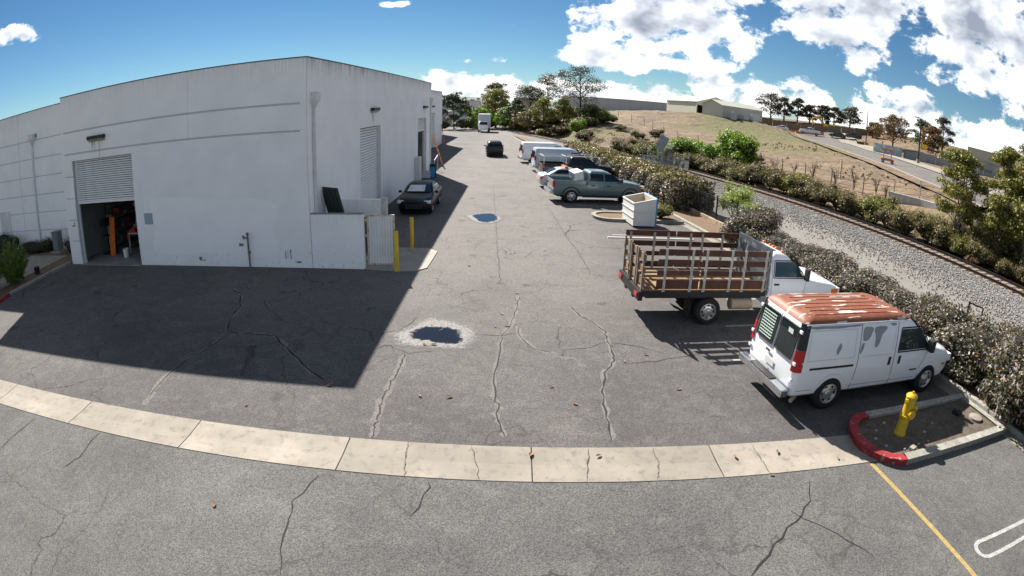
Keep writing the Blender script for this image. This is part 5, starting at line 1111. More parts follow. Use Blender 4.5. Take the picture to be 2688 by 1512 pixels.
_rx = np.interp(GY.ravel(), [34, 42, 57, 74, 91, 115, 133, 143], [38.5, 40.2, 45, 50.5, 56, 63, 69, 72]); _w = np.interp(GY.ravel(), [34, 143], [13, 24]); _in = (GX.ravel() > _rx - 1.2) & (GX.ravel() < _rx + _w + .5) & (GY.ravel() > 30) & (GY.ravel() < 146); GZ = GZ - _in * .3
nu, ny_ = len(gu), len(gy); ii = np.arange(ny_ - 1)[:, None] * nu + np.arange(nu - 1)[None]
idx = np.stack([ii, ii + 1, ii + nu + 1, ii + nu], -1).reshape(-1)
me = np_mesh('hillside', np.stack([GX.ravel(), GY.ravel(), GZ], 1), 4, idx); me.materials.append(m_dry); me.polygons.foreach_set('use_smooth', [True] * len(me.polygons))
o = bpy.data.objects.new('hillside', me); link(o); o['kind'] = 'structure'
# access road on the hill with pale kerbs
RE = np.array([(38.5, 34), (40.2, 42), (45, 57), (50.5, 74), (56, 91), (63, 115), (69, 133), (72, 143)]); RW = np.array([7, 8, 8.5, 9, 9.5, 11, 15, 18])
ry = np.linspace(34, 143, 70); rx = np.interp(ry, RE[:, 1], RE[:, 0]); rw_ = np.interp(ry, RE[:, 1], RW)
def strip_on_hill(name, x0, x1, dz, mat, n=7):
    vs = []; 
    for k in range(len(ry)):
        xx = np.linspace(x0[k], x1[k], n); zz_ = hz(xx, np.full(n, ry[k])) + dz; vs += [(a, ry[k], c) for a, c in zip(xx, zz_)]
    b = MB(); b.add(vs, [(i * n + j, i * n + j + 1, (i + 1) * n + j + 1, (i + 1) * n + j) for i in range(len(ry) - 1) for j in range(n - 1)])
    return structure(name, b, mat, 60)
strip_on_hill('hill_road', rx, rx + rw_, .14, m_road3); strip_on_hill('hill_road_kerb', rx - .5, rx + .02, .2, m_conc, 2); strip_on_hill('hill_road_bank', rx - 2.6, rx - .48, .19, m_dry, 5); strip_on_hill('hill_road_kerb', rx + rw_ - .02, rx + rw_ + .4, .22, m_conc, 2)
strip_on_hill('hill_pavement', rx + rw_ + .4, rx + rw_ + 5.5, .2, m_conc, 5)

# ================================================================== RAILWAY
TY = np.arange(4.0, 118, .56); cx = np.interp(TY, RAIL[:, 1], RAIL[:, 0])
cx = np.convolve(np.pad(cx, 12, mode='edge'), np.ones(25) / 25, 'valid')
b = MB(); prof = [(-3.4, -.01), (-2.2, .16), (-1.35, .27), (1.35, .27), (2.0, .18), (2.8, -.01)]; vs = []
for x, y in zip(cx, TY): vs += [(x + u, y, z) for u, z in prof]
b.add(vs, [(i * 6 + j, i * 6 + j + 1, (i + 1) * 6 + j + 1, (i + 1) * 6 + j) for i in range(len(TY) - 1) for j in range(5)]); structure('ballast_bed', b, m_ballast, 60)
# loose ballast stones
ns = 72000; t = rng.uniform(0, 1, ns) ** 1.5 * 62 + 13; sx = np.interp(t, TY, cx); su = rng.uniform(-3.6, 2.4, ns); su = np.where(rng.uniform(0, 1, ns) < .10, -3.3 - np.abs(rng.normal(0, 1.6, ns)), su); sz = np.interp(su, [p[0] for p in prof], [p[1] for p in prof]); sz[su < -3.4] = 0
keep = ~((np.abs(su) < 1.3) & (rng.uniform(0, 1, ns) < .25)); t, sx, su, sz = t[keep], sx[keep], su[keep], sz[keep]; ns = len(t)
r = rng.uniform(.026, .062, ns); octv = np.array([(1, 0, 0), (0, 1, 0), (-1, 0, 0), (0, -1, 0), (0, 0, .8), (0, 0, -.8)]); octf = np.array([(0, 1, 4), (1, 2, 4), (2, 3, 4), (3, 0, 4), (1, 0, 5), (2, 1, 5), (3, 2, 5), (0, 3, 5)])
co = (octv[None] * rng.uniform(.6, 1.3, (ns, 6, 1))) * r[:, None, None]; an = rng.uniform(0, 6.28, ns); ca, sa = np.cos(an)[:, None], np.sin(an)[:, None]
cxy = np.stack([co[..., 0] * ca - co[..., 1] * sa, co[..., 0] * sa + co[..., 1] * ca, co[..., 2]], -1) + np.stack([sx + su, t, sz + .012], -1)[:, None]
idx = (octf[None] + (np.arange(ns) * 6)[:, None, None]).reshape(-1); me = np_mesh('ballast_stones', cxy.reshape(-1, 3), 3, idx)
me.materials.append(pm('ballast_stone', (.205, .198, .19), .85, island=.65)); o = bpy.data.objects.new('ballast_stones', me); link(o); tag(o, 'grey crushed stone ballast spread along the railway track', 'ballast', kind='stuff')
tk = thing('railway_track', 'single railway track on grey ballast beyond the hedge', 'railway', (0, 0, 0))
m_tie = pm('timber_sleeper', (.25, .19, .14), .9, var=(5, .3), streak=(4, .5, (.12, .09, .07))); m_rail = pm('rail_steel', (.06, .045, .04), .5, metal=.5, var=(3, .3))
tie = MB().box(-1.28, 1.28, -.11, .11, -.08, .1).mesh('sleeper', m_tie)
for x, y in zip(cx[:190], TY[:190]):
    s = bpy.data.objects.new('sleeper', tie); link(s, tk); s.location = (x + random.uniform(-.04, .04), y, .225); d = -0.24 if y > 40 else -.18; s.rotation_euler = (0, 0, R_(random.uniform(9, 12)))
for off in (-.75, .75):
    b = MB(); pr = [(-.07, .315), (.07, .315), (.07, .335), (.014, .35), (.014, .425), (.037, .435), (.037, .47), (-.037, .47), (-.037, .435), (-.014, .425), (-.014, .35), (-.07, .335)]; vs = []; n = len(pr)
    for x, y in zip(cx[::3], TY[::3]): vs += [(x + off + u, y + off * .2, z) for u, z in pr]
    k = len(cx[::3]); b.add(vs, [(i * n + j, i * n + (j + 1) % n, (i + 1) * n + (j + 1) % n, (i + 1) * n + j) for i in range(k - 1) for j in range(n)]); b.build('rail', m_rail, tk)

# ================================================================== FOLIAGE
def leaf_cloud(clumps, n, ll, lw, seed, shell=.55, droop=0.0):
    """n diamond leaves spread through the outer shells of ellipsoid clumps (x, y, z, rx, ry, rz)"""
    g_ = np.random.default_rng(seed); C = np.array(clumps, float); a = (C[:, 3] * C[:, 4] * C[:, 5]) ** (2 / 3); k = g_.choice(len(C), n, p=a / a.sum())
    d = g_.normal(0, 1, (n, 3)); d /= np.linalg.norm(d, axis=1, keepdims=True)
    d[:, 2] = np.where((d[:, 2] < -.35), -d[:, 2] * .6, d[:, 2])
    rr = shell + (1.06 - shell) * g_.uniform(0, 1, n) ** .6
    ph = g_.uniform(0, 6.28, (6, 1)); fr = g_.normal(0, 2.6, (6, 3)); lump = sum(np.sin(fr[i] @ d.T + ph[i] + k * 1.3) for i in range(6)) / 6; rr = rr * (1 + .28 * lump)
    P = C[k, :3] + d * C[k, 3:6] * rr[:, None]
    nrm = d * .75 + g_.normal(0, .75, (n, 3)) + np.array([0, 0, .35]); nrm /= np.linalg.norm(nrm, axis=1, keepdims=True)
    t = np.cross(nrm, g_.normal(0, 1, (n, 3)) + np.array([0, 0, droop])); t /= np.linalg.norm(t, axis=1, keepdims=True) + 1e-9; b_ = np.cross(nrm, t)
    s = g_.uniform(.65, 1.35, n)[:, None]; q = .18 * ll
    V = np.stack([P - t * ll / 2 * s, P - b_ * lw / 2 * s + nrm * q * .3, P + t * ll / 2 * s, P + b_ * lw / 2 * s + nrm * q * .3], 1).reshape(-1, 3)
    return V
def leaf_mesh(name, V, mat):
    me = np_mesh(name, V, 4, np.arange(len(V))); me.materials.append(mat); return me
m_bark = pm('bark', (.10, .075, .055), .9, var=(6, .35), bump=(14, .5)); m_bark_grey = pm('grey_bark', (.24, .205, .17), .9, var=(5, .3)); m_twig_core = pm('dark_twig_core', (.035, .03, .02), .95)
GREENS = {
 'glossy': [(0, (.022, .03, .01)), (1, (.34, .13, .035)), (.42, (.06, .068, .018)), (.62, (.13, .115, .06)), (.72, (.25, .215, .215)), (.92, (.44, .385, .40)), (.96, (.26, .16, .05))],  # pale mauve stops paint sun glints onto some leaves
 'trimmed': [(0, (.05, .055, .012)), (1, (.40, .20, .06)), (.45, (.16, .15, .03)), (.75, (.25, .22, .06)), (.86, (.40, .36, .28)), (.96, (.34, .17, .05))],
 'chaparral': [(0, (.05, .06, .018)), (1, (.28, .16, .065)), (.45, (.125, .13, .034)), (.72, (.21, .18, .055)), (.88, (.22, .125, .05))],
 'bright': [(0, (.06, .13, .01)), (1, (.30, .42, .04)), (.5, (.17, .30, .02))],
 'lime': [(0, (.13, .2, .02)), (1, (.36, .42, .07)), (.5, (.24, .32, .04))],
 'dark': [(0, (.014, .03, .01)), (1, (.075, .11, .025)), (.5, (.03, .055, .015))],
 'olive': [(0, (.035, .05, .015)), (1, (.17, .17, .05)), (.5, (.085, .1, .03))],
 'yellow': [(0, (.07, .085, .016)), (1, (.30, .28, .05)), (.5, (.18, .19, .03))],
 'gum': [(0, (.035, .035, .022)), (1, (.13, .115, .06)), (.5, (.07, .068, .036))],
 'autumn': [(0, (.05, .055, .015)), (1, (.30, .09, .03)), (.5, (.12, .095, .02))],
 'grassy': [(0, (.05, .11, .02)), (1, (.24, .3, .06)), (.5, (.12, .19, .035))],
 'dry': [(0, (.11, .075, .05)), (1, (.30, .2, .13)), (.6, (.2, .13, .085))],
 'pink': [(0, (.03, .05, .02)), (1, (.5, .3, .36)), (.6, (.06, .08, .03)), (.75, (.3, .14, .18))],
 'willow': [(0, (.05, .07, .014)), (1, (.30, .19, .05)), (.45, (.15, .17, .028)), (.75, (.25, .25, .045))]}
def lm(k): return leaf_mat('leaf_' + k, GREENS[k])
def core(b, clumps, f):
    for c in clumps: b.sphere(c[:3], c[3] * f, c[4] * f, c[5] * f, 9, 6)
PROTO = {}
def shrub_proto(key, clumps, n, ll, lw, pal, seed, cf=.62, shell=.6, droop=0):
    """foliage mesh, and branch tubes with an added dark core"""
    b = MB(); core(b, clumps, cf)  # added dark core balls stop the shrub from being see-through
    for c in clumps[:6]: b.tube([(0, 0, 0), (c[0] * .5, c[1] * .5, c[2] * .5), (c[0], c[1], c[2])], .04, 5, .015)
    PROTO[key] = (leaf_mesh('foliage', leaf_cloud(clumps, n, ll, lw, seed, shell, droop), lm(pal)), b.mesh('core_branches', m_twig_core)); return key
def shrub(key, name, label, loc, rz=0.0, s=1.0, group=None, cat='shrub'):
    o = thing(name, label, cat, loc, rz, group); o.scale = s if isinstance(s, tuple) else (s, s, s)
    link(bpy.data.objects.new('foliage', PROTO[key][0]), o); link(bpy.data.objects.new('core_branches', PROTO[key][1]), o); return o
def dome(rx, ry, h, k, seed, spread=.62):
    g_ = random.Random(seed); out = [(0, 0, h * .48, rx * .78, ry * .78, h * .5)]
    for i in range(k):
        a = 6.283 * i / k + g_.uniform(-.3, .3); f = spread * g_.uniform(.75, 1.05); s = g_.uniform(.36, .52); out.append((math.cos(a) * rx * f, math.sin(a) * ry * f, h * g_.uniform(.3, .72), rx * s, ry * s, h * g_.uniform(.26, .36)))
    return out
shrub_proto('thick', dome(1.7, 1.7, 3.0, 12, 68, .75), 5200, .15, .055, 'willow', 79, .45, .4); shrub_proto('thickd', dome(1.7, 1.7, 2.4, 12, 69, .75), 4200, .14, .05, 'chaparral', 80, .5, .4)
for i_, (x, y, k_, s_) in enumerate([(28.0, 24.4, 'thickd', .85), (29.6, 22.4, 'thick', 1.0), (30.2, 19.6, 'thick', 1.1), (31.6, 25.6, 'thick', 1.05), (33, 21, 'thick', 1.3), (29.9, 27.6, 'thickd', 1.0), (28.4, 19.0, 'thickd', .8), (31.0, 17.0, 'thick', 1.2)]): shrub(k_, 'thicket_bush', 'dense thicket bush under the right edge trees, %s from the left' % ORD[i_], (x, y, -.05), i_, s_, 'thicket beside the track')
# --- big glossy hedge bushes along the kerb
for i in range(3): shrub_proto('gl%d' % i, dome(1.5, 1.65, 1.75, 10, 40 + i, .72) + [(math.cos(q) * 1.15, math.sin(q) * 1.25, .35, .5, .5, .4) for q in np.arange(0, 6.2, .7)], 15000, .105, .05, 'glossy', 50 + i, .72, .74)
HB = [(13.55, 5.3, 1.25, 'tallest glossy bush at the right edge of the picture'), (13.15, 7.9, 1.12, 'glossy hedge bush behind the hydrant island'), (12.95, 10.5, 1.1, 'glossy hedge bush in front of the white van nose'), (12.55, 13.1, .98, 'glossy hedge bush between the van and the stake truck'), (12.25, 15.6, .92, 'glossy hedge bush in front of the stake truck hood'), (11.85, 17.9, .9, 'glossy hedge bush beside the stake truck cab'), (11.5, 20.2, .82, 'glossy hedge bush third from the iron fence'), (11.2, 22.1, .8, 'glossy hedge bush second from the iron fence'), (11.0, 24.0, 1.0, 'round glossy bush where the iron fence ends'), (15.6, 7.2, 1.1, 'glossy bush spilling towards the gravel path'), (15.3, 4.0, 1.3, 'glossy bush in the bottom right corner of the hedge'), (15.2, 10.2, 1.0, 'glossy bush behind the one at the van nose')]
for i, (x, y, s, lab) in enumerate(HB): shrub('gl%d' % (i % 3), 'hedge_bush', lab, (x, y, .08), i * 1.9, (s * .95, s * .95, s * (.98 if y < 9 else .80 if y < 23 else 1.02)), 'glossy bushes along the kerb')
# --- long trimmed hedge behind the parked cars: one clipped hedge of many leaves
def clipped_hedge(label, y0, y1, half, h, n, seed):
    g_ = np.random.default_rng(seed); t = g_.uniform(y0, y1, n); a = g_.uniform(0, PI, n); p = 4.0
    c, s = np.cos(a), np.sin(a); rr = (np.abs(c) ** p + np.abs(s) ** p) ** (-1 / p); rr *= g_.uniform(.86, 1.03, n) + .06 * np.sin(t * 2.1 + c * 3) + .05 * np.sin(t * 4.7 + 5 * c)
    endf = np.clip(np.minimum(t - y0, y1 - t) / .8, 0, 1) ** .5; u = c * half * rr * (.6 + .4 * endf); z = s * h * rr * (.75 + .25 * endf)
    P = np.stack([kerb_x(t) + half + .35 + u, t, z + .08], 1)
    nr = np.stack([c, np.zeros(n), s], 1) * .8 + g_.normal(0, .7, (n, 3)); nr /= np.linalg.norm(nr, axis=1, keepdims=True); tt = np.cross(nr, g_.normal(0, 1, (n, 3))); tt /= np.linalg.norm(tt, axis=1, keepdims=True); bb = np.cross(nr, tt); sc = g_.uniform(.7, 1.3, n)[:, None]
    V = np.stack([P - tt * .08 * sc, P - bb * .04 * sc, P + tt * .08 * sc, P + bb * .04 * sc], 1)
    k2 = n // 14; e_ = g_.choice([y0, y1], k2); ue = g_.uniform(-1, 1, k2) * half; ze = g_.uniform(0.02, 1, k2) * h; bulge = .75 * np.sqrt(np.clip(1 - (ue / half) ** 2, 0, 1)) * np.sqrt(np.clip(1.1 - (ze / h) ** 2, .05, 1)); yy_ = e_ + np.where(e_ == y0, -1, 1) * (bulge - .45) * g_.uniform(.7, 1.05, k2)
    P2 = np.stack([kerb_x(yy_) + half + .35 + ue, yy_, ze + .08], 1); nr = g_.normal(0, .7, (k2, 3)) + np.where(e_ == y0, -1, 1)[:, None] * np.array([0, .8, .2]); nr /= np.linalg.norm(nr, axis=1, keepdims=True); tt = np.cross(nr, g_.normal(0, 1, (k2, 3))); tt /= np.linalg.norm(tt, axis=1, keepdims=True); bb = np.cross(nr, tt)
    V = np.concatenate([V, np.stack([P2 - tt * .08, P2 - bb * .04, P2 + tt * .08, P2 + bb * .04], 1)])
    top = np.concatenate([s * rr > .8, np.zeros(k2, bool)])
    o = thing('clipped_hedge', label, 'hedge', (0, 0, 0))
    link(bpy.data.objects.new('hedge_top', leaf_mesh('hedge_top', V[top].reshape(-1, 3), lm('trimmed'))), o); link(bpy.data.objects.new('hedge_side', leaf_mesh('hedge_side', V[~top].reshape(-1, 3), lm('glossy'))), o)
    b = MB(); vs = []
    for y in np.linspace(y0 + .7, y1 - .7, 20):
        x = kerb_x(y) + half + .35; vs += [(x - half * .8, y, 0), (x - half * .8, y, h * .8), (x + half * .8, y, h * .8), (x + half * .8, y, 0)]
    b.add(vs, [(i * 4 + j, i * 4 + j + 1, i * 4 + j + 5, i * 4 + j + 4) for i in range(19) for j in range(3)] + [(0, 1, 2, 3), (79, 78, 77, 76)]); b.build('core_branches', m_twig_core, o)  # added dark box core fills the hedge behind its leaves
clipped_hedge('long clipped olive hedge running behind the parked cars', 31.8, 62, 1.45, 1.85, 52000, 3)
shrub_proto('ball', dome(.75, .75, .8, 6, 9), 2600, .07, .04, 'yellow', 91, .75, .75); shrub('ball', 'clipped_shrub', 'small round clipped shrub on the island behind the metal bin', (7.9, 29.3, .08), 0, 1.0)
# --- lime bush by the fence, rail side scrub
shrub_proto('lime', dome(1.0, 1.3, 2.3, 9, 21, .75), 3600, .12, .045, 'lime', 22, .25, .3); shrub('lime', 'lime_bush', 'loose lime green bush growing through the iron fence', (12.6, 30.3, 0), 0, 1.0); shrub('lime', 'lime_bush', 'smaller lime green bush nearer the round glossy bush', (12.3, 27.4, 0), 2.0, .72)
for i in range(4): shrub_proto('ch%d' % i, dome(1.5, 1.5, 2.0, 9, 60 + i, .7), 3000, .15, .06, 'chaparral', 70 + i, .6, .5)
shrub_proto('chg', dome(1.5, 1.5, 2.0, 9, 66, .7), 3000, .15, .06, 'yellow', 77, .5, .5); shrub_proto('chd', dome(1.2, 1.2, 1.3, 9, 67, .75), 1600, .16, .03, 'dry', 78, .15, .2)
k = 0
for y in np.arange(16, 76, 1.75):
    x = rail_x(y) + random.uniform(3.0, 3.7); key = 'ch%d' % (k % 4) if k % 5 else 'chg'; s = random.uniform(.85, 1.15) if y > 25 else random.uniform(.6, .8)
    shrub(key, 'scrub_bush', ORD[k] + ' scrub bush from the right in the row along the far side of the track', (x, y, h1(x, y) - .05), random.uniform(0, 6), (s, s, s * random.uniform(.85, 1.1)), 'scrub row beside the railway'); k += 1
    if y > 22:
        x += random.uniform(1.9, 3.6); s = random.uniform(.7, 1.05); shrub(['ch1', 'chd', 'ch3'][k % 3], 'scrub_bush', ORD[k - 1] + ' scrub bush from the right in the second row up the bank', (x, y + .8, h1(x, y) - .08), random.uniform(0, 6), s, 'scrub on the bank')
for i_, (x, y, s) in enumerate([(20, 70, .9), (17, 78, 1), (21.5, 82, .7), (15.5, 84, 1.1), (19, 88, .9), (12.5, 88, 1), (23, 92, .9), (17.5, 96, .8), (13.8, 76.5, .8), (11, 92, 1.1), (21, 76, .8), (26, 70, .7), (28, 62, .7)]):
    shrub('ch%d' % (int(x) % 4) if int(x) % 3 else 'chd', 'scrub_bush', 'low scrub bush on the dry slope, %s from the bright green bushes' % ORD[i_], (x, y, h1(x, y) - .1), x, (s, s, s * .75), 'scrub on the lower slope')
shrub_proto('br', dome(2.1, 2.1, 3.8, 11, 31, .72), 5200, .24, .11, 'bright', 32, .6, .6); shrub_proto('br2', dome(2.1, 2.1, 3.2, 12, 34, .75), 5200, .24, .11, 'bright', 35, .6, .6)
for x, y, key, s, lab in [(18.5, 63.4, 'br2', 1.0, 'bright green bush nearest the solar panel'), (21.0, 61.2, 'br2', .85, 'bright green bush in the middle of the clump'), (22.3, 60.2, 'br', .8, 'bright green bush just left of the tall one'), (24.3, 59.4, 'br', 1.15, 'tallest bright green bush at the right of the clump'), (19.6, 61.8, 'br', .9, 'bright green bush second from the solar panel'), (17.4, 64.8, 'br2', .8, 'bright green bush peeping left behind the solar panel'), (23.4, 57.8, 'br2', .75, 'low bright green bush in front of the tallest one'), (10.4, 97, 'br', .72, 'bright green bush below the tall gum tree'), (15.6, 107, 'br2', 1.0, 'bright green bush at the left foot of the grassy hill')]:
    shrub(key, 'green_bush', lab, (x, y, h1(x, y) - .2), x, s, 'bright green bushes')
# bare scrub and dry weeds on the slope
nw = 3000; wy = rng.uniform(24, 92, nw); wu = 5 + rng.uniform(0, 1, nw) ** 1.2 * 42; wx = np.interp(wy, RAIL[:, 1], RAIL[:, 0]) + wu
_e = np.interp(wy, RE[:, 1], RE[:, 0]); kp = (wx < _e - .8) | (wy > 143); wx, wy = wx[kp], wy[kp]; nw = len(wx); wz = hz(wx, wy)
an = rng.uniform(0, 6.28, nw); cl_ = (np.sin(wx * .31 + wy * .17) + np.sin(wx * .13 - wy * .23 + 2) + rng.normal(0, .5, nw)) > .35; wx, wy, wz, an = wx[cl_], wy[cl_], wz[cl_], an[cl_]; nw = len(wx); hh = rng.uniform(.05, .16, nw) * (1 + wy / 130); ww = hh * rng.uniform(.8, 2.0, nw); P = np.stack([wx, wy, wz - .05], 1); dx = np.stack([np.cos(an), np.sin(an), an * 0], 1) * ww[:, None] / 2; up = np.stack([rng.normal(0, .3, nw), rng.normal(0, .3, nw), np.ones(nw)], 1) * hh[:, None]
V = np.stack([P - dx, P + dx, P + dx * .6 + up, P - dx * .4 + up * 1.2], 1).reshape(-1, 3)
o = bpy.data.objects.new('dry_weeds', leaf_mesh('dry_weeds', V, leaf_mat('leaf_weeds', [(0, (.12, .085, .055)), (1, (.14, .135, .05)), (.5, (.17, .12, .075)), (.8, (.2, .15, .09))], .8, .3))); link(o); tag(o, 'dry brown weeds covering the slope below the hill road', 'weeds', kind='stuff')
def bare_bush(label, x, y, h, seed, group):
    g_ = random.Random(seed); b = MB()
    for i in range(12):
        a = g_.uniform(0, 6.28); r1 = g_.uniform(.1, .35) * h; z = h * g_.uniform(.6, 1); p = (math.cos(a) * r1, math.sin(a) * r1, z); m_ = (p[0] * .35, p[1] * .35, z * .55); b.tube([(0, 0, 0), m_, p], .022, 4, .008)
        for j in range(2): q = (p[0] + g_.uniform(-.3, .3), p[1] + g_.uniform(-.3, .3), p[2] + g_.uniform(-.1, .3)); b.tube([m_, q], .012, 3, .006)
    o = b.build('bare_bush', pm('dead_wood', (.11, .085, .07), .95)); o.location = (x, y, h1(x, y) - .05); tag(o, label, 'shrub', group)
for i, (x, y, h) in enumerate([(27, 55, 1.6), (28.5, 49, 1.9), (29.4, 46, 1.7), (30, 43.5, 2.2), (31.2, 41.5, 2.0), (26, 64, 1.8), (18.6, 73, 2.2), (17.2, 70, 2.0), (30.8, 39.4, 1.6), (28, 52, 1.5)]):
    bare_bush('leafless grey brown bush, %s along the foot of the dry slope' % ORD[i], x, y, h, i, 'leafless bushes on the slope')

def tree(name, label, loc, h, crown, pal, seed, n=2600, ll=.3, lw=.14, trunk=.16, nb=7, base=.35, sparse=.5, lean=0.0, bark=None, group=None, clump_r=None, multi=1, flat=1.0):
    """tapered trunk with limbs that carry leaf clumps; crown = (rx, ry)"""
    g_ = random.Random(seed); o = thing(name, label, 'tree', loc, 0, group); b = MB(); cl = []
    for mstem in range(multi):
        bx, by = (0, 0) if multi == 1 else (g_.uniform(-.4, .4), g_.uniform(-.4, .4)); tx, ty = bx + lean * h + g_.uniform(-.04, .04) * h, by + g_.uniform(-.04, .04) * h
        pts = [(bx, by, -.3), (bx + (tx - bx) * .3 + g_.uniform(-.1, .1), by + (ty - by) * .3, h * base * .8), (bx + (tx - bx) * .65, by + (ty - by) * .65 + g_.uniform(-.15, .15), h * .65), (tx, ty, h * .9)]
        b.tube(pts, trunk / math.sqrt(multi), 7, trunk * .2)
        for i in range(nb):
            f = base + (1 - base) * (i + .5) / nb; a = 2.4 * i + g_.uniform(-.5, .5); w = math.sin(PI * min(1, (f - base) / (1 - base) * .85 + .18)) ** .7
            z = h * (f + g_.uniform(-.04, .04)); cx_, cy_ = tx * f, ty * f; r1 = g_.uniform(.5, 1.0) * w
            e = (cx_ + math.cos(a) * crown[0] * r1, cy_ + math.sin(a) * crown[1] * r1, min(h * .97, z + h * .05)); st = (cx_ * .8, cy_ * .8, z - h * .13); b.tube([st, ((st[0] + e[0]) / 2, (st[1] + e[1]) / 2, (st[2] + e[2]) / 2 + h * .02), e], trunk * .38, 5, trunk * .08)
            cr = (clump_r or .42) * (crown[0] + crown[1]) / 2 * g_.uniform(.85, 1.35); cl.append((*e, cr, cr, cr * .72 * flat))
            for j in range(2): q = (e[0] + g_.uniform(-1, 1) * cr, e[1] + g_.uniform(-1, 1) * cr, e[2] + g_.uniform(-.3, .5) * cr); b.tube([e, q], trunk * .1, 4, trunk * .03); cl.append((*q, cr * .55, cr * .55, cr * .42 * flat))
        cl.append((tx, ty, h * .93, crown[0] * .3, crown[1] * .3, h * .07 + .1))
    b.build('trunk', bark or m_bark, o, 60); link(bpy.data.objects.new('crown', leaf_mesh('crown', leaf_cloud(cl, n, ll, lw, seed + 500, 1 - sparse), lm(pal))), o); return o
# tall trees at the right edge beyond the track
tree('willow_tree', 'leaning multi stemmed tree left of the tall right edge trees', (27.4, 26.2, .1), 6.0, (1.6, 1.6), 'willow', 1, 14500, .22, .075, .1, 11, .28, .8, -.02, m_bark_grey, 'trees beside the track', .45, 3)
tree('willow_tree', 'tall thin stemmed tree second from the right edge', (28.2, 22.9, .1), 7.0, (1.5, 1.5), 'willow', 2, 15500, .22, .075, .1, 12, .2, .8, .0, m_bark_grey, 'trees beside the track', .42, 2)
tree('willow_tree', 'tallest thin stemmed tree at the right edge of the picture', (28.8, 20.6, .1), 7.7, (1.65, 1.65), 'willow', 3, 18500, .22, .075, .11, 14, .2, .8, .02, m_bark_grey, 'trees beside the track', .42, 3)
tree('willow_tree', 'rearmost thin stemmed tree partly out of frame at right', (29.2, 17.8, .1), 7.7, (1.6, 1.6), 'willow', 4, 15500, .22, .075, .11, 12, .2, .8, .02, m_bark_grey, 'trees beside the track', .42, 2)
tree('willow_tree', 'bushy olive tree behind the tall right edge trees', (32.0, 23.6, .3), 6.6, (2.2, 2.2), 'willow', 5, 8500, .2, .07, .14, 10, .2, .7, .0, m_bark_grey, 'trees beside the track', .45, 2)
for i_, (x, y, s) in enumerate([(27.6, 27.8, .8), (27.2, 24.6, .7), (28.0, 21.6, .75), (28.6, 19.2, .8), (29.5, 24.8, .9), (30, 20.5, 1), (30.5, 27, 1.2), (31.5, 22, 1.2), (29.5, 18, 1.1)]): shrub('chd', 'dry_undergrowth', 'dry brown undergrowth beneath the right edge trees, %s clump from the left' % ORD[i_], (x, y, .0), x, (s, s, s * 1.3), 'dry undergrowth')
b = MB()
for i in range(70): a = random.uniform(0, 6.28); l = random.uniform(.4, .75); b.add([(math.cos(a + 1.57) * .01, math.sin(a + 1.57) * .01, 0), (-math.cos(a + 1.57) * .01, -math.sin(a + 1.57) * .01, 0), (math.cos(a) * l * .5, math.sin(a) * l * .5, l * .8), (math.cos(a) * l * .9, math.sin(a) * l * .9, l * .45)], [(0, 1, 2), (1, 3, 2)])
o = b.build('grass_tuft', lm('dry')); o.location = (26.3, 23.4, .05); tag(o, 'straw coloured grass tuft beside the far rail', 'grass')
# background trees
T_ = [('broad_tree', 'dense dark tree at the end of the warehouses', (-13.9, 127, 0), 7.6, (2.7, 2.7), 'dark', 4200, .3, .16, .22, .08, .35),
      ('broad_tree', 'dark tree behind the yellow green tree at the end of the yard', (-5.6, 143, .5), 10.4, (3.1, 3.1), 'gum', 3400, .34, .15, .25, .2, .6),
      ('broad_tree', 'yellow green tree above the box truck', (-4.9, 136, .4), 8.2, (2.8, 2.8), 'yellow', 3800, .32, .16, .22, .1, .4),
      ('broad_tree', 'low bright green tree behind the box truck', (-8.6, 131, .3), 4.0, (2.6, 2.2), 'bright', 2600, .3, .16, .18, .05, .3),
      ('broad_tree', 'low green tree right of the box truck', (-2.6, 128, .4), 4.2, (2.2, 2.0), 'bright', 2200, .3, .16, .18, .05, .3),
      ('pine_tree', 'flat topped dark pine with forked bare trunk', (2.6, 120, 1.6), 7.6, (3.0, 2.6), 'dark', 2600, .26, .10, .2, .62, .5),
      ('broad_tree', 'dark bushy tree left of the forked pine', (-.4, 119, 1.2), 5.2, (1.9, 1.9), 'dark', 2600, .26, .13, .18, .1, .4),
      ('gum_tree', 'airy grey gum tree between the pine and the tallest tree', (6.2, 116, 2.4), 9.4, (2.6, 2.6), 'gum', 1500, .3, .11, .2, .3, .8),
      ('gum_tree', 'tallest gum tree with an open spreading crown', (12.2, 110, 3.0), 10.0, (4.6, 3.6), 'gum', 2600, .3, .11, .26, .36, .75),
      ('broad_tree', 'olive green bushy tree below the airy gum', (5.0, 108, 2.2), 4.6, (2.0, 1.8), 'yellow', 2600, .26, .12, .16, .05, .4),
      ('broad_tree', 'olive green bushy tree left of the tallest gum', (8.6, 107, 2.4), 4.6, (1.8, 1.8), 'yellow', 2400, .26, .12, .16, .05, .4),
      ('broad_tree', 'olive bush at the foot of the tallest gum', (13.6, 106, 2.7), 3.2, (2.6, 1.8), 'olive', 2400, .26, .12, .16, .05, .4),
      ('broad_tree', 'olive bush left of the wire fence on the rise', (2.4, 110, 1.4), 2.6, (2.2, 1.6), 'chaparral', 2000, .26, .12, .16, .05, .4)]
for i, (nm, lab, loc, h, cr, pal, n, ll, lw, tk_, bs_, sp) in enumerate(T_): tree(nm, lab, loc, h, (cr[0] * 1.12, cr[1] * 1.12), pal, 100 + i, int(n * 1.9), ll * 1.1, lw * 1.15, tk_, 12, bs_, sp, 0, None, 'trees at the end of the yard', .45, 1 if nm != 'pine_tree' else 2)
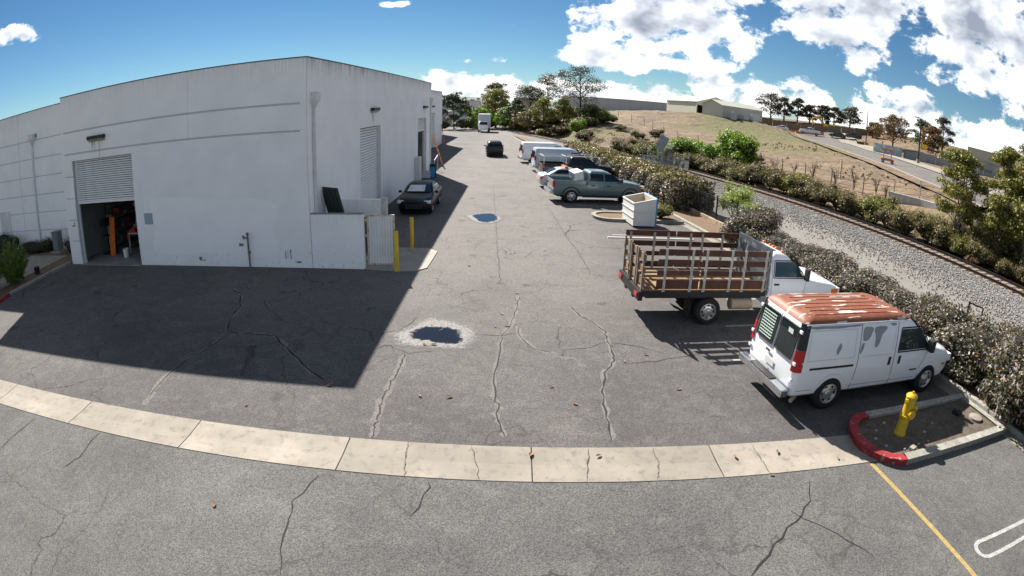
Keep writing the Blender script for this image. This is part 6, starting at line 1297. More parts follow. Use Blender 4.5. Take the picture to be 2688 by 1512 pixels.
for i, (x, y, z, top, r, lab) in enumerate([(75.1, 158.1, 7.6, 14.9, 4.6, 'largest dark gum tree right of the beige sheds'), (78.9, 156.2, 7.8, 14.3, 2.3, 'narrow gum tree touching the largest one right of the sheds'), (82.5, 154.3, 8, 14.7, 2.4, 'gum tree standing alone in the middle of the hilltop row'), (85.9, 152.5, 8.2, 13.1, 2.6, 'short round gum tree above the white pickup'), (89.3, 150.5, 8.4, 13.8, 2.2, 'gum tree above the yellow excavator'), (92.5, 148.6, 8.2, 13.7, 2.5, 'gum tree right of the yellow excavator'), (96.7, 145.8, 8.2, 14.2, 3.8, 'broad gum tree at the right end of the hilltop row'), (103.3, 141.2, 8.4, 11.2, 2.2, 'small tree beside the left lamp post'), (94.1, 129.4, 7.2, 10.6, 1.8, 'small reddish tree right of the left lamp post')]):
    tree('gum_tree', lab, (x, y, h1(x, y) - .3), top - h1(x, y) + .3, (r, r), 'gum' if i < 7 else 'autumn', 200 + i, 3400, .45, .22, .3, 12, .22, .6, 0, None, 'hilltop trees', .42)
tree('autumn_tree', 'round tree turning red behind the graffiti container', (81, 103, h1(81, 103) - .2), 12.0 - h1(81, 103), (4.0, 4.0), 'autumn', 301, 5500, .36, .18, .25, 13, .28, .5, 0, None, None, .42)
for i, (x, y, top, r, pal, lab) in enumerate([(92.4, 105.2, 13.0, 2.8, 'olive', 'grey green tree left of the right lamp post'), (90.9, 99.8, 11.6, 3.0, 'autumn', 'dense green and orange tree behind the right lamp post'), (97, 102.5, 15.0, 2.6, 'gum', 'tall thin dark tree right of the right lamp post')]):
    tree('broad_tree', lab, (x, y, h1(x, y) - .2), top - h1(x, y), (r, r), pal, 320 + i, 4600, .38, .18, .25, 13, .1, .5, 0, None, 'trees by the right lamp post', .42)
MASS = [(-16.5, 124, 2.2, 'dark'), (-11.3, 127.5, 2.6, 'olive'), (-6.6, 133, 3.0, 'olive'), (-1.2, 132, 3.4, 'olive'), (1.2, 126, 2.6, 'dark'), (3.6, 114.5, 2.6, 'yellow'), (6.8, 112, 3.0, 'olive'), (10.2, 113, 3.2, 'yellow'), (14.8, 112, 2.6, 'olive'), (8.0, 101.5, 1.8, 'chaparral'), (12.6, 101, 1.8, 'olive'), (5.0, 104, 1.8, 'chaparral'), (17.4, 109.5, 2.0, 'olive'), (-3.4, 137, 4.0, 'dark'), (0.6, 121.5, 3.4, 'olive')]
for i, (x, y, h, pal) in enumerate(MASS):
    k = 'ms_' + pal
    if k not in PROTO: shrub_proto(k, dome(1.9, 1.7, 2.4, 10, 400 + i, .75), 3600, .26, .12, pal, 410 + i, .6, .5)
    z = max(0, h1(x, y)) - .2; f = h / 2.4; shrub(k, 'background_bush', 'leafy bush below the background trees, %s from the warehouses' % ORD[i], (x, y, z), i * 1.3, (1.0, 1.0, f), 'bushes below the background trees')
# left corner planting
shrub_proto('clip', dome(1.2, .9, 1.05, 8, 81), 6000, .06, .03, 'dark', 82, .8, .8); shrub('clip', 'clipped_shrub', 'rounded dark green clipped shrub against the left wing wall', (-27.6, 20.0, 0), 0, 1.1)
shrub('clip', 'clipped_hedge_strip', 'low dark green hedge strip along the left wing wall', (-24.8, 20.5, 0), .4, (1.3, .55, .62), cat='hedge')
def oleander(label, loc, h, r, n, seed):
    """upright cane shrub: each cane carries long narrow leaves up to its tip"""
    g_ = np.random.default_rng(seed); ns_ = 64; ba = g_.uniform(0, 6.28, ns_); tr_ = r * np.sqrt(g_.uniform(.02, 1, ns_)); th_ = h * g_.uniform(.55, 1.12, ns_) * (1 - .3 * (tr_ / r) ** 2)
    k = g_.integers(0, ns_, n); f = g_.uniform(.12, 1, n); br = tr_[k] * (.35 + .65 * f ** 1.3)
    P = np.stack([np.cos(ba[k]) * br, np.sin(ba[k]) * br, th_[k] * f], 1) + g_.normal(0, .035, (n, 3)); lean = np.stack([np.cos(ba[k]) * .4, np.sin(ba[k]) * .4, np.full(n, .8)], 1)
    d = lean + g_.normal(0, .5, (n, 3)); d /= np.linalg.norm(d, axis=1, keepdims=True); sd_ = np.cross(d, g_.normal(0, 1, (n, 3))); sd_ /= np.linalg.norm(sd_, axis=1, keepdims=True); l = g_.uniform(.12, .24, n)[:, None]
    V = np.stack([P, P + d * l * .5 - sd_ * .018, P + d * l, P + d * l * .5 + sd_ * .018], 1).reshape(-1, 3)
    o = thing('oleander_shrub', label, 'shrub', loc); link(bpy.data.objects.new('foliage', leaf_mesh('foliage', V, lm('grassy'))), o); b = MB()
    for i in range(ns_): b.tube([(0, 0, 0), (math.cos(ba[i]) * tr_[i] * .5, math.sin(ba[i]) * tr_[i] * .5, th_[i] * .55), (math.cos(ba[i]) * tr_[i], math.sin(ba[i]) * tr_[i], th_[i] * .95)], .012, 4, .005)
    b.build('canes', m_twig_core, o)
oleander('upright narrow leaved shrub at the left edge behind the kerb', (-21.0, 15.6, .05), 1.75, .95, 5200, 5); oleander('second narrow leaved shrub further along the left kerb', (-21.6, 14.2, .05), 1.5, .85, 4000, 6)
shrub_proto('pink', dome(.45, .45, .9, 6, 85), 900, .06, .035, 'pink', 86, .3, .4)
for x, y, lab in [(-23.9, 20.6, 'pink flowering plant left of the grey utility cabinet'), (-21.6, 20.3, 'pink flowering plant right of the grey utility cabinet')]: shrub('pink', 'flowering_plant', lab, (x, y, 0), 0, 1.0, 'flowering plants', 'plant')
# ================================================================== SMALL THINGS IN THE YARD
m_hyd = pm('hydrant_yellow', (.50, .335, .012), .45, coat=.15, var=(5, .18), var2=(11, .3, (.22, .12, .03), .6, .74))
hd = thing('fire_hydrant', 'bright yellow fire hydrant standing in the kerbed soil island', 'hydrant', (8.15, 7.98, .08), R_(20))
b = MB(); b.lathe([(0, 0), (.15, 0), (.155, .03), (.145, .05), (.132, .07), (.122, .38), (.14, .40), (.155, .42), (.155, .47), (.13, .48)], 24); b.build('barrel', m_hyd, hd, 40)
b = MB(); b.lathe([(.13, .481), (.122, .52), (.118, .70), (.125, .74), (.13, .86), (.14, .87), (.14, .90), (.11, .93), (.06, .955), (0, .96)], 24); b.build('bonnet', m_hyd, hd, 40)
MB().cyl((0, 0, .95), (0, 0, 1.0), .025, n=5).build('operating_nut', m_hyd, hd)
for d, r, z, L_ in [((-1, 0), .05, .80, .16), ((1, 0), .05, .80, .19), ((.5, -.87), .06, .66, .17), ((-.3, -.95), .092, .54, .17)]:
    b = MB(); a = (d[0] * .08, d[1] * .08, z); e = (d[0] * L_, d[1] * L_, z); f = (d[0] * (L_ + .035), d[1] * (L_ + .035), z); b.cyl(a, e, r * .85, n=16).cyl(e, f, r * 1.15, r * 1.05, n=16).cyl(f, (d[0] * (L_ + .06), d[1] * (L_ + .06), z), .02, n=5); b.build('nozzle_cap', m_hyd, hd, 40)
b = MB(); b.tube([(-.17, -.02, .62), (-.18, -.04, .5), (-.15, -.06, .4), (-.12, -.08, .48)], .007, 5); b.build('chain', m_hyd, hd)
for k in range(8): t = 2 * PI * k / 8; MB().cyl((math.cos(t) * .137, math.sin(t) * .137, .405), (math.cos(t) * .137, math.sin(t) * .137, .49), .012, n=6).build('bolt', m_hyd, hd)
b = MB(); b.lathe([(0, 0), (.2, 0), (.2, .05), (.17, .06), (0, .06)], 24); b.add([(-.12, -.02, .062), (.12, -.02, .062), (.12, .02, .062), (-.12, .02, .062)], [(0, 1, 2, 3)]); o = b.build('valve_cover', m_conc, None, 40); o.location = (11.0, 8.1, .08); tag(o, 'round concrete valve cover on the soil at the right of the hydrant island', 'valve cover')
b = MB(); b.box(-.14, .14, -.1, .1, 0, .1).box(-.11, .11, -.07, .07, .1, .12); o = b.build('irrigation_box', m_black, None, bevel=.01); o.location = (10.55, 8.45, .08); o.rotation_euler = (0, 0, R_(15)); tag(o, 'small black irrigation box on the soil beside the round cover', 'box')
for i_, (x, y, s) in enumerate([(7.5, 7.6, .05), (7.9, 7.4, .04), (8.4, 7.5, .045), (8.9, 7.9, .05), (9.4, 8.2, .04), (7.6, 8.2, .04), (8.0, 8.45, .05), (7.4, 7.9, .05), (8.75, 7.55, .035)]):
    b = MB(); b.sphere((0, 0, 0), s, s * .8, s * .55, 7, 5); b.v = [(p[0] * random.uniform(.8, 1.2), p[1] * random.uniform(.8, 1.2), p[2]) for p in b.v]; o = b.build('stone', pm('pale_stone', (.3, .29, .27), .9)); o.location = (x, y, .085); tag(o, 'small pale stone on the soil near the hydrant, %s of the scatter' % ORD[i_], 'stone', 'stones on the hydrant island')
o = MB().box(-.09, .09, -.06, .06, 0, .07).build('concrete_block', m_conc, None, bevel=.008); o.location = (8.1, 7.35, .078); o.rotation_euler = (0, 0, .4); tag(o, 'small grey concrete block in front of the hydrant', 'block')
# metal hopper bin
bn = thing('metal_bin', 'tall white steel hopper bin standing between two parking islands', 'bin', (6.44, 27.0, .0), R_(6))
m_bw = pm('bin_white', (.68, .68, .66), .5, var=(2, .06), var2=(6, .4, (.36, .28, .2), .64, .76), streak=(5, .3, (.4, .36, .3))); m_bt = pm('bin_inside', (.52, .46, .36), .7, var=(3, .15))
x0, x1, y0, y1, za, zb, t_ = -.58, .58, 0, 1.95, 1.2, 1.45, .04
def slab(vs): return MB().add(vs, [(0, 1, 2, 3), (7, 6, 5, 4), (0, 4, 5, 1), (1, 5, 6, 2), (2, 6, 7, 3), (3, 7, 4, 0)])
def side_wall(xa, ya, ha, xb, yb, hb, z0, nx, ny, nm, mat):
    slab([(xa, ya, z0), (xb, yb, z0), (xb, yb, hb), (xa, ya, ha), (xa + nx, ya + ny, z0), (xb + nx, yb + ny, z0), (xb + nx, yb + ny, hb), (xa + nx, ya + ny, ha)]).build(nm, mat, bn)
side_wall(x0, y0, za, x1, y0, zb, .08, 0, t_, 'panel', m_bw); side_wall(x0, y0 + t_, za, x0, y1, za, .08, t_, 0, 'panel', m_bw); side_wall(x1, y0 + t_, zb, x1, y1, zb, .08, -t_, 0, 'panel', m_bw); side_wall(x0, y1, za, x1, y1, zb, .08, 0, -t_, 'panel', m_bw)
side_wall(x0 + .042, y0 + .042, za - .02, x1 - .042, y0 + .042, zb - .02, .1, 0, .004, 'lining', m_bt); side_wall(x0 + .042, y1 - .042, za - .02, x1 - .042, y1 - .042, zb - .02, .1, 0, -.004, 'lining', m_bt); side_wall(x0 + .042, y0 + .05, za - .02, x0 + .042, y1 - .05, za - .02, .1, .004, 0, 'lining', m_bt); side_wall(x1 - .042, y0 + .05, zb - .02, x1 - .042, y1 - .05, zb - .02, .1, -.004, 0, 'lining', m_bt)
MB().box(x0 + .05, x1 - .05, y0 + .05, y1 - .05, .1, .5).build('contents', m_bt, bn)
b = MB(); e = .035
for p, q in [((x0, y0, za), (x1, y0, zb)), ((x1, y0, zb), (x1, y1, zb)), ((x1, y1, zb), (x0, y1, za)), ((x0, y1, za), (x0, y0, za))]: b.bar(p, q, .07, .06)
b.build('rim', m_bw, bn)
for z in (.45, .82): MB().box(x0 - .035, x0 - .001, y0 - .03, y1 + .02, z, z + .05).build('side_rib', m_bw, bn); 
MB().box(x0 - .03, x1 + .02, y0 - .035, y0 - .001, .78, .83).build('front_rib', m_bw, bn)
MB().box(x1 + .004, x1 + .05, y0 - .06, y0 + .08, .05, 1.44).build('blue_edge_board', pm('blue_board', (.03, .25, .52), .5), bn); MB().box(x1 + .0, x1 + .05, y0 + .08, y1, zb - .06, zb + .05).build('blue_edge_board', MATS['blue_board'], bn)
for sx in (x0 + .12, x1 - .12):
    for sy in (y0 + .15, y1 - .15): MB().cyl((sx - .03, sy, .06), (sx + .03, sy, .06), .06, n=14).build('caster', m_black, bn, 40)
# iron fence on the block wall
fe = thing('iron_fence', 'black iron picket fence standing on the tan block wall', 'fence', (0, 0, 0)); m_iron = pm('black_iron', (.012, .012, .013), .45)
def fx(y): return kerb_x(y) + 1.62
pk = MB().box(-.009, .009, -.009, .009, 0, 1.12).mesh('picket', m_iron)
y = 24.0
while y < 35.2:
    o = bpy.data.objects.new('picket', pk); link(o, fe); o.location = (fx(y), y, .42); y += .125
for yp in np.arange(24.0, 35.3, 2.24): MB().box(fx(yp) - .03, fx(yp) + .03, yp - .03, yp + .03, .361, 1.64).build('post', m_iron, fe)
for z in (.5, 1.42, 1.53): MB().bar((fx(24), 24, z), (fx(35.2), 35.2, z), .035, .035).build('rail', m_iron, fe)
# loose fence end by the bushes
b = MB(); b.bar((14.3, 12.4, 0), (14.3, 12.4, 1.55), .05).bar((14.3, 12.4, 1.5), (14.8, 12.1, 1.42), .04).bar((14.8, 12.1, 0), (14.8, 12.1, 1.42), .04); o = b.build('fence_stub', m_iron); tag(o, 'short black iron fence end showing above the hedge bushes', 'fence')
# boards, cabinet and ladders along the side wall
o = MB().box(-.05, .3, -.45, .45, 0, 1.9).build('electrical_cabinet', pm('cabinet_grey', (.58, .60, .60), .5, var=(2, .08)), None, bevel=.02); o.location = (X1 + .06, 40.3, 0); tag(o, 'pale grey electrical cabinet on the side wall behind the black sedan', 'cabinet')
t = thing('sandwich_board', 'black and blue folding sign board standing behind the black sedan', 'sign', (-6.35, 43.3, 0)); t.scale = (.8, .8, .85)
b = MB(); b.add([(-.3, -.3, 0), (.3, -.3, 0), (.3, 0, 1.25), (-.3, 0, 1.25)], [(0, 1, 2, 3)]); b.add([(-.3, .3, 0), (.3, .3, 0), (.3, .01, 1.25), (-.3, .01, 1.25)], [(3, 2, 1, 0)]); b.build('frame', m_black, t); b = MB(); b.add([(-.25, -.305, .06), (.25, -.305, .06), (.25, -.08, .98), (-.25, -.08, .98)], [(0, 1, 2, 3)]); b.build('blue_panel', MATS['blue_board'], t)
o = MB().box(-.35, .35, -.02, .02, 0, .55).build('white_notice', pm('notice', (.6, .6, .6), .6, var=(14, .5)), None); o.location = (-6.85, 43.0, 0); o.rotation_euler = (R_(-12), 0, 0); tag(o, 'small white printed notice leaning beside the blue sign board', 'sign')
m_lad = pm('ladder_orange', (.60, .25, .03), .6, var=(4, .25)); m_lad2 = pm('ladder_red', (.36, .10, .05), .6, var=(4, .2))
def ladder(label, x, y, h, lean, mat, n):
    t = thing('ladder', label, 'ladder', (x, y, 0), 0, 'ladders against the second warehouse')
    for s in (-.28, .28): MB().bar((0, s, 0), (-lean, s * .8, h), .06, .03).build('stile', mat, t)
    for k in range(n): f = (k + .7) / n; MB().bar((-lean * f, -.28 + .05 * f, h * f), (-lean * f, .28 - .05 * f, h * f), .05, .05).build('rung', mat, t)
for i in range(4): ladder(['orange ladder nearest the camera in the leaning pair', 'orange ladder behind the nearest one', 'rust red ladder at the far corner of the second warehouse', 'rust red ladder furthest along the second warehouse'][i], [-6.75, -6.9, -10.0, -10.1][i], [52.3, 53.6, 79.6, 80.4][i], [3.0, 2.6, 2.9, 2.6][i], [.9, 1.0, .5, .45][i], m_lad if i < 2 else m_lad2, 8)
t = thing('hand_rail', 'short galvanised handrail by the step behind the black sedan', 'railing', (-6.7, 47.2, 0)); b = MB(); b.tube([(0, -.6, 0), (0, -.6, 1.0), (0.1, .7, 1.35), (.1, .7, 0)], .03, 8); b.build('rail', m_galv, t, 50)
# left corner: kerb with red end, walk, cabinet
lk = MB(); lk.box(-21.3, -20.0, 12.9, 20.2, -.02, .06); structure('planting_bed', lk, m_mulch)
kerb('left_kerb', [(-19.86, 14.25), (-19.86, 18.55)], .17, .13, m_kerb); kerb('left_kerb', [(-19.2, 9.2), (-19.3, 11.5), (-19.6, 13.0), (-19.86, 14.2)], .17, .13, m_kerb_red)
structure('walkway', MB().box(-24.6, -21.32, 8.5, 19.8, -.02, .07), m_conc); structure('grass_verge', MB().box(-32, -20.6, 19.82, 21.19, -.02, .05), m_mulch)
uc = thing('utility_cabinet', 'grey green utility cabinet on a concrete plinth beside the left wing wall', 'cabinet', (-22.75, 20.45, .05)); MB().box(-.42, .42, -.3, .3, 0, .1).build('plinth', m_conc, uc); MB().box(-.25, .25, -.2, .2, .1, 1.05).build('housing', pm('utility_green', (.15, .17, .165), .5, var=(3, .1)), uc, bevel=.02); MB().box(-.28, .28, -.23, .23, 1.05, 1.1).build('lid', MATS['utility_green'], uc, bevel=.015)
MB().box(-.2, .2, -.215, -.201, .18, .98).build('door', pm('utility_door', (.17, .19, .185), .5), uc)
b = MB(); b.lathe([(0, 0), (.13, 0), (.16, .3), (.15, .31), (.13, .28), (0, .28)], 16); o = b.build('plant_pot', m_black, None, 40); o.location = (-20.75, 16.9, .06); tag(o, 'small black plant pot in the bed behind the left kerb', 'pot')
# left wing door frame
MB().box(-29.3, -28.1, YL - .03, YL + .001, 0, 2.25).build('side_door', m_galv, wh, bevel=.01)

# ================================================================== RAILWAY FURNITURE AND THE HILL
m_steel = pm('galvanised_steel', (.27, .285, .285), .55, metal=.2, var=(4, .12))
sp = thing('solar_mast', 'steel mast with two tilted solar panels beside the track', 'solar panel', (14.75, 56.2, 0)); sp.scale = (.85, .85, .95); MB().cyl((0, 0, 0), (0, 0, 3.2), .07, n=10).build('mast', m_steel, sp, 40)
m_pv = pm('solar_cells', (.22, .24, .26), .25, var=(3, .5))
for k in range(2):
    o = MB().box(-.5, .5, -.03, .03, -.42, .42).build('panel', m_pv, sp); o.location = (-.25 + .35 * k, -.1, 2.45 + .75 * k); o.rotation_euler = (R_(-22), R_(22), R_(-14)); f = MB(); f.box(-.53, .53, -.025, .035, .42, .45).box(-.53, .53, -.025, .035, -.45, -.42).box(-.53, -.5, -.025, .035, -.42, .42).box(.5, .53, -.025, .035, -.42, .42); f.build('frame', m_steel, o)
t = thing('track_sign', 'small white lineside sign on a thin post by the chain link pen', 'sign', (15.6, 56.2, 0)); MB().cyl((0, 0, 0), (0, 0, 2.6), .03, n=8).build('post', m_steel, t, 40); MB().box(-.2, .2, -.05, -.03, 2.2, 2.6).build('sign_face', pm('sign_white', (.66, .66, .66), .5), t)
b = MB()
for k, zz_ in enumerate((2.32, 2.42, 2.5)): b.box(-.13 + .03 * k, .13 - .02 * k, -.054, -.051, zz_ - .03, zz_)
b.build('sign_print', m_black, t)
pen = thing('chain_link_pen', 'galvanised chain link pen around the solar mast', 'fence', (0, 0, 0)); PC = [(13.2, 58.4), (15.3, 53.6), (17.2, 54.6), (15.2, 59.2)]
m_link = pm('chain_link', (.17, .19, .195), .6)
for a, c in zip(PC, PC[1:] + PC[:1]):
    L_ = math.dist(a, c); n = 3
    for i in range(n): f = i / n; x, y = a[0] + (c[0] - a[0]) * f, a[1] + (c[1] - a[1]) * f; MB().cyl((x, y, 0), (x, y, 1.75), .035, n=8).build('post', m_steel, pen, 40)
    for z in (.1, 1.2, 1.5, 1.6, 1.7): MB().bar((*a, z), (*c, z), .03 if z in (.1, 1.2) else .012, .03 if z in (.1, 1.2) else .012).build('rail' if z < 1.3 else 'barbed_wire', m_steel, pen)
    b = MB(); s = 0.0; H = 1.1
    while s < L_ + H:
        for sg in (1, -1):
            u0, u1 = (s - H, s) if sg > 0 else (s, s - H); z0, z1 = .1, .1 + H
            ua, ub = max(0, min(L_, u0)), max(0, min(L_, u1)); za_ = z0 + (ua - u0) / (u1 - u0) * H; zb_ = z0 + (ub - u0) / (u1 - u0) * H
            if abs(ua - ub) > .02: P = lambda u, z: (a[0] + (c[0] - a[0]) * u / L_, a[1] + (c[1] - a[1]) * u / L_, z); b.bar(P(ua, za_), P(ub, zb_), .014, .014)
        s += .12
    b.build('mesh', m_link, pen)
# wire fence along the foot of the slope and low concrete wall
cw = [(30.6, 38.8), (31, 38.2), (32.3, 36.4), (33.6, 33.2), (34.6, 30), (35.5, 26)]
lw_ = thing('concrete_wall', 'low stained concrete retaining wall at the foot of the slope behind the scrub', 'wall', (0, 0, 0)); m_cw = pm('stained_concrete', (.50, .49, .47), .9, var=(.8, .15), streak=(3, .7, (.2, .2, .2)), coords='World')
for (a, c) in zip(cw[:-1], cw[1:]): slab([(a[0], a[1], -.1), (c[0], c[1], -.1), (c[0], c[1], 2.0), (a[0], a[1], 2.0), (a[0] + .3, a[1] + .1, -.1), (c[0] + .3, c[1] + .1, -.1), (c[0] + .3, c[1] + .1, 2.0), (a[0] + .3, a[1] + .1, 2.0)]).build('wall_length', m_cw, lw_)
wf = thing('wire_fence', 'thin wire fence with angled posts along the foot of the slope', 'fence', (0, 0, 0)); m_post = pm('dark_post', (.06, .055, .05), .8)
FP = [(34.4, 34.6), (33.0, 37.2), (31.6, 39.3), (30, 42), (28.6, 45.5), (27.6, 49), (27, 53), (26.8, 58), (27, 64), (26.5, 70), (25.4, 77), (24.4, 84), (24, 91), (24, 99), (24.2, 107), (23.5, 116), (22.5, 126)]
pp = []
for x, y in FP: z = h1(x, y); pp.append((x, y, z)); b = MB(); b.bar((x, y, z - .2), (x, y, z + 1.45), .07).bar((x, y, z + 1.45), (x - .2, y - .1, z + 1.75), .05); b.build('post', m_post if len(pp) > 3 else m_steel, wf)
for dz in (.5, 1.0, 1.4):
    b = MB()
    for p, q in zip(pp[:-1], pp[1:]): b.bar((p[0], p[1], p[2] + dz), (q[0], q[1], q[2] + dz), .025)
    b.build('wire', m_post, wf)
t = thing('wooden_stake', 'pale wooden marker stake on the dry slope', 'stake', (31.5, 48.5, h1(31.5, 48.5))); MB().box(-.07, .07, -.07, .07, -.2, 1.9).build('stake_post', m_pale_s if 'm_pale_s' in globals() else pm('pale_stake', (.45, .33, .22), .8), t)
# two beige sheds
m_shed = pm('shed_beige', (.52, .50, .43), .6, var=(.5, .05), coords='World'); m_shed_r = pm('shed_roof', (.50, .49, .42), .5)
def shed(label, p1, p0, p2, zb, ze, zp, opening):
    """gabled metal shed: near corner p1, eave wall p1-p0, gable end p1-p2"""
    t = thing('metal_shed', label, 'shed', (0, 0, 0)); p1, p0, p2 = map(np.array, (p1, p0, p2)); p3 = p0 + p2 - p1; mg = (p1 + p2) / 2; mb_ = (p0 + p3) / 2
    def q(*pts): return MB().add(pts, [tuple(range(len(pts)))])
    V = lambda p, z: (p[0], p[1], z)
    q(V(p1, zb), V(p0, zb), V(p0, ze), V(p1, ze)).build('eave_wall', m_shed, t); q(V(p2, zb), V(p3, zb), V(p3, ze), V(p2, ze)).build('eave_wall', m_shed, t); q(V(p0, zb), V(p3, zb), V(p3, ze), V(mb_, zp), V(p0, ze)).build('gable_wall', m_shed, t)
    if opening:
        q(V(p1 + (p2 - p1) * .0, ze - .9), V(p2, ze - .9), V(p2, ze), V(mg, zp), V(p1, ze)).build('gable_wall', m_shed, t)
        for f in (.0, .33, .66, .97): a = p1 + (p2 - p1) * f; MB().bar(V(a, zb), V(a, ze - .9), .25).build('frame_post', m_shed, t)
        k = p1 + (p0 - p1) * .5; q(V(k, zb), V(k + p2 - p1, zb), V(k + p2 - p1, ze), V(k, ze)).build('inner_wall', pm('shed_inner', (.2, .18, .14), .8), t)
    else: q(V(p1, zb), V(p2, zb), V(p2, ze), V(mg, zp), V(p1, ze)).build('gable_wall', m_shed, t)
    e = (p1 - p0) / np.linalg.norm(p1 - p0) * .3
    for s in (p1, p2):
        o_ = (s - mg) * .06; q(V(s + o_ + e, ze - .08), V(s + o_ + (p0 - p1) - e, ze - .08), V(mb_ - e, zp + .06), V(mg + e, zp + .06)).build('roof', m_shed_r, t)
    return t
shed('beige open fronted metal shed on the left of the grassy hilltop', (44.6, 138), (41.0, 154), (55.2, 140.3), 6.4, 9.75, 11.3, True)
shed('long beige gabled metal shed on the right of the hilltop', (48.0, 128.5), (61.8, 135.2), (45.0, 134.6), 6.2, 9.3, 10.4, False)
for i, (x, y, w, h, lab) in enumerate([(50.6, 127.4, 1.2, 1.7, 'grey cabinet against the long shed wall'), (54.4, 129.2, 1.6, 1.2, 'tilted pale panel leaning by the long shed'), (57.5, 130.2, 2.6, 1.5, 'white crate at the right end of the long shed')]):
    z = h1(x, y); o = MB().box(-w / 2, w / 2, -.5, .5, -.3, h).build('storage_crate', pm('crate_%d' % i, [(.42, .45, .46), (.5, .5, .5), (.62, .62, .6)][i], .6), None, bevel=.03); o.location = (x, y, z); o.rotation_euler = (0, 0, R_(24)); tag(o, lab, 'crate')
# parked cars on the hill
PARK = R_(152)
for kind, nm, lab, cat, colr, x, y in [('sedan', 'sedan', 'white sedan at the left end of the cars parked on the hill', 'car', (.7, .71, .72), 68.0, 133.6), ('pickup', 'pickup_truck', 'white pickup parked second on the hill', 'pickup', (.68, .69, .7), 75.4, 129.7), ('sedan', 'sedan', 'dark green sedan parked third on the hill', 'car', (.03, .04, .038), 81.4, 126.1), ('suv', 'suv', 'dark grey hatchback at the right end of the cars on the hill', 'car', (.035, .037, .04), 85.0, 123.6)]:
    car(nm, lab, cat, kind, colr, (x, y, h1(x, y) + .16), PARK, 'cars parked on the hill', far=True)
# excavator
ex = thing('excavator', 'yellow excavator standing among the hilltop gum trees', 'excavator', (85.5, 140.5, h1(85.5, 140.5)), R_(170)); m_cat = pm('machine_yellow', (.58, .34, .02), .5, var=(2, .15))
for s in (-1, 1): MB().box(-1.6, 1.6, s * .9 - .25, s * .9 + .25, 0, .7).build('track', m_under, ex, bevel=.15)
MB().box(-1.7, 1.0, -1.1, 1.1, .75, 1.7).build('upper_body', m_cat, ex, bevel=.1); MB().box(.0, 1.2, .2, 1.1, 1.7, 2.7).build('cab', m_glass, ex, bevel=.08)
b = MB(); b.bar((1.0, -.3, 1.3), (3.2, -.3, 3.4), .35, .5).bar((3.2, -.3, 3.4), (5.0, -.3, 2.6), .3, .45); b.build('boom', m_cat, ex); b = MB(); b.bar((5.0, -.3, 2.7), (4.6, -.3, .9), .25, .35); b.build('stick', m_cat, ex); MB().prism([(4.2, -.7), (5.0, -.7), (5.0, .1), (4.2, .1)], .2, .9).build('bucket', m_under, ex)
# orange barriers in a line
for k in range(7):
    x, y = 68 + 1.75 * k, 138.4 - .95 * k; b = MB(); b.add([(-.9, -.3, 0), (.9, -.3, 0), (.9, .3, 0), (-.9, .3, 0), (-.9, -.1, 1.0), (.9, -.1, 1.0), (.9, .1, 1.0), (-.9, .1, 1.0)], [(0, 1, 5, 4), (1, 2, 6, 5), (2, 3, 7, 6), (3, 0, 4, 7), (4, 5, 6, 7)]); o = b.build('barrier', pm('barrier_orange', (.62, .17, .04), .6, var=(2, .2))); o.location = (x, y, h1(x, y)); o.rotation_euler = (0, 0, R_(-28)); tag(o, 'orange traffic barrier behind the hilltop cars, %s from the left' % ORD[k], 'barrier', 'orange barriers on the hill')
bf = thing('site_fence', 'long brown screened site fence behind the orange barriers', 'fence', (0, 0, 0))
for k in range(9): x, y = 66 + 3.6 * k, 146.5 - 1.7 * k; z = h1(x, y); slab([(x, y, z - .3), (x + 3.5, y - 1.65, z - .3), (x + 3.5, y - 1.65, z + 1.9), (x, y, z + 1.9), (x, y + .1, z - .3), (x + 3.5, y - 1.55, z - .3), (x + 3.5, y - 1.55, z + 1.9), (x, y + .1, z + 1.9)]).build('fence_panel', pm('screen_brown', (.17, .13, .09), .8, var=(1, .2)), bf)
# lamp posts
def lamp_post(label, x, y, top):
    z = h1(x, y); t = thing('lamp_post', label, 'lamp post', (x, y, z), 0, 'lamp posts on the hill road'); H = top - z
    MB().cyl((0, 0, -.3), (0, 0, .8), .3, n=12).build('footing', m_conc, t, 40); MB().cyl((0, 0, .8), (0, 0, H), .14, .1, n=8).build('pole', m_black, t, 40); b = MB(); b.bar((0, 0, H), (-1.0, -.1, H + .05), .07).box(-1.5, -.6, -.22, .12, H, H + .12); b.build('lamp_head', m_black, t)
lamp_post('left dark lamp post beside the hill road', 83.9, 118.3, 13.6); lamp_post('right dark lamp post in front of the grey concrete wall', 62.3, 71.7, 11.1)
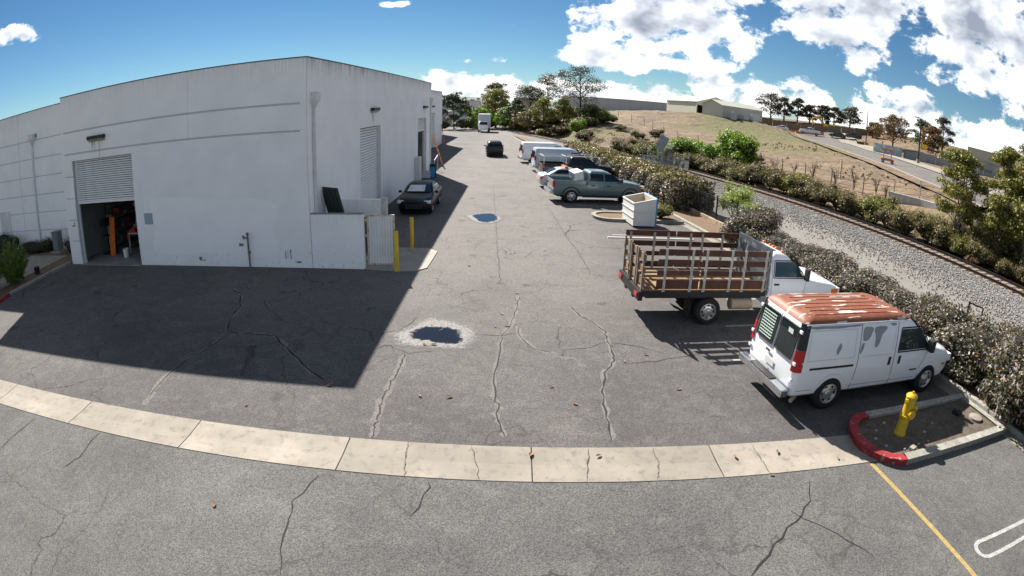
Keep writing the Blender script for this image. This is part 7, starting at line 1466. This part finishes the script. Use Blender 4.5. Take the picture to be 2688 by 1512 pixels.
# container, wall, shed and machines at the right
ct = thing('shipping_container', 'pale blue graffiti covered shipping container beside the hill road', 'container', (70.3, 91.0, 3.75), R_(-38)); m_ct = pm('container_blue', (.34, .41, .43), .6, var=(.9, .25), var2=(1.6, .6, (.62, .64, .64), .52, .6)); MB().box(-3, 3, -1.2, 1.2, 0, 2.1).build('body', m_ct, ct)
for k in range(18): x = -2.9 + k * .34; MB().box(x, x + .16, -1.25, -1.2, .1, 2.0).build('corrugation', m_ct, ct)
gw = thing('concrete_wall', 'long grey concrete bay wall with black lettering beyond the hill road', 'wall', (0, 0, 0)); m_gw = pm('grey_bay_concrete', (.25, .27, .28), .85, var=(.5, .2), streak=(1.2, .6, (.12, .13, .14)), coords='World')
W0, W1 = np.array((73.0, 88.9)), np.array((88.0, 74.0)); nW = 6
for k in range(nW):
    a, c = W0 + (W1 - W0) * k / nW, W0 + (W1 - W0) * (k + .985) / nW; za_, zc_ = 5.4 + 1.5 * k / nW, 5.4 + 1.5 * (k + 1) / nW
    slab([(a[0], a[1], 3.4), (c[0], c[1], 3.4), (c[0], c[1], zc_), (a[0], a[1], za_), (a[0] + .3, a[1] + .3, 3.4), (c[0] + .3, c[1] + .3, 3.4), (c[0] + .3, c[1] + .3, zc_), (a[0] + .3, a[1] + .3, za_)]).build('wall_length', m_gw, gw)
def text(par, s, size, loc, rz, mat):
    cu = bpy.data.curves.new('lettering', 'FONT'); cu.body = s; cu.size = size; cu.extrude = .01; cu.align_x = 'CENTER'; to = bpy.data.objects.new('lettering_tmp', cu); COL.objects.link(to)
    dg = bpy.context.evaluated_depsgraph_get(); me = bpy.data.meshes.new_from_object(to.evaluated_get(dg)); bpy.data.objects.remove(to); me.materials.append(mat); o = bpy.data.objects.new('lettering', me); link(o, par); o.location = loc; o.rotation_euler = (PI / 2, 0, rz); return o
def on_wall(f, z, off=.06): p = W0 + (W1 - W0) * f; return (p[0] - off * .7, p[1] - off * .7, z)
text(gw, 'EARTH', .62, on_wall(.66, 5.45), R_(-45), m_black); text(gw, 'PARTS', .62, on_wall(.66, 4.75), R_(-45), m_black); text(gw, 'RECYCLE', .62, on_wall(.86, 5.2), R_(-45), m_black)
o = MB().box(-.9, .9, -.6, .6, 0, 1.3).build('white_skip', pm('skip_white', (.62, .63, .62), .5), None, bevel=.06); o.location = (73.5, 68.6, h1(73.5, 68.6)); o.rotation_euler = (0, 0, R_(-45)); tag(o, 'white skip in front of the lettered concrete wall', 'skip')
bb = thing('ribbed_shed', 'tall beige ribbed metal building behind the lettered wall', 'building', (97.5, 93.4, 4.5), R_(-46)); MB().box(0, 13, 0, 6, 0, 5.0).build('wall', pm('rib_beige', (.46, .44, .36), .6), bb)
for k in range(26): x = .1 + k * .5; MB().box(x, x + .2, -.08, -.001, 0, 4.95).build('wall_rib', MATS['rib_beige'], bb)
MB().box(-.1, 13.1, -.15, 6.1, 5.0, 5.15).build('roof', m_shed_r, bb)
t = thing('yellow_sign', 'small yellow warning sign above the concrete wall', 'sign', (78.4, 88.5, 5.0)); MB().box(-.6, .6, -.03, .03, 1.6, 2.5).build('sign_face', pm('sign_yellow', (.75, .42, .01), .5), t).rotation_euler = (0, 0, R_(-42)); MB().box(-.05, .05, -.05, .05, -.8, 1.6).build('post', m_steel, t)
t = thing('skid_loader', 'small yellow and orange loader behind the concrete wall', 'loader', (85.0, 82.8, 5.2), R_(-40)); MB().box(-1.2, 1.2, -.7, .7, .3, 1.2).build('body', m_cat, t, bevel=.1); MB().box(-1.3, -.5, -.6, .6, 1.2, 1.8).build('cab', pm('cab_orange', (.6, .14, .02), .5), t, bevel=.08); b = MB(); b.bar((.5, .75, 1.2), (2.0, .75, .5), .2).bar((.5, -.75, 1.2), (2.0, -.75, .5), .2); b.build('lift_arm', m_cat, t)
for x in (-.7, .7):
    for s in (-1, 1): add_wheel(t, x, s * .75, .38, .25, 'far')
for i, (x, y) in enumerate([(80.0, 86.6), (87.3, 115.5), (76.2, 94.5)]):
    z = h1(x, y); b = MB(); b.lathe([(0, 0), (.35, 0), (.35, .06), (.22, .1), (.2, 1.1), (.1, 1.15), (0, 1.16)], 12); o = b.build('traffic_drum', pm('drum_orange', (.65, .16, .04), .6)); o.location = (x, y, z if i else 5.3); tag(o, ['orange traffic drum beside the yellow sign', 'orange traffic drum right of the left lamp post', 'orange traffic drum above the graffiti container'][i], 'drum', 'orange traffic drums')
ol = thing('towed_lift', 'orange towed hoist frame standing on the hill road', 'hoist', (47.8, 61.8, h1(47.8, 61.8) + .15), R_(-36)); m_or = pm('lift_orange', (.62, .12, .02), .5)
MB().box(-.95, .95, -.35, .35, .35, .6).build('chassis', m_or, ol, bevel=.03); MB().box(-.75, .7, -.3, .3, .6, .72).build('deck', pm('deck_pale', (.5, .5, .42), .6), ol)
for s in (-.62, .62): MB().bar((s * .9, 0, .6), (s * .85, 0, 1.75), .12).build('mast', m_or, ol)
MB().box(-.85, .85, -.14, .14, 1.72, 1.88).build('head_beam', m_or, ol)
for k in range(5): MB().bar((-.75 + k * .37, -.15, 1.72), (-.75 + k * .37, -.15, 1.5), .05).build('hook', m_black, ol)
for x in (-.6, .75):
    for s in (-1, 1): add_wheel(ol, x, s * .42, .22, .14, 'far')
# far warehouses, distant hill and houses
def far_box(label, x0, x1, y0, y1, z0, z1, col, joints=0):
    t = thing('far_warehouse', label, 'building', (0, 0, 0)); MB().box(x0, x1, y0, y1, z0, z1).build('wall', pm('far_%s' % label[:12], col, .7, var=(.08, .06), coords='World'), t); MB().box(x0 - .2, x1 + .2, y0 - .2, y1 + .2, z1 + .001, z1 + .25).build('coping', m_roof, t)
    for k in range(joints): x = x0 + (x1 - x0) * (k + 1) / (joints + 1); MB().box(x - .06, x + .06, y0 - .03, y0 - .002, z0, z1).build('panel_joint', pm('joint_grey', (.3, .3, .3), .8), t)
far_box('long grey warehouse beyond the gum trees and grassy hill', 18, 63, 226, 250, 2, 10.1, (.46, .46, .45), 9)
far_box('white warehouse at the far end of the yard', -34, -13.8, 199, 220, -1, 6.9, (.62, .64, .66), 6)
far_box('tan warehouse seen through the pine trunks', -1, 9, 175, 190, 0, 7.8, (.40, .35, .27), 2)
far_box('low grey warehouse left behind the dark tree', -30, -18, 150, 160, -1, 3.6, (.30, .32, .33), 2)
b = MB(); hv = []; N_ = 60
for i in range(N_ + 1):
    a = R_(-60 + 130 * i / N_); r_ = 1100; prof_ = 8 + 7 * math.sin(i * .55) + 5 * math.sin(i * 1.7 + 1) + (9 if abs(i - 23) < 3 else 0); hv += [(math.sin(a) * (r_ - 260), math.cos(a) * (r_ - 260), -1), (math.sin(a) * r_, math.cos(a) * r_, max(2, prof_)), (math.sin(a) * (r_ + 500), math.cos(a) * (r_ + 500), -1)]
b.add(hv, [(3 * i + k, 3 * i + k + 3, 3 * i + k + 4, 3 * i + k + 1) for i in range(N_) for k in range(2)]); structure('distant_hills', b, pm('distant_scrub', (.10, .115, .10), .95, var=(.01, .3), coords='World'), 60)
pm_palm = lm('dark')
for i, (x, y, h) in enumerate([(-122, 960, 14), (-108, 965, 16), (-100, 962, 13), (-88, 970, 15), (-76, 968, 12), (-66, 972, 14)]):
    t = thing('palm_tree', 'tiny palm on the distant ridge, %s from the left' % ORD[i], 'tree', (x, y, 9), 0, 'palms on the distant ridge'); MB().cyl((0, 0, -4), (0, 0, h - 8), .5, .35, n=6).build('trunk', m_bark, t)
    link(bpy.data.objects.new('crown', leaf_mesh('crown', leaf_cloud([(0, 0, h - 8, 3, 3, 2)], 60, 3.0, .9, i), pm_palm)), t)
for i, (x, y, c) in enumerate([(-118, 940, (.5, .52, .52)), (-96, 938, (.35, .42, .45)), (-78, 942, (.55, .54, .5)), (-60, 945, (.45, .44, .42))]):
    t = thing('distant_house', ['pale house at the left of the distant ridge', 'blue grey long house on the distant ridge', 'white house right of centre on the distant ridge', 'grey house at the right of the distant ridge'][i], 'house', (x, y, 6)); MB().box(-8, 8, -4, 4, -4, 4).build('wall', pm('house_%d' % i, c, .7), t); MB().add([(-9, -5, 4), (9, -5, 4), (9, 5, 4), (-9, 5, 4), (-9, 0, 6.5), (9, 0, 6.5)], [(0, 1, 5, 4), (2, 3, 4, 5), (0, 4, 3), (1, 2, 5)]).build('roof', pm('house_roof', (.16, .13, .12), .8), t)
# end of the yard: cross wall, gate pole, low walls
structure('end_road', MB().box(-40, 2, 143.2, 152, -.02, .01), m_asphalt2)
o = MB().box(-19, -10, 141.5, 141.8, 0, .5).build('low_wall', m_kerb); tag(o, 'low pale wall closing the far end of the yard', 'wall')
o = MB().box(-10.5, -9.0, 133, 136, 0, 2.3).build('tan_kiosk', pm('kiosk_tan', (.33, .25, .17), .7), None, bevel=.05); tag(o, 'small tan block kiosk at the far end of the yard', 'kiosk')
for i, (x, y, h, lab) in enumerate([(-11.0, 132, 4.6, 'thin pale pole left of the far box truck'), (-3.6, 124, 4.6, 'thin pale lamp pole right of the far box truck')]):
    o = MB().cyl((0, 0, 0), (0, 0, h), .08, .05, n=8).build('pole', m_steel, None, 40); o.location = (x, y, 0); tag(o, lab, 'pole')
